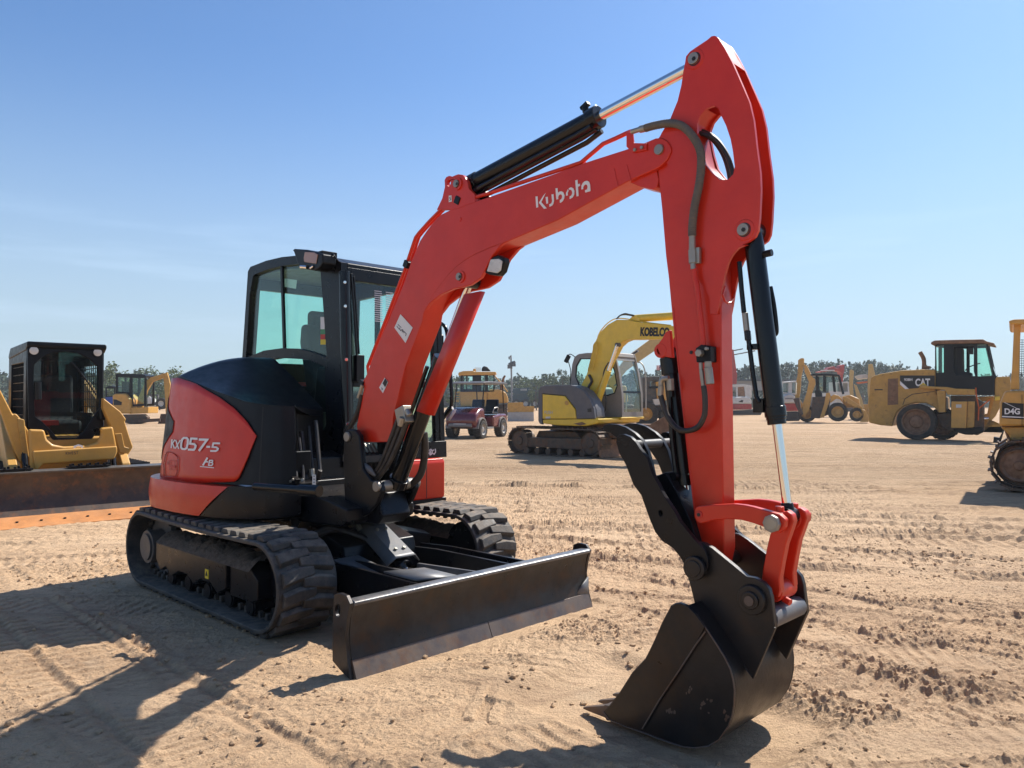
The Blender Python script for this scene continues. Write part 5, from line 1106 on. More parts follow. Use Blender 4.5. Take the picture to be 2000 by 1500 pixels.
def part(fr, nm, m, par, pts, y0, y1, holes=(), bevel=.012, look=None):
    mb = MB(); lk = y0 if look is None else look
    mb.prism(fr.T(pts, lk), y0, y1, holes=[fr.T(h, lk) for h in holes]); return mb.obj(nm, m, par, bevel=bevel)
def wheel(fr, par, px, py, rpx, y0, w, rimm='rim', lug=True, rimk=.62, look=None, flip=False):
    """tyre with its rim as sub-part; rpx = radius in picture pixels at the plane y0"""
    c = fr.p(px, py, y=y0 if look is None else look); d = fr.p(px, py - rpx, y=y0 if look is None else look); r = abs(d.z - c.z); cz = max(c.z, r)
    return wheel3(par, (c.x, y0, cz), r, w, rimm, lug, rimk, flip)
def wheel3(par, c, r, w, rimm='rim', lug=True, rimk=.62, flip=False):
    mb = MB(); s = 1
    mb.lathe([(r * rimk, .04 * w), (r * (rimk + .04), 0), (r * .90, 0), (r * .965, .06 * w), (r * .97, .94 * w), (r * .90, w), (r * (rimk + .04), w), (r * rimk, .96 * w)], c, n=36)
    if lug:
        n = 22
        for k in range(n):
            for h in (0, 1):
                a = 2 * math.pi * (k + .5 * h) / n; ca, sa = math.cos(a), math.sin(a); yy = c[1] + w * (.27 if h == 0 else .73)
                mb.box((c[0] + ca * r * .975, yy, c[2] + sa * r * .975), (r * .06, w * .5, r * .11), (0, -a, 0))
    t = mb.obj('wheel', 'tyre', par, smooth=35)
    rm = MB(); rk = r * rimk * 1.005
    for sg, yy in ((1, c[1]), (-1, c[1] + w)):
        rm.lathe([(rk, sg * .03 * w), (rk * .93, sg * .05 * w), (rk * .85, sg * .22 * w), (rk * .5, sg * .25 * w), (rk * .42, sg * .08 * w), (rk * .2, sg * .04 * w), (0, sg * .04 * w)], (c[0], yy, c[2]), n=28)
    rm.obj('rim', rimm, t, smooth=35); return t
def steel_track(par, xr, xf, y0, y1, r, zc, n=40, m='shoe', frame='shoe'):
    bp_ = [(xf - (xf - xr) * i / 20, zc + r) for i in range(20)] + arc(xr, zc, r, 90, 270, 12)[:-1] + [(xr + (xf - xr) * i / 20, zc - r) for i in range(20)] + arc(xf, zc, r, -90, 90, 12)[:-1]
    mb = MB(); pitch = (2 * (xf - xr) + 2 * math.pi * r) / n
    for p, t in resample(bp_, n):
        nn = Vector((t.y, -t.x)); a = -math.atan2(t.y, t.x); c = p - nn * .0; mb.box((c.x, (y0 + y1) / 2, c.y), (pitch * .93, abs(y1 - y0), .03), (0, a, 0)); c = p + nn * .03 + t * pitch * .3; mb.box((c.x, (y0 + y1) / 2, c.y), (.02, abs(y1 - y0) * .98, .05), (0, a, 0))
    tr = mb.obj('track', m, par)
    lo_, hi_ = min(y0, y1), max(y0, y1); fm_ = MB(); fm_.prism([(xr, zc - r * .45), (xr, zc + r * .25), (xf - r * .4, zc + r * .35), (xf, zc), (xf - r * .2, zc - r * .5)], lo_ + .08, hi_ - .08); fm_.obj('track_frame', frame, tr, bevel=.02)
    for xx in (xr, xf):
        wv = MB(); wv.lathe([(0, 0), (r * .3, 0), (r * .35, .03), (r * .75, .05), (r * .82, .02), (r * .86, .06), (r * .86, hi_ - lo_ - .1), (0, hi_ - lo_ - .1)], (xx, lo_ + .04, zc)); wv.obj('track_wheel', frame, tr)
    k = max(3, int((xf - xr) / .35))
    for i in range(k):
        xx = xr + r * .7 + (xf - xr - r * 1.4) * i / (k - 1); wv = MB(); wv.cyl((xx, lo_ + .05, zc - r * .72), (xx, hi_ - .05, zc - r * .72), r * .24, 16); wv.obj('track_roller', frame, tr)
    return tr
def tube_(pts, r, nm, m, par, n=8, sm=True): mb = MB(); mb.tube(spline(pts) if sm and len(pts) > 2 else pts, r, n); return mb.obj(nm, m, par)

# ---- 1 compact track loader on the left, with its wide bucket
fl_ = Frame(-5.51, 9.5, -0.85)
K1 = lambda pts: crop(0, 640, 3.572, pts)
def TX(fr, pts, x): return [(q.y, q.z) for q in (fr.p(a, b, x=x) for a, b in pts)]
ctl = fl_.empty('track_loader', 'yellow compact track loader with black cab behind its wide low bucket at the left', 'track loader')
fo = TX(fl_, K1([(190, 150), (200, 125), (230, 113), (450, 112), (680, 122), (708, 135), (716, 160), (722, 560), (728, 690), (690, 700), (640, 780), (370, 790), (330, 720), (200, 700)]), 0)
fh = TX(fl_, K1([(240, 260), (290, 210), (360, 178), (450, 165), (540, 178), (620, 215), (680, 270), (692, 330), (695, 560), (640, 640), (590, 720), (540, 765), (400, 768), (360, 720), (300, 660), (245, 620), (234, 400)]), 0)
mb = MB(); mb.prism(fo, -.05, .0, holes=[fh], ax='x'); ccab = mb.obj('cab', 'blackp', ctl, bevel=.012)
gl = MB(); gl.prism(fh, -.03, -.024, ax='x'); gl.obj('door_glass', 'dkglass', ccab, smooth=0)
yl, yr = min(p[0] for p in fo), max(p[0] for p in fo); zt = max(p[1] for p in fo); zb = 0.95
mb = MB(); mb.prism([(.04, zt - .05), (.04, zt + .01), (-1.15, zt - .01), (-1.28, zt - .10), (-1.28, zt - .16), (-.05, zt - .10)], yl - .01, yr + .01); mb.obj('roof', 'blackp', ccab, bevel=.02)
for ya in (yl, yr - .05):
    mb = MB(); mb.prism([(-.05, zt - .08), (-.05, zb), (-1.28, zb), (-1.28, zt - .1)], ya, ya + .05, holes=[[(-.22, zt - .24), (-1.10, zt - .24), (-1.10, zt - .85), (-.22, zt - .95)]]); mb.obj('cab_side', 'blackp', ccab, bevel=.012)
    mb = MB()
    for k in range(9): x = -.28 - .1 * k; mb.tube([(x, ya + .025, zt - .24), (x, ya + .025, zt - .93)], .006, 5)
    for k in range(7): z = zt - .28 - .1 * k; mb.tube([(-.22, ya + .025, z), (-1.1, ya + .025, z)], .006, 5)
    mb.obj('side_mesh', 'blackp', ccab)
mb = MB(); mb.prism([(-1.24, zb), (-1.24, zt - .12), (-1.29, zt - .12), (-1.29, zb)], yl, yr); mb.obj('cab_back', 'blackp', ccab)
mb = MB(); mb.prism([(-.45, .75), (-.45, 1.15), (-.95, 1.15), (-1.0, 1.75), (-1.12, 1.75), (-1.1, .75)], yl + .15, yr - .15); mb.obj('seat', 'seat', ccab, bevel=.05)
mb = MB(); mb.bar([(-.2, yl + .1, 1.25), (-.2, yr - .1, 1.22)], .04, .05); mb.obj('lap_bar', 'blackp', ccab)
mb = MB(); mb.box((-.42, -.12, 1.12), (.12, .22, .06)); mb.obj('seat_label', 'redl', ccab)
for a, b in ((237, 160), (682, 172)):
    q = fl_.p(*K1([(a, b)])[0], x=.02); mb = MB(); mb.lathe([(.05, 0), (.062, 0), (.062, -.05), (0, -.06)], (q.x, q.y, q.z), ax='x'); hl = mb.obj('headlight', 'blackp', ccab); mb = MB(); mb.lathe([(0, .006), (.035, .004), (.048, 0), (.048, -.01)], (q.x, q.y, q.z), ax='x'); mb.obj('lens', 'lens', hl)
q = [fl_.p(*K1([p])[0], x=.02) for p in ((500, 240), (560, 310), (620, 390), (672, 470))]; tube_(q, .010, 'wiper', 'blackp', ccab, sm=False)
q = [fl_.p(*K1([p])[0], x=.03) for p in ((265, 380), (268, 500))]; mb = MB(); mb.tube(q, .035, 8); mb.obj('door_handle', 'blackp', ccab)
q = fl_.p(*K1([(715, 600)])[0], x=.03); mb = MB(); mb.box(q, (.08, .08, .16)); mb.obj('door_latch', 'blackp', ccab, bevel=.02)
# lower body and front cross member
mb = MB(); mb.prism([(.0, .30), (.0, .95), (-1.3, 1.0), (-2.0, 1.35), (-2.25, 1.3), (-2.3, .45), (-2.1, .30)], -.48, .48); mb.obj('chassis', 'cat', ctl, bevel=.03)
cm_ = TX(fl_, K1([(200, 708), (310, 712), (330, 780), (370, 815), (450, 830), (610, 822), (680, 800), (710, 740), (700, 700), (790, 690), (822, 860), (800, 918), (620, 935), (300, 955), (250, 1008), (215, 1000)]), .38)
mb = MB(); mb.prism(cm_, .30, .38, ax='x'); cmo = mb.obj('cross_member', 'cat', ctl, bevel=.03, seg=3)
mb = MB(); cm2 = TX(fl_, K1([(225, 860), (815, 825), (818, 865), (798, 915), (300, 950), (250, 1005)]), .40); mb.prism(cm2, .384, .42, ax='x'); mb.obj('lower_lip', 'cat', cmo, bevel=.03)
ql = [fl_.p(a, b, x=.423) for a, b in K1([(455, 885), (560, 870)])]
def mpk(a, b): return fl_.p(*K1([(a, b)])[0], x=.424)
ribbons([([(460, 868), (460, 885)], 3, False), ([(470, 868), (462, 876), (470, 885)], 3, False), ([(476, 868), (480, 884), (486, 872), (490, 883), (496, 866)], 3, False), ([(512, 866), (502, 866), (502, 883), (512, 882)], 3, False), ([(502, 874), (511, 874)], 3, False), ([(528, 865), (519, 866), (520, 873), (528, 875), (527, 882), (518, 882)], 3, False), ([(532, 864), (546, 863)], 3, False), ([(539, 863), (539, 881)], 3, False)], mpk).obj('maker_lettering', 'worn', cmo)
ribbons([([(520, 850), (520, 830), (545, 820), (572, 828), (575, 850), (550, 845)], 14, True), ([(548, 840), (549, 866)], 4, False)], lambda a, b: fl_.p(*K1([(a, b)])[0], x=.386)).obj('tree_logo', 'white', cmo)
def arm(pts, x0, nm, th=.10, m='cat'): mb = MB(); mb.prism(TX(fl_, K1(pts), x0), x0 - th, x0, ax='x'); return mb.obj(nm, m, ctl, bevel=.015)
for sy in (-1, 1):
    mb = MB(); mb.prism([(-2.2, 1.25), (-2.1, 1.62), (-1.8, 1.70), (-.3, 1.18), (.35, .62), (.42, .28), (.30, .25), (.12, .55), (-.45, .98), (-1.7, 1.42), (-1.9, 1.2)], sy * .60 - .05, sy * .60 + .05); mb.obj('lift_arm', 'cat', ctl, bevel=.015)
    mb = MB(); mb.tube([(.05, sy * .47, 1.05), (.38, sy * .47, .45)], .035, 10); mb.obj('tilt_cylinder', 'cylblack', ctl)
    steel_track(ctl, -1.85, .15, *sorted((sy * .48, sy * .95)), .26, .29, 46, m='rubberd', frame='catd')
arm([(-120, 250), (0, 430), (90, 605), (112, 598), (150, 640), (200, 722), (228, 930), (238, 1005), (205, 1000), (130, 930), (60, 740), (0, 570), (-120, 420)], .22, 'lift_arm_plate', .12)
arm([(722, 490), (842, 585), (882, 640), (872, 655), (905, 760), (930, 832), (886, 905), (880, 962), (832, 962), (822, 860), (800, 760), (745, 620), (720, 560)], .22, 'lift_arm_plate', .12)
arm([(120, 630), (170, 640), (190, 800), (205, 905), (165, 890), (135, 760)], .235, 'knee_pocket', .02, 'catd'); arm([(800, 740), (850, 735), (870, 830), (905, 840), (870, 880), (835, 870)], .235, 'knee_pocket', .02, 'catd')
# bucket: floor, back, end plates, bolt-on edge
bx_ = .92; mb = MB(); W2 = 1.2
mb.prism([(bx_ - .02, .03), (bx_ - .05, .06), (bx_ - .55, .07), (bx_ - .68, .12), (bx_ - .70, .24), (bx_ - .62, .42), (bx_ - .42, .56), (bx_ - .40, .53), (bx_ - .60, .38), (bx_ - .66, .22)][::1], -W2, W2)
mb2 = MB()
prof = [(bx_ - .12, .04), (bx_ - .16, .10), (bx_ - .26, .22), (bx_ - .31, .36), (bx_ - .28, .52), (bx_ - .25, .58)]
mb2.prism(prof + [(x - .03, z) for x, z in prof[::-1]], -W2, W2); bk2 = mb2.obj('loader_bucket', 'brownsteel', ctl, bevel=.004)
mb = MB(); mb.prism([(bx_ - .42, .575), (bx_ - .24, .575), (bx_ - .225, .60), (bx_ - .43, .61)], -W2, W2); mb.obj('bucket_top', 'dkgrey', bk2, bevel=.008)
mb = MB(); mb.prism([(bx_ - .45, .08), (bx_ - .43, .57), (bx_ - .39, .57), (bx_ - .41, .08)], -W2 + .1, W2 - .1); mb.obj('bucket_back', 'brownsteel', bk2)
for yy in (-W2 - .02, W2): mb = MB(); mb.prism([(bx_ - .02, .0), (bx_ - .06, .30), (bx_ - .22, .60), (bx_ - .44, .60), (bx_ - .44, .05)], yy, yy + .02); mb.obj('end_plate', 'brownsteel', bk2)
mb = MB(); mb.prism([(bx_ + .14, .0), (bx_ + .14, .03), (bx_ - .14, .115), (bx_ - .20, .115), (bx_ - .14, .0)], -W2 - .02, W2 + .25); be_ = mb.obj('edge_board', 'wood', bk2, bevel=.006)
for k in range(11): yy = -1.1 + k * .23; mb = MB(); mb.cyl((bx_ + .0, yy, .068), (bx_ + .0, yy, .085), .014, 10); mb.obj('edge_bolt', 'blacklbl', be_)
for ya, yb in ((-.95, -.45), (-.10, .35)):
    mb = MB(); mb.box((bx_ - .33, (ya + yb) / 2, .625), (.12, yb - ya, .02)); [mb.box((bx_ - .33 + .05 * (-1) ** k, ya + (yb - ya) * (k + .5) / 10, .645), (.03, .025, .03)) for k in range(10)]; mb.obj('step_tread', 'blackp', bk2, bevel=.003)
# ---- 2 second loader, only its corner in view at the left edge
f2 = Frame(-9.62, 13.6, -0.8)
l2 = f2.empty('track_loader', 'yellow and black loader almost wholly cut off by the left edge, cab corner showing', 'track loader')
mb = MB(); mb.prism([(0, 1.0), (0, 2.05), (-1.2, 2.05), (-1.3, 1.0)], -.42, .42); mb.obj('cab', 'blackp', l2, bevel=.03)
mb = MB(); mb.prism([(.3, .35), (.2, 1.0), (-1.4, 1.05), (-2.2, 1.35), (-2.3, .4)], -.6, .6); mb.obj('chassis', 'cat', l2, bevel=.04)
mb = MB(); mb.prism([(.35, .3), (.3, .8), (-.4, 1.1), (-1.9, 1.75), (-1.9, 1.5), (-.5, .95), (.15, .5)], .6, .72); mb.obj('lift_arm', 'cat', l2, bevel=.02)
for sy in (-1, 1): steel_track(l2, -1.8, .1, *sorted((sy * .5, sy * .95)), .26, .29, 30, m='rubberd', frame='catd')

# ---- 3 small excavator behind it
f3 = far(275, 828)
s3 = f3.empty('small_excavator', 'small dusty yellow excavator with black cab, far off left of the red tail', 'excavator')
part(f3, 'body', 'cat', s3, K1([(780, 475), (795, 460), (870, 458), (905, 500), (910, 600), (800, 600), (785, 560)]), 0, 1.6, bevel=.12)
part(f3, 'body_decal', 'blacklbl', s3, K1([(790, 500), (812, 502), (850, 520), (846, 540), (795, 540)]), -.02, .01, bevel=0)
part(f3, 'deck', 'cat', s3, K1([(895, 560), (1035, 552), (1032, 597), (900, 602)]), .1, 1.5, bevel=.03)
cf = part(f3, 'cab', 'blackp', s3, K1([(805, 328), (820, 320), (1000, 325), (1018, 335), (1020, 545), (915, 550), (880, 465), (808, 462)]), .3, .42, holes=[K1([(820, 345), (903, 345), (900, 452), (820, 445)]), K1([(920, 350), (1008, 350), (1002, 530), (925, 535)])])
part(f3, 'cab_far_side', 'blackp', cf, K1([(805, 328), (820, 320), (1000, 325), (1018, 335), (1020, 545), (915, 550), (880, 465), (808, 462)]), 1.4, 1.5, holes=[K1([(820, 345), (903, 345), (900, 452), (820, 445)]), K1([(920, 350), (1008, 350), (1002, 530), (925, 535)])], look=.3)
part(f3, 'cab_roof', 'blackp', cf, K1([(803, 330), (820, 320), (1000, 325), (1018, 335), (1012, 345), (806, 342)]), .42, 1.4, look=.3)
part(f3, 'cab_glass', 'glass', cf, K1([(820, 345), (1008, 350), (1002, 530), (880, 450), (820, 445)]), .35, .36, bevel=0)
part(f3, 'seat', 'seat', cf, K1([(850, 375), (880, 375), (885, 430), (915, 440), (915, 480), (850, 470)]), .7, 1.1)
bo3 = part(f3, 'boom', 'catd', s3, K1([(945, 600), (962, 490), (1015, 375), (1050, 348), (1140, 318), (1148, 345), (1062, 378), (1025, 440), (1002, 520), (985, 590)]), .6, .8)
part(f3, 'boom_cylinder', 'chrome', bo3, K1([(1045, 360), (1052, 352), (1120, 322), (1122, 330)]), .66, .72)
part(f3, 'stick', 'catd', s3, K1([(1138, 320), (1165, 312), (1187, 400), (1172, 600), (1156, 602), (1150, 470)]), .62, .78)
part(f3, 'bucket', 'brownsteel', s3, K1([(1120, 602), (1162, 602), (1152, 672), (1095, 682), (1112, 640)]), .45, .95)
part(f3, 'track', 'shoe', s3, K1([(850, 605), (1000, 603), (1030, 625), (1020, 660), (940, 676), (860, 662), (840, 630)]), 0, .4, bevel=.05)
part(f3, 'dozer_blade', 'brownsteel', s3, K1([(930, 642), (1115, 632), (1116, 655), (935, 664)]), -.3, -.2)
# ---- 4 utility vehicle and white tractor beside it
f4 = far(214, 822)
s4 = f4.empty('utility_vehicle', 'dark utility cart with blue body half hidden behind the small yellow excavator', 'utility cart')
part(f4, 'body', 'blue', s4, K1([(735, 485), (800, 480), (800, 535), (740, 530)]), 0, 1.3)
part(f4, 'roll_cage', 'blackp', s4, K1([(735, 415), (760, 407), (805, 412), (805, 482), (735, 486)]), 0, .05, holes=[K1([(745, 425), (795, 425), (795, 475), (745, 478)])])
part(f4, 'roof', 'blackp', s4, K1([(735, 418), (760, 405), (805, 410), (805, 420)]), .05, 1.3)
wheel(f4, s4, *K1([(755, 545)])[0], 7, 0, .3, 'rim'); wheel(f4, s4, *K1([(795, 547)])[0], 7, 0, .3, 'rim')
f5 = far(303, 812)
s5 = f5.empty('farm_tractor', 'white tractor front with one big tyre, between the small excavator stick and the red tail', 'tractor')
part(f5, 'hood', 'offwhite', s5, K1([(1028, 490), (1040, 478), (1056, 500), (1060, 545), (1032, 550)]), 0, 1.0)
part(f5, 'frame', 'dkgrey', s5, K1([(1045, 465), (1100, 465), (1110, 540), (1040, 545)]), .3, .5, holes=[K1([(1055, 475), (1092, 475), (1098, 520), (1055, 520)])])
wheel(f5, s5, *K1([(1122, 530)])[0], 11, -.2, .5, 'offwhite', rimk=.5)

# ---- 5 golf cart
f6 = Frame((911 - 1000) / F * 29.2, 29.2, -1.96, sc=1.16)
gc = f6.empty('golf_cart', 'maroon golf cart with grey roof and chunky tyres on the sand', 'golf cart')
mb = MB(); mb.prism([(.42, .42), (.50, .55), (.44, .78), (.15, .98), (-.22, 1.02), (-.36, .60), (-.34, .36), (.35, .34)], -.55, .55); mb.obj('front_cowl', 'maroon', gc, bevel=.10, seg=4)
mb = MB(); mb.prism([(.44, .36), (.52, .40), (.50, .50), (.40, .50)], -.42, .42); mb.obj('bumper', 'trim', gc, bevel=.03)
mb = MB(); mb.prism([(.495, .42), (.505, .42), (.505, .50), (.495, .50)], -.22, .22); mb.obj('number_plate', 'offwhite', gc)
mb = MB(); mb.prism([(-.2, .30), (-.2, .36), (-1.0, .36), (-1.0, .30)], -.55, .55); mb.obj('floor', 'trim', gc, bevel=.01)
mb = MB(); mb.prism([(-.95, .34), (-.92, .72), (-1.5, .78), (-2.1, .78), (-2.18, .6), (-2.1, .4), (-1.95, .36)], -.56, .56); mb.obj('rear_body', 'maroon', gc, bevel=.07, seg=3)
for sy in (-1, 1):
    for x0 in (0, -1.68): mb = MB(); mb.prism([(x0 + .36 * math.cos(a), .33 + .36 * math.sin(a)) for a in [math.pi * k / 10 for k in range(11)]] + [(x0 + .31 * math.cos(a), .33 + .31 * math.sin(a)) for a in [math.pi * (1 - k / 10) for k in range(11)]], *sorted((sy * .40, sy * .60))); mb.obj('fender', 'trim', gc, bevel=.01)
    for x0 in (0, -1.68): wheel3(gc, (x0, sy * .50 - .13, .30), .30, .26, 'alloy', rimk=.6)
    for x0, x1 in ((-.12, -.30), (-1.95, -1.85)): mb = MB(); mb.tube([(x0, sy * .50, .85), (x1, sy * .50, 1.80)], .02, 8); mb.obj('roof_post', 'blackp', gc)
    mb = MB(); mb.tube(spline([(-1.0, sy * .5, .82), (-1.05, sy * .54, .98), (-1.35, sy * .54, 1.0), (-1.42, sy * .5, .9)]), .018, 8); mb.obj('arm_rail', 'alloy', gc)
    mb = MB(); mb.prism([(-1.38, .84), (-1.50, 1.28), (-1.58, 1.28), (-1.50, .84)], *sorted((sy * .03, sy * .50))); mb.obj('backrest', 'blackp', gc, bevel=.04)
    mb = MB(); mb.box((-.02, sy * .42, .62), (.05, .12, .08)); mb.obj('headlight', 'lens', gc, bevel=.02)
mb = MB(); mb.prism([(-.98, .78), (-.98, .86), (-1.45, .86), (-1.45, .78)], -.52, .52); mb.obj('seat_cushion', 'blackp', gc, bevel=.035)
mb = MB(); mb.prism([(-.05, 1.80), (-.12, 1.85), (-.6, 1.88), (-1.6, 1.88), (-2.05, 1.85), (-2.1, 1.80)], -.60, .60); mb.obj('roof', 'kgrey', gc, bevel=.02)
mb = MB(); mb.add([(-.13, -.49, .95), (-.13, .49, .95), (-.28, .49, 1.76), (-.28, -.49, 1.76)], [(0, 1, 2, 3)]); mb.obj('windscreen', 'glassc', gc)
mb = MB(); mb.tube([(-.45, .25, 1.05), (-.30, .25, .9)], .015, 6); mb.lathe([(.15, -.01), (.165, 0), (.15, .01)], (-.46, .25, 1.06), ax='x', n=20); mb.obj('steering_wheel', 'blackp', gc)

# ---- 6 bulldozer behind the golf cart
KD = lambda pts: crop(860, 680, 7.5, pts)
f7 = far(945, 822)
dz = f7.empty('bulldozer', 'yellow bulldozer with a glazed cab and tall exhaust standing behind the golf cart', 'bulldozer')
part(f7, 'hood', 'cat', dz, KD([(690, 640), (720, 605), (860, 600), (960, 650), (990, 720), (1000, 800), (690, 820)]), .2, 1.7, bevel=.15)
part(f7, 'body', 'cat', dz, KD([(280, 640), (500, 630), (690, 640), (690, 860), (300, 850)]), .3, 2.4, bevel=.05)
cf = part(f7, 'cab', 'blackp', dz, KD([(295, 390), (790, 380), (790, 640), (295, 640)]), .2, .35, holes=[KD([(330, 405), (380, 405), (380, 600), (330, 600)]), KD([(395, 405), (470, 405), (470, 600), (395, 600)]), KD([(600, 400), (655, 400), (655, 620), (600, 620)]), KD([(700, 395), (775, 395), (775, 620), (700, 620)])])
part(f7, 'cab_far_side', 'blackp', cf, KD([(295, 390), (790, 380), (790, 640), (295, 640)]), 1.9, 2.0, holes=[KD([(330, 405), (470, 405), (470, 600), (330, 600)]), KD([(560, 400), (775, 395), (775, 620), (560, 620)])], look=.2)
part(f7, 'cab_glass', 'glass', cf, KD([(300, 400), (785, 390), (785, 630), (300, 630)]), .26, .27, bevel=0)
part(f7, 'cab_roof', 'cat', cf, KD([(262, 400), (265, 355), (335, 335), (480, 330), (500, 345), (815, 345), (820, 378), (790, 388)]), .1, 2.1, bevel=.06)
part(f7, 'roof_tank', 'blackp', cf, KD([(598, 335), (612, 280), (640, 260), (690, 275), (740, 335)]), .6, 1.3, bevel=.08)
part(f7, 'roof_block', 'cat', cf, KD([(478, 340), (480, 302), (515, 300), (518, 340)]), .6, 1.3, bevel=.03)
mb = MB()
for k in range(7): a = f7.p(*KD([(510 + 13 * k, 340)])[0], y=.9); b = f7.p(*KD([(510 + 13 * k, 282)])[0], y=.9); mb.tube([a, b], .012, 5)
mb.obj('roof_grille', 'catd', cf)
q = [f7.p(*KD([p])[0], y=.9) for p in ((895, 650), (905, 560), (915, 480), (930, 430), (950, 402))]; mb = MB(); mb.tube(q, [.14, .14, .10, .09, .07], 12); mb.obj('exhaust', 'rim', dz)
q = [f7.p(*KD([p])[0], y=.5) for p in ((790, 400), (900, 520), (985, 640))]; mb = MB(); mb.tube(q, .05, 8); mb.obj('brace', 'catd', dz)
f7t = steel_track(dz, f7.p(*KD([(215, 990)])[0], y=.1).x, f7.p(*KD([(900, 990)])[0], y=.1).x, -.3, .35, .5, .53, 36)
part(f7, 'ladder', 'catd', dz, KD([(215, 640), (290, 630), (275, 790), (205, 790)]), .1, .2, holes=[KD([(232, 665), (280, 660), (278, 680), (230, 685)]), KD([(228, 700), (276, 695), (274, 715), (226, 720)]), KD([(224, 735), (272, 730), (270, 750), (222, 755)])])
bd7 = part(f7, 'dozer_blade', 'bladesteel', dz, KD([(985, 940), (1368, 935), (1372, 1070), (985, 1095)]), -1.3, -1.2)
part(f7, 'blade_top', 'catd', bd7, KD([(985, 800), (1212, 792), (1222, 850), (1378, 850), (1368, 938), (985, 942)]), -1.24, -1.1)
part(f7, 'belly', 'shoe', dz, KD([(250, 860), (980, 820), (980, 1000), (250, 1010)]), .4, 2.2)

# ---- 7 tractor left of the golf cart
f8 = far(885, 800)
tr = f8.empty('farm_tractor', 'far off grey-blue tractor with a cab, seen just left of the golf cart', 'tractor')
cf = part(f8, 'cab', 'teal', tr, KD([(75, 620), (110, 580), (262, 585), (268, 640), (250, 720), (75, 730)]), 0, 2.2, holes=[KD([(90, 630), (130, 605), (130, 690), (90, 695)]), KD([(170, 600), (245, 605), (240, 660), (170, 660)])], bevel=.05)
part(f8, 'hood', 'teal', tr, KD([(120, 690), (262, 680), (262, 760), (120, 770)]), .2, 1.8, bevel=.08)
part(f8, 'roof', 'offwhite', tr, KD([(100, 592), (120, 575), (255, 578), (268, 592)]), -.1, 2.3, bevel=.05)
wheel(f8, tr, *KD([(75, 788)])[0], 10, -.3, .9, 'dkgrey', rimk=.5); wheel(f8, tr, *KD([(225, 800)])[0], 7, -.3, .8, 'dkgrey', rimk=.5)

# ---- 8 teal telehandler
f9 = far(1028, 801)
th = f9.empty('telehandler', 'dark teal telehandler with a lowered boom, far beyond the dozer blade', 'telehandler')
part(f9, 'boom', 'teal', th, KD([(1050, 640), (1070, 600), (1110, 588), (1500, 560), (1500, 625), (1180, 668), (1110, 690)]), -.4, .6, bevel=.03)
part(f9, 'body', 'teal', th, KD([(1055, 700), (1090, 670), (1440, 640), (1440, 790), (1060, 780)]), .3, 3.0, bevel=.1)
part(f9, 'cab', 'dkgrey', th, KD([(1320, 560), (1460, 550), (1460, 680), (1310, 690)]), .8, 2.4, holes=[KD([(1335, 575), (1400, 570), (1400, 660), (1330, 665)])])
mb = MB(); [mb.box(f9.p(*KD([(a, 608)])[0], y=-.42), (.10, .02, .32)) for a in (1182, 1198, 1214, 1230, 1246, 1262)]; mb.obj('boom_lettering', 'offwhite', th)
mb = MB(); mb.box(f9.p(*KD([(1335, 605)])[0], y=-.42), (1.0, .02, .18)); mb.obj('boom_stripe', 'galv', th)
for a, r_ in ((1110, 9), (1250, 9), (1390, 9)): wheel(f9, th, *KD([(a, 815)])[0], r_, -.3, .9, 'offwhite', rimk=.5)

# ---- 9 lemon-yellow excavator
fk = Frame(1.62, 20.6, -0.70)
KK = lambda pts: crop(980, 600, 4.839, pts)
ke = fk.empty('tracked_excavator', 'lemon yellow and slate grey excavator with arched boom, just left of the red stick', 'excavator')
def kp(nm, m, par, pts, y0, y1, holes=(), bevel=.015, look=None): return part(fk, nm, m, par, KK(pts), y0, y1, [KK(h) for h in holes], bevel, look)
YS = -1.05
kh = kp('engine_hood', 'kgrey', ke, [(343, 1070), (345, 790), (365, 748), (420, 738), (650, 735), (700, 750), (770, 790), (830, 870), (870, 960), (880, 1052), (706, 1056), (700, 960), (600, 835), (382, 815), (382, 1110), (355, 1100)], YS, YS + .08)
kp('hood_top', 'kgrey', kh, [(345, 800), (365, 748), (420, 738), (650, 735), (700, 750), (770, 790), (830, 870), (870, 960), (880, 1052), (800, 1052), (700, 900), (380, 830)], YS + .08, -.55, bevel=.05, look=YS)
kp('rear_body', 'kgrey', kh, [(343, 1070), (345, 790), (420, 745), (650, 745), (700, 1050), (382, 1110)], YS + .08, .95, bevel=.12, look=YS)
kd = kp('side_door', 'kyel', ke, [(384, 822), (595, 840), (694, 968), (703, 1054), (384, 1054)], YS + .0, YS + .06)
mb = MB(); q = fk.p(*KK([(614, 905)])[0], y=YS - .005); mb.cyl((q.x, YS - .008, q.z), (q.x, YS + .01, q.z), .06, 16); mb.obj('door_latch', 'catd', kd)
a, b = fk.p(*KK([(400, 1008)])[0], y=YS - .01), fk.p(*KK([(478, 1008)])[0], y=YS - .01)
text_mesh('PUSH', .115, 'push_lettering', 'offwhite', kd, (a.x, YS - .006, a.z), (math.pi / 2, 0, 0), depth=.001)
kp('label', 'offwhite', kd, [(415, 1035), (458, 1032), (458, 1052), (415, 1052)], YS - .006, YS + .001, bevel=0)
kp('lower_panel', 'kyel', ke, [(384, 1060), (912, 1054), (905, 1098), (860, 1110), (790, 1125), (690, 1124), (500, 1116), (384, 1098)], YS + .01, .95, bevel=.03, look=YS)
kp('scrape_mark', 'rim', ke, [(680, 1100), (760, 1085), (800, 1105), (740, 1118)], YS + .004, YS + .02, bevel=0)
kp('hood_vent', 'blacklbl', kh, [(808, 960), (845, 955), (848, 990), (812, 992)], YS - .006, YS + .01, bevel=0)
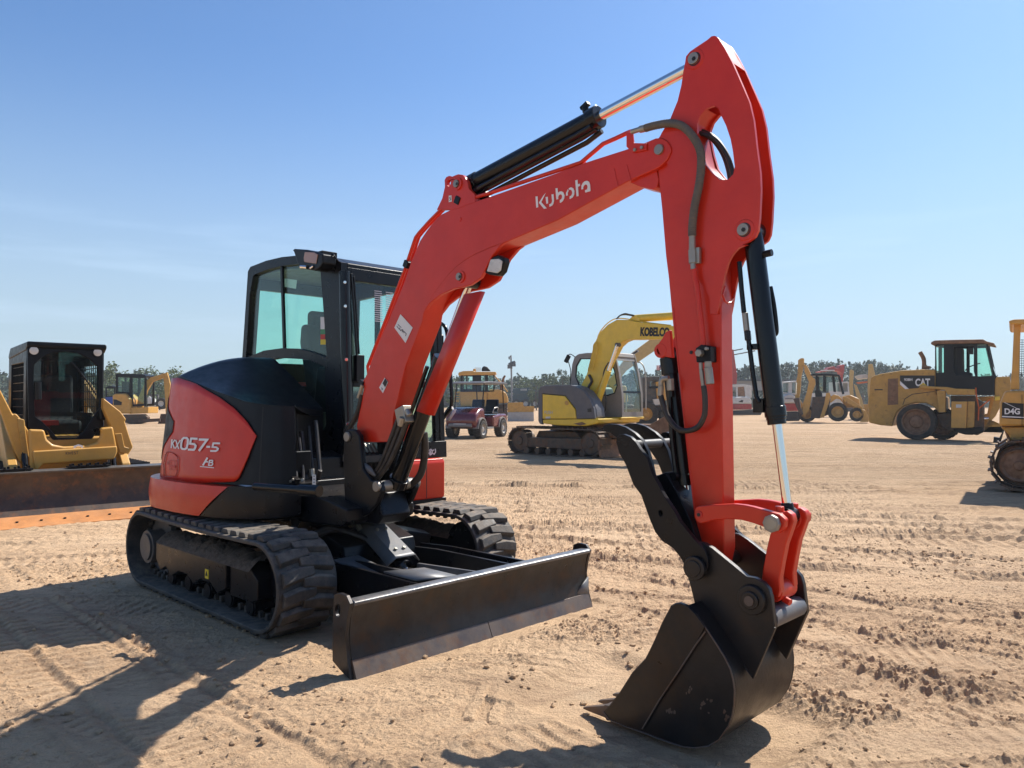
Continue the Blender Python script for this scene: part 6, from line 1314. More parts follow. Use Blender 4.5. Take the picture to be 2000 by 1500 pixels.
# cab: right wall, windscreen wall, roof
YC2 = -.02
rw_ = [(650, 745), (657, 600), (664, 540), (686, 468), (725, 442), (800, 432), (1060, 425), (1075, 470), (1105, 620), (1138, 1040), (915, 1040), (850, 830)]
rh_ = [(702, 660), (708, 560), (745, 492), (1015, 492), (1060, 600), (1085, 740), (1062, 808), (1000, 828), (860, 815), (740, 740)]
kc = kp('cab', 'cabgrey', ke, rw_, YC2, YC2 + .05, holes=[rh_])
kp('side_glass', 'glass', kc, rh_, YC2 + .02, YC2 + .025, bevel=0)
kp('window_seal', 'blackp', kc, [(694, 660), (700, 556), (740, 484), (1020, 484), (1068, 596), (1094, 742), (1068, 816), (1002, 838), (855, 823), (730, 748)], YC2 - .012, YC2 + .0, holes=[rh_], bevel=0)
kp('cab_left_wall', 'cabgrey', kc, rw_, YC2 + .98, YC2 + 1.03, holes=[[(690, 700), (700, 540), (745, 485), (1035, 480), (1075, 620), (1090, 760), (1050, 960), (930, 960), (850, 800)]], look=YC2)
xc = fk.p(*KK([(1138, 1040)])[0], y=YC2).x
xt = fk.p(*KK([(1066, 440)])[0], y=YC2).x
cabtop = fk.T(KK([(686, 468), (725, 442), (800, 432), (1060, 425), (1075, 470)]), YC2)
mb = MB(); mb.prism(cabtop, YC2 + .05, YC2 + .98); mb.obj('cab_roof', 'cabgrey', kc, bevel=.03)
zt2 = fk.p(*KK([(1075, 470)])[0], y=YC2).z; zb2 = fk.p(*KK([(1138, 1040)])[0], y=YC2).z
prf = [(lerp(xc, xt, 0), zb2), (lerp(xc, xt, .02), lerp(zb2, zt2, .35)), (lerp(xc, xt, .45), lerp(zb2, zt2, .75)), (xt, zt2)]
def fpt(z):
    for (xa, za), (xb, zb_) in zip(prf, prf[1:]):
        if z <= zb_ + 1e-6: return xa + (xb - xa) * (z - za) / (zb_ - za)
    return prf[-1][0]
def strip_front(nm, m, ya, yb, za, zb_, th=.04, par=kc, off=0):
    rows = []; n = 8
    for k in range(n + 1):
        z = za + (zb_ - za) * k / n; x = fpt(z) + off; rows.append([(x, ya, z), (x, yb, z), (x - th, yb, z), (x - th, ya, z)])
    mb = MB(); mb.grid(rows, True); mb.add(rows[0], [(0, 1, 2, 3)]); mb.add(rows[-1], [(0, 1, 2, 3)]); return mb.obj(nm, m, par)
strip_front('corner_post', 'cabgrey', YC2 + .0, YC2 + .09, zb2, zt2); strip_front('corner_post', 'cabgrey', YC2 + .95, YC2 + 1.04, zb2, zt2)
strip_front('sill', 'cabgrey', YC2 + .09, YC2 + .95, zb2, zb2 + .13); strip_front('header', 'cabgrey', YC2 + .09, YC2 + .95, zt2 - .08, zt2); zm = zb2 + .62
strip_front('mid_bar', 'blackp', YC2 + .09, YC2 + .95, zm, zm + .05)
strip_front('windscreen', 'glassc', YC2 + .09, YC2 + .95, zm + .05, zt2 - .08, .005, off=-.015); strip_front('lower_glass', 'glassc', YC2 + .09, YC2 + .95, zb2 + .13, zm, .005, off=-.015)
mb = MB(); mb.prism([(xc - .6, zb2 + .1), (xc - .6, zb2 + .5), (xc - .95, zb2 + .5), (xc - 1.0, zb2 + 1.15), (xc - 1.12, zb2 + 1.15), (xc - 1.1, zb2 + .1)], YC2 + .3, YC2 + .75); mb.obj('seat', 'seat', kc, bevel=.04)
mb = MB(); mb.tube([(xc - .3, YC2 + .4, zb2 + .1), (xc - .28, YC2 + .4, zb2 + .75)], .03, 8); mb.tube([(xc - .22, YC2 + .55, zb2 + .1), (xc - .2, YC2 + .55, zb2 + .7)], .02, 8); mb.obj('travel_lever', 'offwhite', kc)
mb = MB(); mb.prism([(xc - 1.4, .95), (xc - 1.4, zb2), (xc + .02, zb2), (xc + .04, .98), (xc, .93)], -.10, 1.03); mb.obj('front_deck', 'kyel', ke, bevel=.05)
rl = [fk.p(*KK([p])[0], y=1.05) for p in ((1288, 522), (1310, 522), (1340, 560), (1358, 640), (1362, 800), (1362, 965))]; tube_(rl, .018, 'handrail', 'alloy', kc)
rl = [fk.p(*KK([p])[0], y=.0) for p in ((650, 740), (652, 640), (648, 580), (625, 500), (612, 470))]; mr2 = tube_(rl, .012, 'mirror_arm', 'blackp', kc); rl = [fk.p(*KK([p])[0], y=.0) for p in ((612, 470), (640, 445), (665, 450), (690, 470))]; tube_(rl, .012, 'mirror_stay', 'blackp', mr2)
mb = MB(); q = fk.p(*KK([(620, 488)])[0], y=.0); mb.box(q, (.12, .06, .22), (0, .5, .3)); mb.obj('mirror', 'blackp', mr2, bevel=.02)
# boom
YB = -.42
kb = kp('boom', 'kyel', ke, [(745, 745), (800, 640), (830, 540), (865, 370), (885, 320), (930, 235), (1000, 165), (1085, 118), (1180, 118), (1300, 140), (1500, 162), (1780, 200), (1800, 262), (1760, 300), (1600, 300), (1190, 305), (1140, 325), (1090, 370), (1060, 430), (1020, 500), (960, 640), (905, 760), (858, 830), (800, 810)], YB, YB + .30)
for k, (a, b) in enumerate(((0, 0), (6, 4))): tube_([fk.p(a_ + a, b_ + b, y=YB + .05 + .08 * k) for a_, b_ in KK([(905, 290), (935, 225), (1000, 152), (1080, 108), (1180, 110), (1300, 132), (1400, 148), (1600, 172)])], .014, 'boom_pipe', 'kyel', kb)
for k in range(4): tube_([fk.p(a_, b_, y=YB - .02 - .02 * k) for a_, b_ in KK([(815 + 12 * k, 600), (860 + 12 * k, 420), (868 + 8 * k, 360 - 4 * k), (885, 330)])], .012, 'hard_line', 'kyel', kb)
for k in range(2): tube_([fk.p(a_, b_, y=YB + .05 * k) for a_, b_ in KK([(1085, 110), (1120, 78), (1165, 62 + 8 * k), (1200, 68 + 6 * k), (1250, 78 + 4 * k)])], .018, 'boom_hose', 'hose', kb)
kp('cylinder_bracket', 'kyel', kb, [(1110, 125), (1200, 118), (1230, 85), (1265, 80), (1310, 100), (1300, 135)], YB + .05, YB + .25)
q1, q2 = [fk.p(a_, b_, y=YB + .15) for a_, b_ in KK([(1255, 108), (1800, 72)])]; mb = MB(); mb.cyl(q1, q2, .095); mb.obj('arm_cylinder', 'kyel', kb)
q0, q1, q2 = [fk.p(a_, b_, y=YB - .10) for a_, b_ in KK([(1092, 355), (1008, 600), (905, 905)])]; mb = MB(); mb.cyl(q1, q2, .08); kcy = mb.obj('boom_cylinder', 'kyel', ke); mb = MB(); mb.cyl(q0, q1, .042); mb.obj('cylinder_rod', 'chrome', kcy); mb = MB(); mb.cyl((q0.x, YB - .14, q0.z), (q0.x, YB - .0, q0.z), .05); mb.obj('pivot_pin', 'dkgrey', kcy)
tube_([fk.p(a_, b_, y=YB - .03) for a_, b_ in KK([(825, 640), (850, 700), (820, 760), (820, 840)])], .035, 'boom_hose', 'hose', kb); tube_([fk.p(a_, b_, y=YB - .05) for a_, b_ in KK([(1010, 520), (960, 640), (985, 880), (975, 980), (930, 1000), (900, 940)])], .018, 'boom_hose', 'hose', kb)
a, b = fk.p(*KK([(1306, 268)])[0], y=YB - .01), fk.p(*KK([(1580, 272)])[0], y=YB - .01)
tl = math.atan2(b.z - a.z, b.x - a.x); t_ = text_mesh('KOBELCO', .36, 'boom_lettering', 'blacklbl', kb, (a.x, YB - .008, a.z), (math.pi / 2, -tl, 0), depth=.002, bold=.018, shear=.0)
wd = max(v.co.x for v in t_.data.vertices) - min(v.co.x for v in t_.data.vertices); t_.scale = ((b - a).length / wd,) + ((.20 / .26), 1)
# stick hangs behind the red stick of the near machine
kp('stick', 'kyel', ke, [(1740, 200), (1800, 190), (1850, 240), (1800, 700), (1770, 940), (1725, 940), (1720, 600)], YB + .02, YB + .28)
kp('bucket', 'rim', ke, [(835, 1150), (850, 1128), (900, 1112), (990, 1108), (1400, 1108), (1720, 930), (1800, 920), (1830, 1050), (1760, 1180), (1300, 1230), (1062, 1240), (1035, 1215), (1010, 1240), (985, 1205), (960, 1240), (935, 1195), (905, 1225), (880, 1190), (850, 1180)], YB - .2, YB + .5)
# lower: centre, tracks, blade
xr_, xf_ = fk.p(*KK([(190, 1270)])[0], y=YS).x, fk.p(*KK([(925, 1330)])[0], y=YS).x
for ya, yb in ((-1.10, -.65), (.65, 1.10)): steel_track(ke, -.98, 1.28, ya, yb, .34, .36, 44)
mb = MB(); mb.prism([(-.8, .3), (-.6, .62), (.6, .62), (.9, .3)], -.7, .7); mb.cyl((0, 0, .6), (0, 0, .9), .55); mb.obj('undercarriage_frame', 'shoe', ke, bevel=.02)
mb = MB(); mb.prism([(1.60, .02), (1.66, .02), (1.60, .25), (1.62, .45), (1.56, .45), (1.54, .25)], -1.1, 1.1); mb.prism([(.7, .25), (.7, .4), (1.56, .35), (1.56, .2)], -.5, -.4); mb.prism([(.7, .25), (.7, .4), (1.56, .35), (1.56, .2)], .4, .5); mb.obj('dozer_blade', 'rim', ke, bevel=.005)

# ---- 10 tan excavator beyond, whose boom crosses behind the yellow one's cab
f10 = far(1262, 838)
te = f10.empty('tracked_excavator', 'faded tan excavator, its boom slanting up behind the grey cab of the lemon yellow machine', 'excavator')
tbm = part(f10, 'boom', 'tan', te, KK([(1160, 500), (1215, 445), (1400, 308), (1560, 250), (1700, 300), (1600, 320), (1545, 345), (1300, 512), (1180, 600), (1100, 700), (1040, 760), (990, 700), (1060, 640)]), 0, .5)
part(f10, 'maker_plate', 'offwhite', tbm, KK([(1215, 440), (1285, 398), (1298, 418), (1235, 460)]), -.02, .01, bevel=0)
mb = MB(); [mb.box(f10.p(*KK([(1236 + 8.5 * k, 443 - 5 * k)])[0], y=-.025), (.05, .01, .10)) for k in range(6)]; mb.obj('plate_print', 'blacklbl', tbm)
part(f10, 'body', 'tan', te, KK([(960, 750), (1180, 740), (1200, 900), (960, 900)]), 0, 2.4, bevel=.1)
part(f10, 'stick', 'tan', te, KK([(1650, 250), (1710, 300), (1740, 700), (1700, 820), (1680, 700)]), .05, .45)
part(f10, 'track', 'shoe', te, KK([(900, 920), (1250, 920), (1280, 980), (1240, 1060), (920, 1060), (880, 990)]), 0, .6, bevel=.1)

# ---- 11 muddy-tyred loader behind the yellow excavator's cab
f11 = far(1270, 834)
ml = f11.empty('wheel_loader', 'dark dirty loader with muddy tyres just right of the grey cab, behind the thumb cylinder', 'loader')
part(f11, 'body', 'dkgrey', ml, KK([(1330, 660), (1490, 655), (1492, 700), (1480, 880), (1430, 905), (1340, 900)]), .2, 1.9, holes=[KK([(1400, 700), (1470, 690), (1470, 740), (1400, 745)])], bevel=.03)
part(f11, 'yellow_cowl', 'cat', ml, KK([(1455, 705), (1540, 700), (1560, 880), (1470, 890)]), .1, 1.5, holes=[KK([(1475, 760), (1510, 755), (1510, 800), (1480, 805)])], bevel=.03)
part(f11, 'counterweight', 'offwhite', ml, KK([(1430, 870), (1490, 865), (1495, 920), (1440, 925)]), 0, .3)
part(f11, 'axle', 'brownsteel', ml, KK([(1400, 930), (1620, 930), (1620, 1040), (1400, 1050)]), .3, 1.3)
part(f11, 'cage', 'blackp', ml, KK([(1395, 750), (1500, 745), (1500, 765), (1395, 768)]), 0, .1)
wheel(f11, ml, *KK([(1365, 1010)])[0], 25, -.1, .6, 'catd', rimk=.5); wheel(f11, ml, *KK([(1600, 1035)])[0], 22, -.1, .6, 'catd', rimk=.5)

# ---- 12 wheel loader on the right
KL = lambda pts: crop(1680, 600, 3.75, pts)
f12 = far(1788, 860, -.60)
wl12 = f12.empty('wheel_loader', 'big dusty yellow wheel loader without its bucket, on the right', 'wheel loader')
def lp_(nm, m, par, pts, y0, y1, holes=(), bevel=.02, look=None): return part(f12, nm, m, par, KL(pts), y0, y1, [KL(h) for h in holes], bevel, look)
lh = lp_('rear_body', 'catd', wl12, [(75, 518), (100, 502), (150, 488), (300, 463), (450, 456), (548, 455), (548, 580), (560, 640), (620, 660), (625, 770), (572, 772), (540, 730), (480, 702), (400, 700), (320, 725), (270, 770), (245, 830), (238, 872), (150, 865), (62, 845), (55, 700)], .25, 2.0, bevel=.05)
lp_('grille', 'rim', lh, [(203, 525), (278, 520), (278, 712), (200, 718)], .235, .26, bevel=.005)
lp_('grille_frame', 'catd', lh, [(194, 517), (286, 512), (286, 720), (192, 726)], .236, .252, holes=[[(203, 525), (278, 520), (278, 712), (200, 718)]], bevel=.004)
lp_('decal_band', 'blacklbl', lh, [(292, 500), (546, 500), (546, 582), (355, 598), (292, 540)], .240, .26, bevel=0)
lp_('white_slash', 'white', lh, [(292, 540), (356, 598), (330, 600), (292, 566)], .234, .262, bevel=0)
lp_('vent_slot', 'blacklbl', lh, [(105, 600), (165, 600), (165, 608), (105, 608)], .236, .26, bevel=0)
lp_('panel_seam', 'blacklbl', lh, [(310, 715), (325, 670), (380, 635), (545, 615), (545, 619), (382, 640), (329, 674), (314, 716)], .236, .26, bevel=0)
a = f12.p(*KL([(404, 576)])[0], y=.234)
t_ = text_mesh('CAT', 1.0, 'maker_lettering', 'white', lh, (a.x, .232, a.z), (math.pi / 2, 0, 0), bold=.035, depth=.002); b = f12.p(*KL([(512, 518)])[0], y=.234)
def fitxt(t, a, b):
    xs = [v.co.x for v in t.data.vertices]; ys = [v.co.y for v in t.data.vertices]
    for v in t.data.vertices: v.co.x -= min(xs)
    t.scale = ((b.x - a.x) / (max(xs) - min(xs)), (b.z - a.z) / (max(ys) - min(ys)), 1)
fitxt(t_, a, b)
lp_('yellow_triangle', 'kyel', lh, [(428, 578), (462, 552), (496, 578)], .222, .228, bevel=0)
a, b = f12.p(*KL([(322, 540)])[0], y=.234), f12.p(*KL([(382, 519)])[0], y=.234); t_ = text_mesh('938H', .4, 'model_lettering', 'white', lh, (a.x, .232, a.z), (math.pi / 2, 0, 0), bold=.01, depth=.002); fitxt(t_, a, b)
lp_('hood_deck', 'catd', wl12, [(425, 592), (450, 568), (500, 578), (640, 585), (700, 596), (838, 600), (838, 640), (640, 640), (620, 605)], .02, 1.9, bevel=.02)
lp_('fender_leg', 'catd', wl12, [(560, 610), (625, 612), (625, 770), (575, 772)], .08, .3, bevel=.02)
bx12 = lp_('battery_box', 'cat', wl12, [(668, 690), (782, 690), (776, 886), (665, 884)], .0, .8, bevel=.02)
lp_('box_label', 'offwhite', bx12, [(702, 712), (742, 712), (742, 736), (702, 736)], -.012, .002, bevel=0)
lp_('step_box', 'catd', wl12, [(786, 690), (836, 690), (832, 880), (780, 884)], .1, .8, bevel=.02)
lp_('centre_frame', 'shoe', wl12, [(560, 780), (665, 780), (665, 650), (840, 650), (900, 700), (905, 915), (860, 938), (690, 912), (600, 880)], .5, 1.5, bevel=.03)
lp_('lower_pan', 'blackp', wl12, [(680, 890), (900, 880), (902, 915), (820, 936), (770, 934), (690, 912)], .3, .5, bevel=.02)
cab12o = [(548, 272), (560, 262), (900, 255), (935, 262), (988, 500), (982, 642), (850, 642), (846, 600), (548, 585)]
h1, h2, h3 = [(556, 285), (612, 280), (612, 478), (560, 482)], [(682, 290), (832, 282), (832, 470), (842, 505), (700, 500), (682, 470)], [(858, 275), (920, 272), (975, 500), (860, 512)]
c12 = lp_('cab', 'blackp', wl12, cab12o, .45, .53, holes=[h1, h2, h3], bevel=.015)
lp_('cab_far_side', 'blackp', c12, cab12o, 1.6, 1.68, holes=[[(575, 285), (660, 285), (660, 478), (575, 480)], [(700, 290), (760, 290), (760, 500), (700, 500)], [(785, 290), (905, 285), (955, 500), (785, 500)]], look=.45)
for h_, nm in ((h1, 'rear_side_glass'), (h3, 'front_side_glass')): lp_(nm, 'glass', c12, h_, .48, .485, bevel=0)
lp_('far_glass', 'glass', c12, [(575, 285), (905, 285), (955, 500), (575, 500)], 1.63, 1.635, bevel=0, look=.45)
lp_('cab_interior', 'blackp', c12, [(680, 500), (850, 510), (850, 640), (680, 590)], .6, 1.5)
lp_('seat', 'seat', c12, [(700, 300), (755, 300), (758, 470), (820, 480), (820, 520), (700, 520)], .8, 1.25, bevel=.05)
mb = MB(); q = [f12.p(*KL([p])[0], y=.9) for p in ((770, 465), (790, 440), (845, 420), (880, 410))]; mb.tube(q, .02, 8); mb.obj('steering_column', 'blackp', c12)
mb = MB(); q1, q2 = f12.p(*KL([(898, 268)])[0], y=.5), f12.p(*KL([(990, 500)])[0], y=.5); mb.add([(q1.x + .05, .5, q1.z), (q1.x + .05, 1.62, q1.z), (q2.x + .02, 1.62, q2.z), (q2.x + .02, .5, q2.z)], [(0, 1, 2, 3)]); mb.obj('windscreen', 'glassc', c12)
lp_('roof', 'rim', c12, [(516, 268), (520, 255), (545, 243), (700, 238), (900, 234), (930, 250), (982, 262), (984, 278), (930, 268), (900, 262), (560, 268), (530, 278)], .25, 1.85, bevel=.03)
lp_('mirror', 'blackp', c12, [(790, 290), (828, 290), (830, 345), (800, 345), (788, 320)], .32, .42, bevel=.03)
q = [f12.p(*KL([p])[0], y=1.0) for p in ((468, 456), (468, 400), (462, 370), (438, 328))]; mb = MB(); mb.tube(spline(q), .075, 12); mb.prism(f12.T(KL([(455, 432), (515, 432), (515, 450), (455, 456)]), 1.0), .8, 1.2); mb.obj('exhaust', 'rim', wl12, bevel=.01)
wheel(f12, wl12, *KL([(408, 840)])[0], 36.2, -.05, .58, 'rim', rimk=.70, lug=False); wheel(f12, wl12, *KL([(600, 860)])[0], 31, .9, .6, 'rim', rimk=.7, look=.9)
lp_('loader_tower', 'catd', wl12, [(985, 530), (1000, 510), (1095, 508), (1110, 600), (1060, 640), (1030, 720), (990, 800), (960, 830), (930, 900), (915, 912), (1045, 915), (1060, 880), (1000, 880), (960, 880), (905, 890), (940, 820), (965, 730), (985, 640)], .5, .75, bevel=.02)
lp_('lift_frame', 'catd', wl12, [(850, 660), (980, 650), (975, 700), (955, 820), (910, 890), (850, 880)], 1.0, 1.4, holes=[[(875, 690), (950, 685), (930, 780), (880, 790)]], bevel=.02)
q = [f12.p(*KL([p])[0], y=.4) for p in ((865, 745), (955, 672))]; mb = MB(); mb.tube(q, .02, 8); mb.obj('tie_strap', 'orange', wl12)
q = [f12.p(*KL([p])[0], y=.42) for p in ((846, 590), (850, 640), (868, 735), (865, 830))]; mb = MB(); mb.tube(q, .022, 8); mb.obj('tie_strap', 'orange', wl12)
q = [f12.p(*KL([p])[0], y=.7) for p in ((880, 815), (955, 815))]; mb = MB(); mb.tube(q, .05, 10); mb.obj('steer_cylinder', 'chrome', wl12)
lp_('coupler_leg', 'blackp', wl12, [(978, 950), (1018, 958), (1042, 912), (1050, 915), (1030, 985), (1012, 1006), (972, 1006)], .2, .6, bevel=.01)
lp_('yellow_hose_guard', 'kyel', wl12, [(985, 655), (1020, 650), (1025, 680), (985, 685)], .4, .5)

# ---- 13 crawler dozer at the right edge
f13 = Frame((1955 - 1000) / F * 12.0, 12.0, -.58)
cd_ = f13.empty('bulldozer', 'yellow crawler dozer cut off by the right edge, one track end showing', 'bulldozer')
def dp(nm, m, par, pts, y0, y1, holes=(), bevel=.015, look=None): return part(f13, nm, m, par, KL(pts), y0, y1, [KL(h) for h in holes], bevel, look)
dp('canopy_post', 'cat', cd_, [(1127, 122), (1178, 120), (1172, 240), (1165, 500), (1168, 604), (1098, 602), (1112, 450)], .2, .35)
rf = dp('canopy_roof', 'cat', cd_, [(1086, 100), (1130, 88), (2000, 60), (2010, 110), (1130, 126), (1100, 126)], .0, 1.7, bevel=.02)
mb = MB()
for k in range(12): q1, q2 = [f13.p(*KL([p])[0], y=.3) for p in ((1170 + 16 * k, 235), (1166 + 16 * k, 500))]; mb.tube([q1, q2], .004, 5)
for k in range(16): q1, q2 = [f13.p(*KL([p])[0], y=.3) for p in ((1168, 240 + 17 * k), (1350, 238 + 17 * k))]; mb.tube([q1, q2], .004, 5)
mb.obj('window_screen', 'blackp', cd_)
hd13 = dp('hood', 'cat', cd_, [(1022, 700), (1060, 612), (1900, 600), (1900, 870), (1018, 872)], .1, 1.7, bevel=.04)
dp('decal_band', 'blacklbl', hd13, [(1040, 697), (1198, 706), (1198, 822), (1036, 812)], .094, .11, bevel=0)
dp('stripe', 'white', hd13, [(1040, 796), (1198, 804), (1198, 811), (1038, 805)], .088, .112, bevel=0)
dp('slash', 'offwhite', hd13, [(1050, 697), (1062, 697), (1160, 745), (1150, 745)], .090, .112, bevel=0)
dp('seam', 'blacklbl', hd13, [(1184, 640), (1187, 640), (1187, 870), (1184, 870)], .085, .112, bevel=0)
a, b = f13.p(*KL([(1058, 782)])[0], y=.084), f13.p(*KL([(1170, 738)])[0], y=.084); t_ = text_mesh('D4G', .4, 'model_lettering', 'white', hd13, (a.x, .084, a.z), (math.pi / 2, 0, 0), bold=.014, depth=.002); fitxt(t_, a, b)
dp('lower_body', 'catd', cd_, [(1022, 876), (1900, 872), (1900, 990), (1100, 990), (1094, 938), (1060, 905)], .2, 1.6, bevel=.03)
dp('hood_hook', 'rim', cd_, [(1050, 875), (1090, 880), (1096, 975), (1075, 960), (1058, 910)], .35, .45)
q = f13.p(*KL([(1165, 1165)])[0], y=-.05); rr_ = q.z - f13.p(*KL([(1165, 1340)])[0], y=-.05).z
for ya in (-.15, 1.35):
    steel_track(cd_, q.x, q.x + 2.3, ya, ya + .46, .37, .41, 38)
    mb = MB(); mb.lathe([(0, 0), (.06, 0), (.08, .03), (.20, .05), (.24, .02), (.26, .06), (.26, .3), (0, .3)], (q.x, ya - .02, .41)); mb.obj('idler_wheel', 'rim', cd_)

# ---- 14 backhoe loaders
KB = lambda pts: crop(1420, 660, 6.667, pts)
def backhoe(f14, root, sc=True):
    def bp2(nm, m, par, pts, y0, y1, holes=(), bevel=.02, look=None): return part(f14, nm, m, par, KB(pts), y0, y1, [KB(h) for h in holes], bevel, look)
    bp2('dipper', 'catd', root, [(925, 290), (950, 270), (975, 262), (1000, 266), (1002, 350), (965, 500), (955, 690), (935, 790), (885, 785), (895, 600), (918, 480)], .1, .5)
    bp2('backhoe_boom', 'cat', root, [(1000, 345), (1030, 350), (1060, 400), (1110, 510), (1145, 535), (1152, 600), (1105, 720), (1085, 860), (1060, 960), (1020, 1000), (985, 985), (985, 860), (1040, 700), (1065, 570), (1010, 440)], 0, .45)
    bp2('dipper_cylinder', 'chrome', root, [(900, 580), (914, 582), (905, 740), (893, 740)], 0, .08)
    bp2('bucket', 'brownsteel', root, [(860, 790), (940, 780), (950, 900), (990, 990), (960, 1010), (900, 900)], -.2, .7)
    cn = bp2('canopy', 'blackp', root, [(1080, 480), (1130, 464), (1300, 462), (1462, 476), (1472, 500), (1300, 492), (1100, 492)], -.1, 1.9)
    for a, b in (((1165, 492), (1175, 680)), ((1262, 492), (1262, 700)), ((1378, 492), (1398, 700)), ((1458, 500), (1510, 730))):
        for y in (0, 1.8):
            q1, q2 = [f14.p(*KB([p])[0], y=0) for p in (a, b)]; mb = MB(); mb.tube([(q1.x, y, q1.z), (q2.x, y, q2.z)], .07, 6); mb.obj('canopy_post', 'blackp', cn)
    bp2('canopy_glass', 'glassc', cn, [(1190, 500), (1440, 500), (1460, 690), (1180, 690)], 1.7, 1.72, bevel=0)
    bp2('seat', 'seat', root, [(1140, 690), (1160, 665), (1200, 670), (1235, 720), (1240, 770), (1150, 780)], .5, 1.2, bevel=.08)
    bp2('rear_frame', 'shoe', root, [(1110, 770), (1300, 760), (1340, 800), (1320, 1000), (1200, 1050), (1090, 1040)], .2, 1.6)
    bp2('stabiliser', 'cat', root, [(1290, 720), (1335, 710), (1350, 760), (1310, 900), (1260, 1040), (1210, 1035), (1265, 860)], -.1, .15)
    bp2('stabiliser', 'cat', root, [(925, 800), (960, 850), (1020, 1000), (1010, 1035), (985, 1030), (940, 930)], 1.6, 1.8, look=0)
    bp2('fender', 'cat', root, [(1340, 850), (1350, 760), (1390, 735), (1450, 748), (1500, 800), (1512, 850), (1470, 800), (1420, 790), (1370, 830)], -.1, .6, bevel=.04)
    bp2('hood', 'cat', root, [(1500, 760), (1600, 740), (1720, 790), (1740, 900), (1520, 910)], .3, 1.5, bevel=.08)
    bp2('loader_arm', 'catd', root, [(1510, 760), (1560, 770), (1760, 900), (1820, 1040), (1790, 1060), (1720, 930), (1520, 830)], -.1, .1)
    bp2('front_bucket', 'catd', root, [(1740, 930), (1800, 940), (1850, 1060), (1840, 1095), (1735, 1095)], -.2, 2.0)
    wheel(f14, root, *KB([(1440, 965)])[0], 18.5, -.3, .55, 'rimy', rimk=.60); wheel(f14, root, *KB([(1690, 1000)])[0], 13.5, -.2, .4, 'rimy', rimk=.55); wheel(f14, root, *KB([(1020, 1000)])[0], 17, 1.6, .5, 'rimy', look=0)
f14 = far(1610, 826, -.42)
b1 = f14.empty('backhoe_loader', 'yellow backhoe loader with its dipper folded upright, left of the big wheel loader', 'backhoe loader'); backhoe(f14, b1)
f15 = far(1690, 820, -.42)
b2_ = f15.empty('backhoe_loader', 'tan backhoe mostly hidden between the nearer backhoe and the big wheel loader', 'backhoe loader')
def bp3(nm, m, par, pts, y0, y1, holes=(), bevel=.02): return part(f15, nm, m, par, KB(pts), y0, y1, [KB(h) for h in holes], bevel)
bp3('dipper', 'tan', b2_, [(1595, 420), (1620, 410), (1652, 430), (1640, 600), (1650, 800), (1620, 890), (1600, 800), (1590, 600)], 0, .4); bp3('backhoe_boom', 'tan', b2_, [(1650, 600), (1690, 620), (1760, 800), (1790, 920), (1750, 930), (1700, 820)], 0, .4)
bp3('cross_bar', 'orange', b2_, [(1680, 578), (1830, 565), (1830, 582), (1700, 600)], .0, .1); bp3('upright_boom', 'tan', b2_, [(1840, 345), (1865, 338), (1895, 342), (1930, 480), (1940, 560), (1890, 700), (1850, 880), (1830, 700), (1835, 500)], .3, .8)
bp3('canopy', 'offwhite', b2_, [(1660, 500), (1720, 480), (1830, 475), (1835, 520), (1700, 540)], .6, 2.3); bp3('body', 'catd', b2_, [(1640, 880), (1850, 860), (1850, 1060), (1650, 1060)], .2, 1.9)
wheel(f15, b2_, *KB([(1720, 1020)])[0], 11, -.2, .5, 'rimy')

# ---- 15 white and red excavators
f16 = far(1462, 812)
w1 = f16.empty('compact_excavator', 'white over red compact excavator with open canopy, seen just right of the red stick', 'excavator')
def bp4(f, nm, m, par, pts, y0, y1, holes=(), bevel=.02): return part(f, nm, m, par, KB(pts), y0, y1, [KB(h) for h in holes], bevel)
c4 = bp4(f16, 'cab', 'offwhite', w1, [(0, 615), (230, 605), (320, 622), (322, 640), (322, 780), (0, 780)], .3, .5, holes=[[(10, 632), (125, 632), (125, 765), (10, 765)], [(140, 632), (232, 628), (245, 765), (140, 765)], [(255, 645), (305, 645), (310, 765), (262, 765)]])
bp4(f16, 'cab_far_side', 'offwhite', c4, [(0, 615), (230, 605), (320, 622), (322, 780), (0, 780)], 1.8, 1.9, holes=[[(20, 640), (240, 640), (250, 765), (20, 765)]])
bp4(f16, 'load_of_firewood', 'rim', w1, [(140, 640), (220, 632), (235, 760), (145, 765)], 1.0, 1.6)
bp4(f16, 'hood', 'offwhite', w1, [(-20, 780), (240, 765), (300, 780), (322, 820), (322, 858), (-20, 858)], 0, 2.2, bevel=.1); bp4(f16, 'hood_vent', 'blacklbl', w1, [(145, 835), (190, 808), (212, 812), (205, 838)], -.02, .02, bevel=0)
bp4(f16, 'lower_body', 'dred', w1, [(-20, 862), (322, 858), (325, 930), (-20, 940)], .05, 2.2, bevel=.06)
bp4(f16, 'track', 'rubberd', w1, [(-20, 945), (420, 935), (460, 965), (440, 1005), (-20, 1005)], 0, .7, bevel=.05)
bp4(f16, 'raised_stick', 'dred', w1, [(60, 150), (85, 150), (110, 330), (132, 480), (125, 600), (70, 600)], 2.0, 2.5)
for a in (((85, 165), (205, 142)), ((95, 218), (365, 168))): q1, q2 = [f16.p(*KB([p])[0], y=2.2) for p in a]; mb = MB(); mb.tube([q1, q2], .06, 6); mb.obj('stick_pipe', 'dkgrey', w1)
f17 = far(1546, 822)
w2 = f17.empty('compact_excavator', 'white over red excavator with white cab, directly left of the upright backhoe dipper', 'excavator')
c5_ = bp4(f17, 'cab', 'offwhite', w2, [(715, 575), (800, 572), (905, 560), (908, 740), (820, 735), (715, 720)], .3, .5, holes=[[(728, 590), (805, 582), (800, 712), (728, 708)], [(845, 580), (895, 576), (897, 720), (845, 718)]])
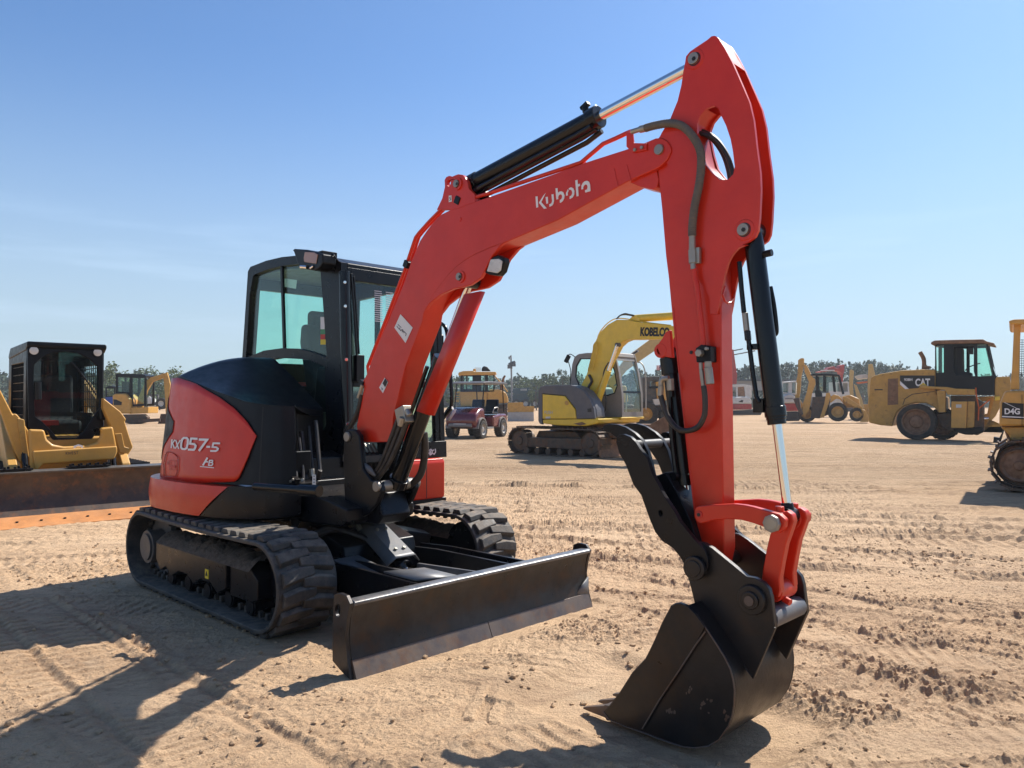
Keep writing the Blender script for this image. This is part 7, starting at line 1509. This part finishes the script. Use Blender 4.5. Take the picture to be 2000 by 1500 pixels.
bp4(f17, 'cab_glass', 'dkglass', c5_, [(720, 585), (900, 570), (900, 725), (720, 715)], .38, .39, bevel=0); bp4(f17, 'cab_roof', 'offwhite', c5_, [(715, 578), (800, 568), (910, 556), (910, 570), (718, 588)], .5, 1.9)
bp4(f17, 'hood', 'offwhite', w2, [(735, 770), (770, 740), (830, 728), (890, 755), (905, 852), (735, 852)], 0, 2.0, bevel=.1); bp4(f17, 'lower_body', 'dred', w2, [(735, 854), (935, 852), (935, 952), (745, 955)], .05, 2.2, bevel=.06)
mb = MB(); [mb.box(f17.p(*KB([(760 + 13 * k, 790)])[0], y=-.01), (.07, .02, .1)) for k in range(8)]; mb.obj('maker_lettering', 'galv', w2)
bp4(f17, 'track', 'rubberd', w2, [(765, 960), (950, 955), (960, 1070), (930, 1085), (780, 1085)], 0, .7, bevel=.1)
f18 = far(1648, 815)
w3 = f18.empty('compact_excavator', 'white cab of a machine glimpsed behind the nearer backhoe', 'excavator')
c6_ = bp4(f18, 'cab', 'offwhite', w3, [(1420, 575), (1580, 568), (1600, 760), (1420, 760)], 0, 1.6, holes=[[(1510, 590), (1570, 588), (1575, 700), (1510, 700)], [(1435, 590), (1495, 590), (1495, 700), (1435, 700)]], bevel=.05); bp4(f18, 'hood', 'offwhite', w3, [(1520, 735), (1640, 720), (1660, 860), (1520, 860)], 0, 1.8, bevel=.1); bp4(f18, 'lower_body', 'dkgrey', w3, [(1520, 862), (1660, 862), (1660, 960), (1520, 960)], .1, 1.8)
f19 = far(1640, 808)
w4 = f19.empty('folded_crane', 'faded red and white folded boom showing above the canopy of the nearer backhoe', 'crane')
cb4 = bp4(f19, 'boom', 'dred', w4, [(1200, 440), (1300, 418), (1330, 384), (1400, 370), (1415, 392), (1460, 400), (1480, 360), (1530, 345), (1526, 440), (1506, 500), (1486, 440), (1420, 424), (1300, 436), (1210, 450)], 0, 1.2); bp4(f19, 'boom_rail', 'offwhite', cb4, [(1225, 418), (1400, 415), (1405, 430), (1225, 432)], -.1, .1); bp4(f19, 'chassis', 'offwhite', w4, [(1180, 720), (1540, 720), (1540, 900), (1180, 900)], .2, 2.0); bp4(f19, 'upright', 'dred', w4, [(1480, 480), (1510, 480), (1510, 600), (1480, 600)], .3, .8)

# ---- shed, poles, flag
f20 = far(1500, 800)
sh = f20.empty('shed', 'long low dark metal shed in front of the pine wood at the right', 'shed')
bp4(f20, 'roof', 'roofdk', sh, [(80, 560), (130, 540), (940, 538), (960, 562)], 0, 20); bp4(f20, 'wall', 'galv', sh, [(95, 562), (940, 562), (940, 680), (95, 680)], 1, 19)
f21 = far(999, 800)
pl_ = f21.empty('utility_pole', 'thin wooden pole carrying floodlights, rising above the trees', 'pole')
q1, q2 = f21.p(1000.5, 800, y=0), f21.p(998, 694, y=0); mb = MB(); mb.tube([q1, q2], [.20, .14], 8); mb.obj('post', 'galv', pl_)
mb = MB(); mb.tube([f21.p(993, 698, y=0), f21.p(998.5, 696, y=0)], .1, 6); mb.tube([f21.p(994, 698, y=0), f21.p(995, 702, y=0)], .12, 6); mb.obj('top_bracket', 'dkgrey', pl_)
mb = MB(); mb.tube([f21.p(994, 712, y=-.4), f21.p(1000, 709, y=-.2), f21.p(1006, 707, y=-.4)], .28, 6); mb.box(f21.p(996, 716, y=-.4), (.9, .6, .7)); mb.box(f21.p(1003, 713, y=-.4), (.8, .6, .5)); mb.tube([f21.p(1001, 714, y=-.5), f21.p(1006, 707, y=-.5)], .2, 6); mb.obj('floodlight', 'dkgrey', pl_)
f22 = far(1293, 806)
fg = f22.empty('flag', 'striped flag flying from a slim pole above the trees behind the yellow excavator', 'flag')
q1, q2 = f22.p(1293.5, 800, y=0), f22.p(1293.5, 707, y=0); mb = MB(); mb.tube([q1, q2], .12, 6); mb.obj('flagpole', 'galv', fg)
A, B = f22.p(1293, 710, y=0), f22.p(1282, 719, y=0); n = 7
for k in range(n):
    z1_, z2_ = A.z + (B.z - A.z) * k / n, A.z + (B.z - A.z) * (k + 1) / n; rows = []
    for i in range(9): u_ = i / 8; x = A.x + (B.x - A.x) * u_; y = .3 * math.sin(u_ * 6); dz_ = -.5 * u_ * (1 - u_) - .25 * u_; rows.append([(x, y, z1_ + dz_), (x, y, z2_ + dz_)])
    mb = MB(); mb.grid(rows); mb.obj('stripe', 'flagr' if k % 2 == 0 else 'offwhite', fg, solid=.02)
rows = []
for i in range(5): u_ = .42 * i / 4; x = A.x + (B.x - A.x) * u_; y = .3 * math.sin(u_ * 6) - .03; dz_ = -.5 * u_ * (1 - u_) - .25 * u_; rows.append([(x, y, A.z + dz_), (x, y, A.z + (B.z - A.z) * .55 + dz_)])
mb = MB(); mb.grid(rows); mb.obj('canton', 'flagb', fg, solid=.05)

# ------------------------------------------------------------------ trees
def leaf_mat(nm, a, b):
    m = mat(nm, a, 0.7, var=0.0); N = m.node_tree.nodes; L = m.node_tree.links
    bs = N['Principled BSDF']; oi = N.new('ShaderNodeObjectInfo'); g = N.new('ShaderNodeNewGeometry'); ad = N.new('ShaderNodeMath'); ad.operation = 'MULTIPLY_ADD'; ad.inputs[1].default_value = 0.6; ad.inputs[2].default_value = 0.0
    L.new(g.outputs['Random Per Island'], ad.inputs[0]); a2 = N.new('ShaderNodeMath'); a2.operation = 'MULTIPLY_ADD'; L.new(oi.outputs['Random'], a2.inputs[0]); a2.inputs[1].default_value = .4; L.new(ad.outputs[0], a2.inputs[2])
    x = N.new('ShaderNodeMix'); x.data_type = 'RGBA'; L.new(a2.outputs[0], x.inputs['Factor']); x.inputs['A'].default_value = (*a, 1); x.inputs['B'].default_value = (*b, 1); L.new(x.outputs['Result'], bs.inputs['Base Color']); return m
M['pine'] = leaf_mat('pine_needles', (0.022, 0.042, 0.022), (0.080, 0.120, 0.06)); M['oak'] = leaf_mat('broad_leaves', (0.035, 0.06, 0.018), (0.14, 0.19, 0.06)); M['bark'] = mat('bark', (0.09, 0.065, 0.045), 0.9, var=0.3)
def crown(h, wd, kind, nb, nl, seed):
    r = random.Random(seed); mb = MB(); blobs = []
    for i in range(nb):
        t = r.random()
        if kind == 'pine': z = h * (.38 + .60 * t); rad = wd * (.55 - .38 * t) * r.uniform(.5, 1.0)
        else: z = h * (.30 + .62 * t); rad = wd * .5 * math.sqrt(max(.05, 1 - ((t - .42) / .62) ** 2)) * r.uniform(.4, .95)
        a = r.uniform(0, 6.28); blobs.append((rad * math.cos(a), rad * math.sin(a), z, wd * r.uniform(.12, .24)))
    for i in range(nl):
        bx, by, bz, br = blobs[r.randrange(nb)]
        v = Vector((r.gauss(0, 1), r.gauss(0, 1), r.gauss(0, .75))); v = v.normalized() * br * r.random() ** .4; c = Vector((bx, by, bz)) + v; s = wd * r.uniform(.022, .05)
        n = Vector((r.gauss(0, 1), r.gauss(0, 1), r.gauss(.4, 1))).normalized(); u = n.orthogonal().normalized(); w_ = n.cross(u); th_ = r.uniform(0, 3.14); u, w_ = u * math.cos(th_) + w_ * math.sin(th_), w_ * math.cos(th_) - u * math.sin(th_)
        mb.add([c - u * s, c - w_ * s * .6, c + u * s, c + w_ * s * .6], [(0, 1, 2, 3)])
    return mb, blobs
def make_tree(nm, label, h, wd, kind, seed, group):
    e = bpy.data.objects.new(nm, None); COL.objects.link(e); tag(e, label, 'tree', group)
    mb, bl__ = crown(h, wd, kind, 26, 1500, seed); mb.obj('crown', 'pine' if kind == 'pine' else 'oak', e, smooth=0, recalc=False)
    tk = MB(); tk.tube([(0, 0, -.3), (0.05 * wd, 0, h * .4), (0, .03 * wd, h * .88)], [h * .022, h * .016, h * .006], 7)
    for i in range(6): b_ = bl__[i * 4]; tk.tube([(0, 0, b_[2] * .82), (b_[0] * .6, b_[1] * .6, b_[2])], [h * .008, h * .003], 5)
    tk.obj('trunk', 'bark', e); return e
GP = 'pines standing out along the edge of the wood'
protos = [make_tree('pine_tree', 'dark pine standing out along the far edge of the wood', 11, 5.5, 'pine', 5, GP), make_tree('pine_tree', 'dark pine standing out along the far edge of the wood', 11, 4.4, 'pine', 9, GP), make_tree('broadleaf_tree', 'rounded green broadleaf tree at the far edge of the yard', 10, 7.5, 'oak', 12, 'rounded trees at the edge of the yard'), make_tree('broadleaf_tree', 'rounded green broadleaf tree at the far edge of the yard', 10, 6.5, 'oak', 14, 'rounded trees at the edge of the yard')]
used_ = set(); PROP = [(o['label'], o['group']) for o in protos]
def put(k, px, top, Z, lab=None):
    o = protos[k] if k not in used_ else copy_tree(protos[k]); used_.add(k)
    hgt = (YH - top) / F * Z + CH; base = 11 if k < 2 else 10; s = hgt / base * rnd.uniform(1.0, 1.03)
    o.location = ((px - 1000) / F * Z, Z, 0); o.scale = (s * rnd.uniform(.9, 1.15), s, s); o.rotation_euler = (0, 0, rnd.uniform(0, 6.28))
    o['label'], o['group'] = PROP[k]
    if lab:
        o['label'] = lab; del o['group']
put(2, 228, 711, 120, 'tallest rounded tree at the far left, just right of the loader cab'); put(3, 252, 728, 130); put(2, 283, 717, 125, 'spreading tree directly above the small yellow excavator boom'); put(3, 312, 728, 130); put(3, 345, 719, 122, 'green tree just left of the red machine tail'); put(2, 205, 724, 135)
put(2, 892, 738, 125); put(3, 1048, 737, 125); put(2, 1075, 733, 130); put(0, 1098, 724, 118, 'tall ragged pine just left of the grey excavator cab'); put(3, 1130, 735, 125); put(2, 1024, 740, 140); put(3, 1155, 738, 130)
for px, tp_ in ((1275, 728), (1290, 722), (1308, 726), (1250, 722), (1232, 730), (1445, 716), (1462, 718), (1480, 713), (1500, 716), (1540, 712), (1552, 717), (1585, 710), (1598, 707), (1612, 713), (1625, 709), (1672, 711), (1686, 706), (1700, 712), (1712, 709), (1725, 713), (1742, 718), (1960, 738), (1990, 736), (2030, 730)):
    put(rnd.randrange(2), px, tp_, 150 + rnd.uniform(-12, 12))
# the wood behind them reads as one mass
mb = MB(); r = random.Random(3)
def topline(px):
    T_ = [(-300, 735), (180, 732), (350, 740), (880, 748), (1000, 745), (1180, 742), (1260, 732), (1430, 722), (1700, 716), (1760, 722), (1830, 728), (1900, 742), (2300, 735)]
    for (a, b), (c, d) in zip(T_, T_[1:]):
        if px <= c: return b + (d - b) * (px - a) / (c - a)
    return 735
for i in range(52000):
    px = r.uniform(-300, 2300); Z = r.uniform(165, 205); top = topline(px) - 6 + 5 * math.sin(px * .11) + 3 * math.sin(px * .37 + 1) + 2.5 * math.sin(px * .9)
    ztop = (YH - top) / F * 170 + CH; z = ztop * (1 - .85 * r.random() ** 1.3) ; s = r.uniform(.25, .6); c = Vector(((px - 1000) / F * Z, Z, z))
    n = Vector((r.gauss(0, 1), r.gauss(-.6, 1), r.gauss(.4, 1))).normalized(); u = n.orthogonal().normalized(); w_ = n.cross(u)
    mb.add([c - u * s, c - w_ * s * .7, c + u * s, c + w_ * s * .7], [(0, 1, 2, 3)])
wo = mb.obj('wood', 'pine', None, smooth=0, recalc=False); tag(wo, 'far dark pine wood closing off the yard along the horizon', 'wood', kind='stuff')
# inner mass of the wood, a low bank of shade behind the leaves
mb = MB(); rows = []
for i in range(130):
    px = -300 + 20 * i; row = []
    for z, dy in ((-.2, 0), (.45, 1), (.8, 5), (.86, 10)): zt_ = ((YH - topline(px)) / F * 170 + CH); Z = 188 + dy + 4 * math.sin(i * 1.7); row.append(((px - 1000) / F * Z, Z, zt_ * z * (1 + .06 * math.sin(i * 2.3))))
    rows.append(row)
mb.grid(rows); wo2 = mb.obj('wood_interior', 'pine', wo)

# ------------------------------------------------------------------ the warm hazy air over the yard
mb = MB(); mb.box((0, 110, 14), (520, 300, 32)); hz_ = mb.obj('haze', 'soil', None, smooth=0); hz_['kind'] = 'stuff'
hm = bpy.data.materials.new('haze_air'); hm.use_nodes = True; HN = hm.node_tree.nodes; HN.remove(HN['Principled BSDF']); pv = HN.new('ShaderNodeVolumePrincipled'); pv.inputs['Color'].default_value = (0.82, 0.88, 0.95, 1); pv.inputs['Density'].default_value = 0.0006; pv.inputs['Anisotropy'].default_value = 0.3
hm.node_tree.links.new(pv.outputs[0], HN['Material Output'].inputs['Volume']); hz_.data.materials.clear(); hz_.data.materials.append(hm)
tag(hz_, 'thin pale summer haze over the whole yard', 'haze')
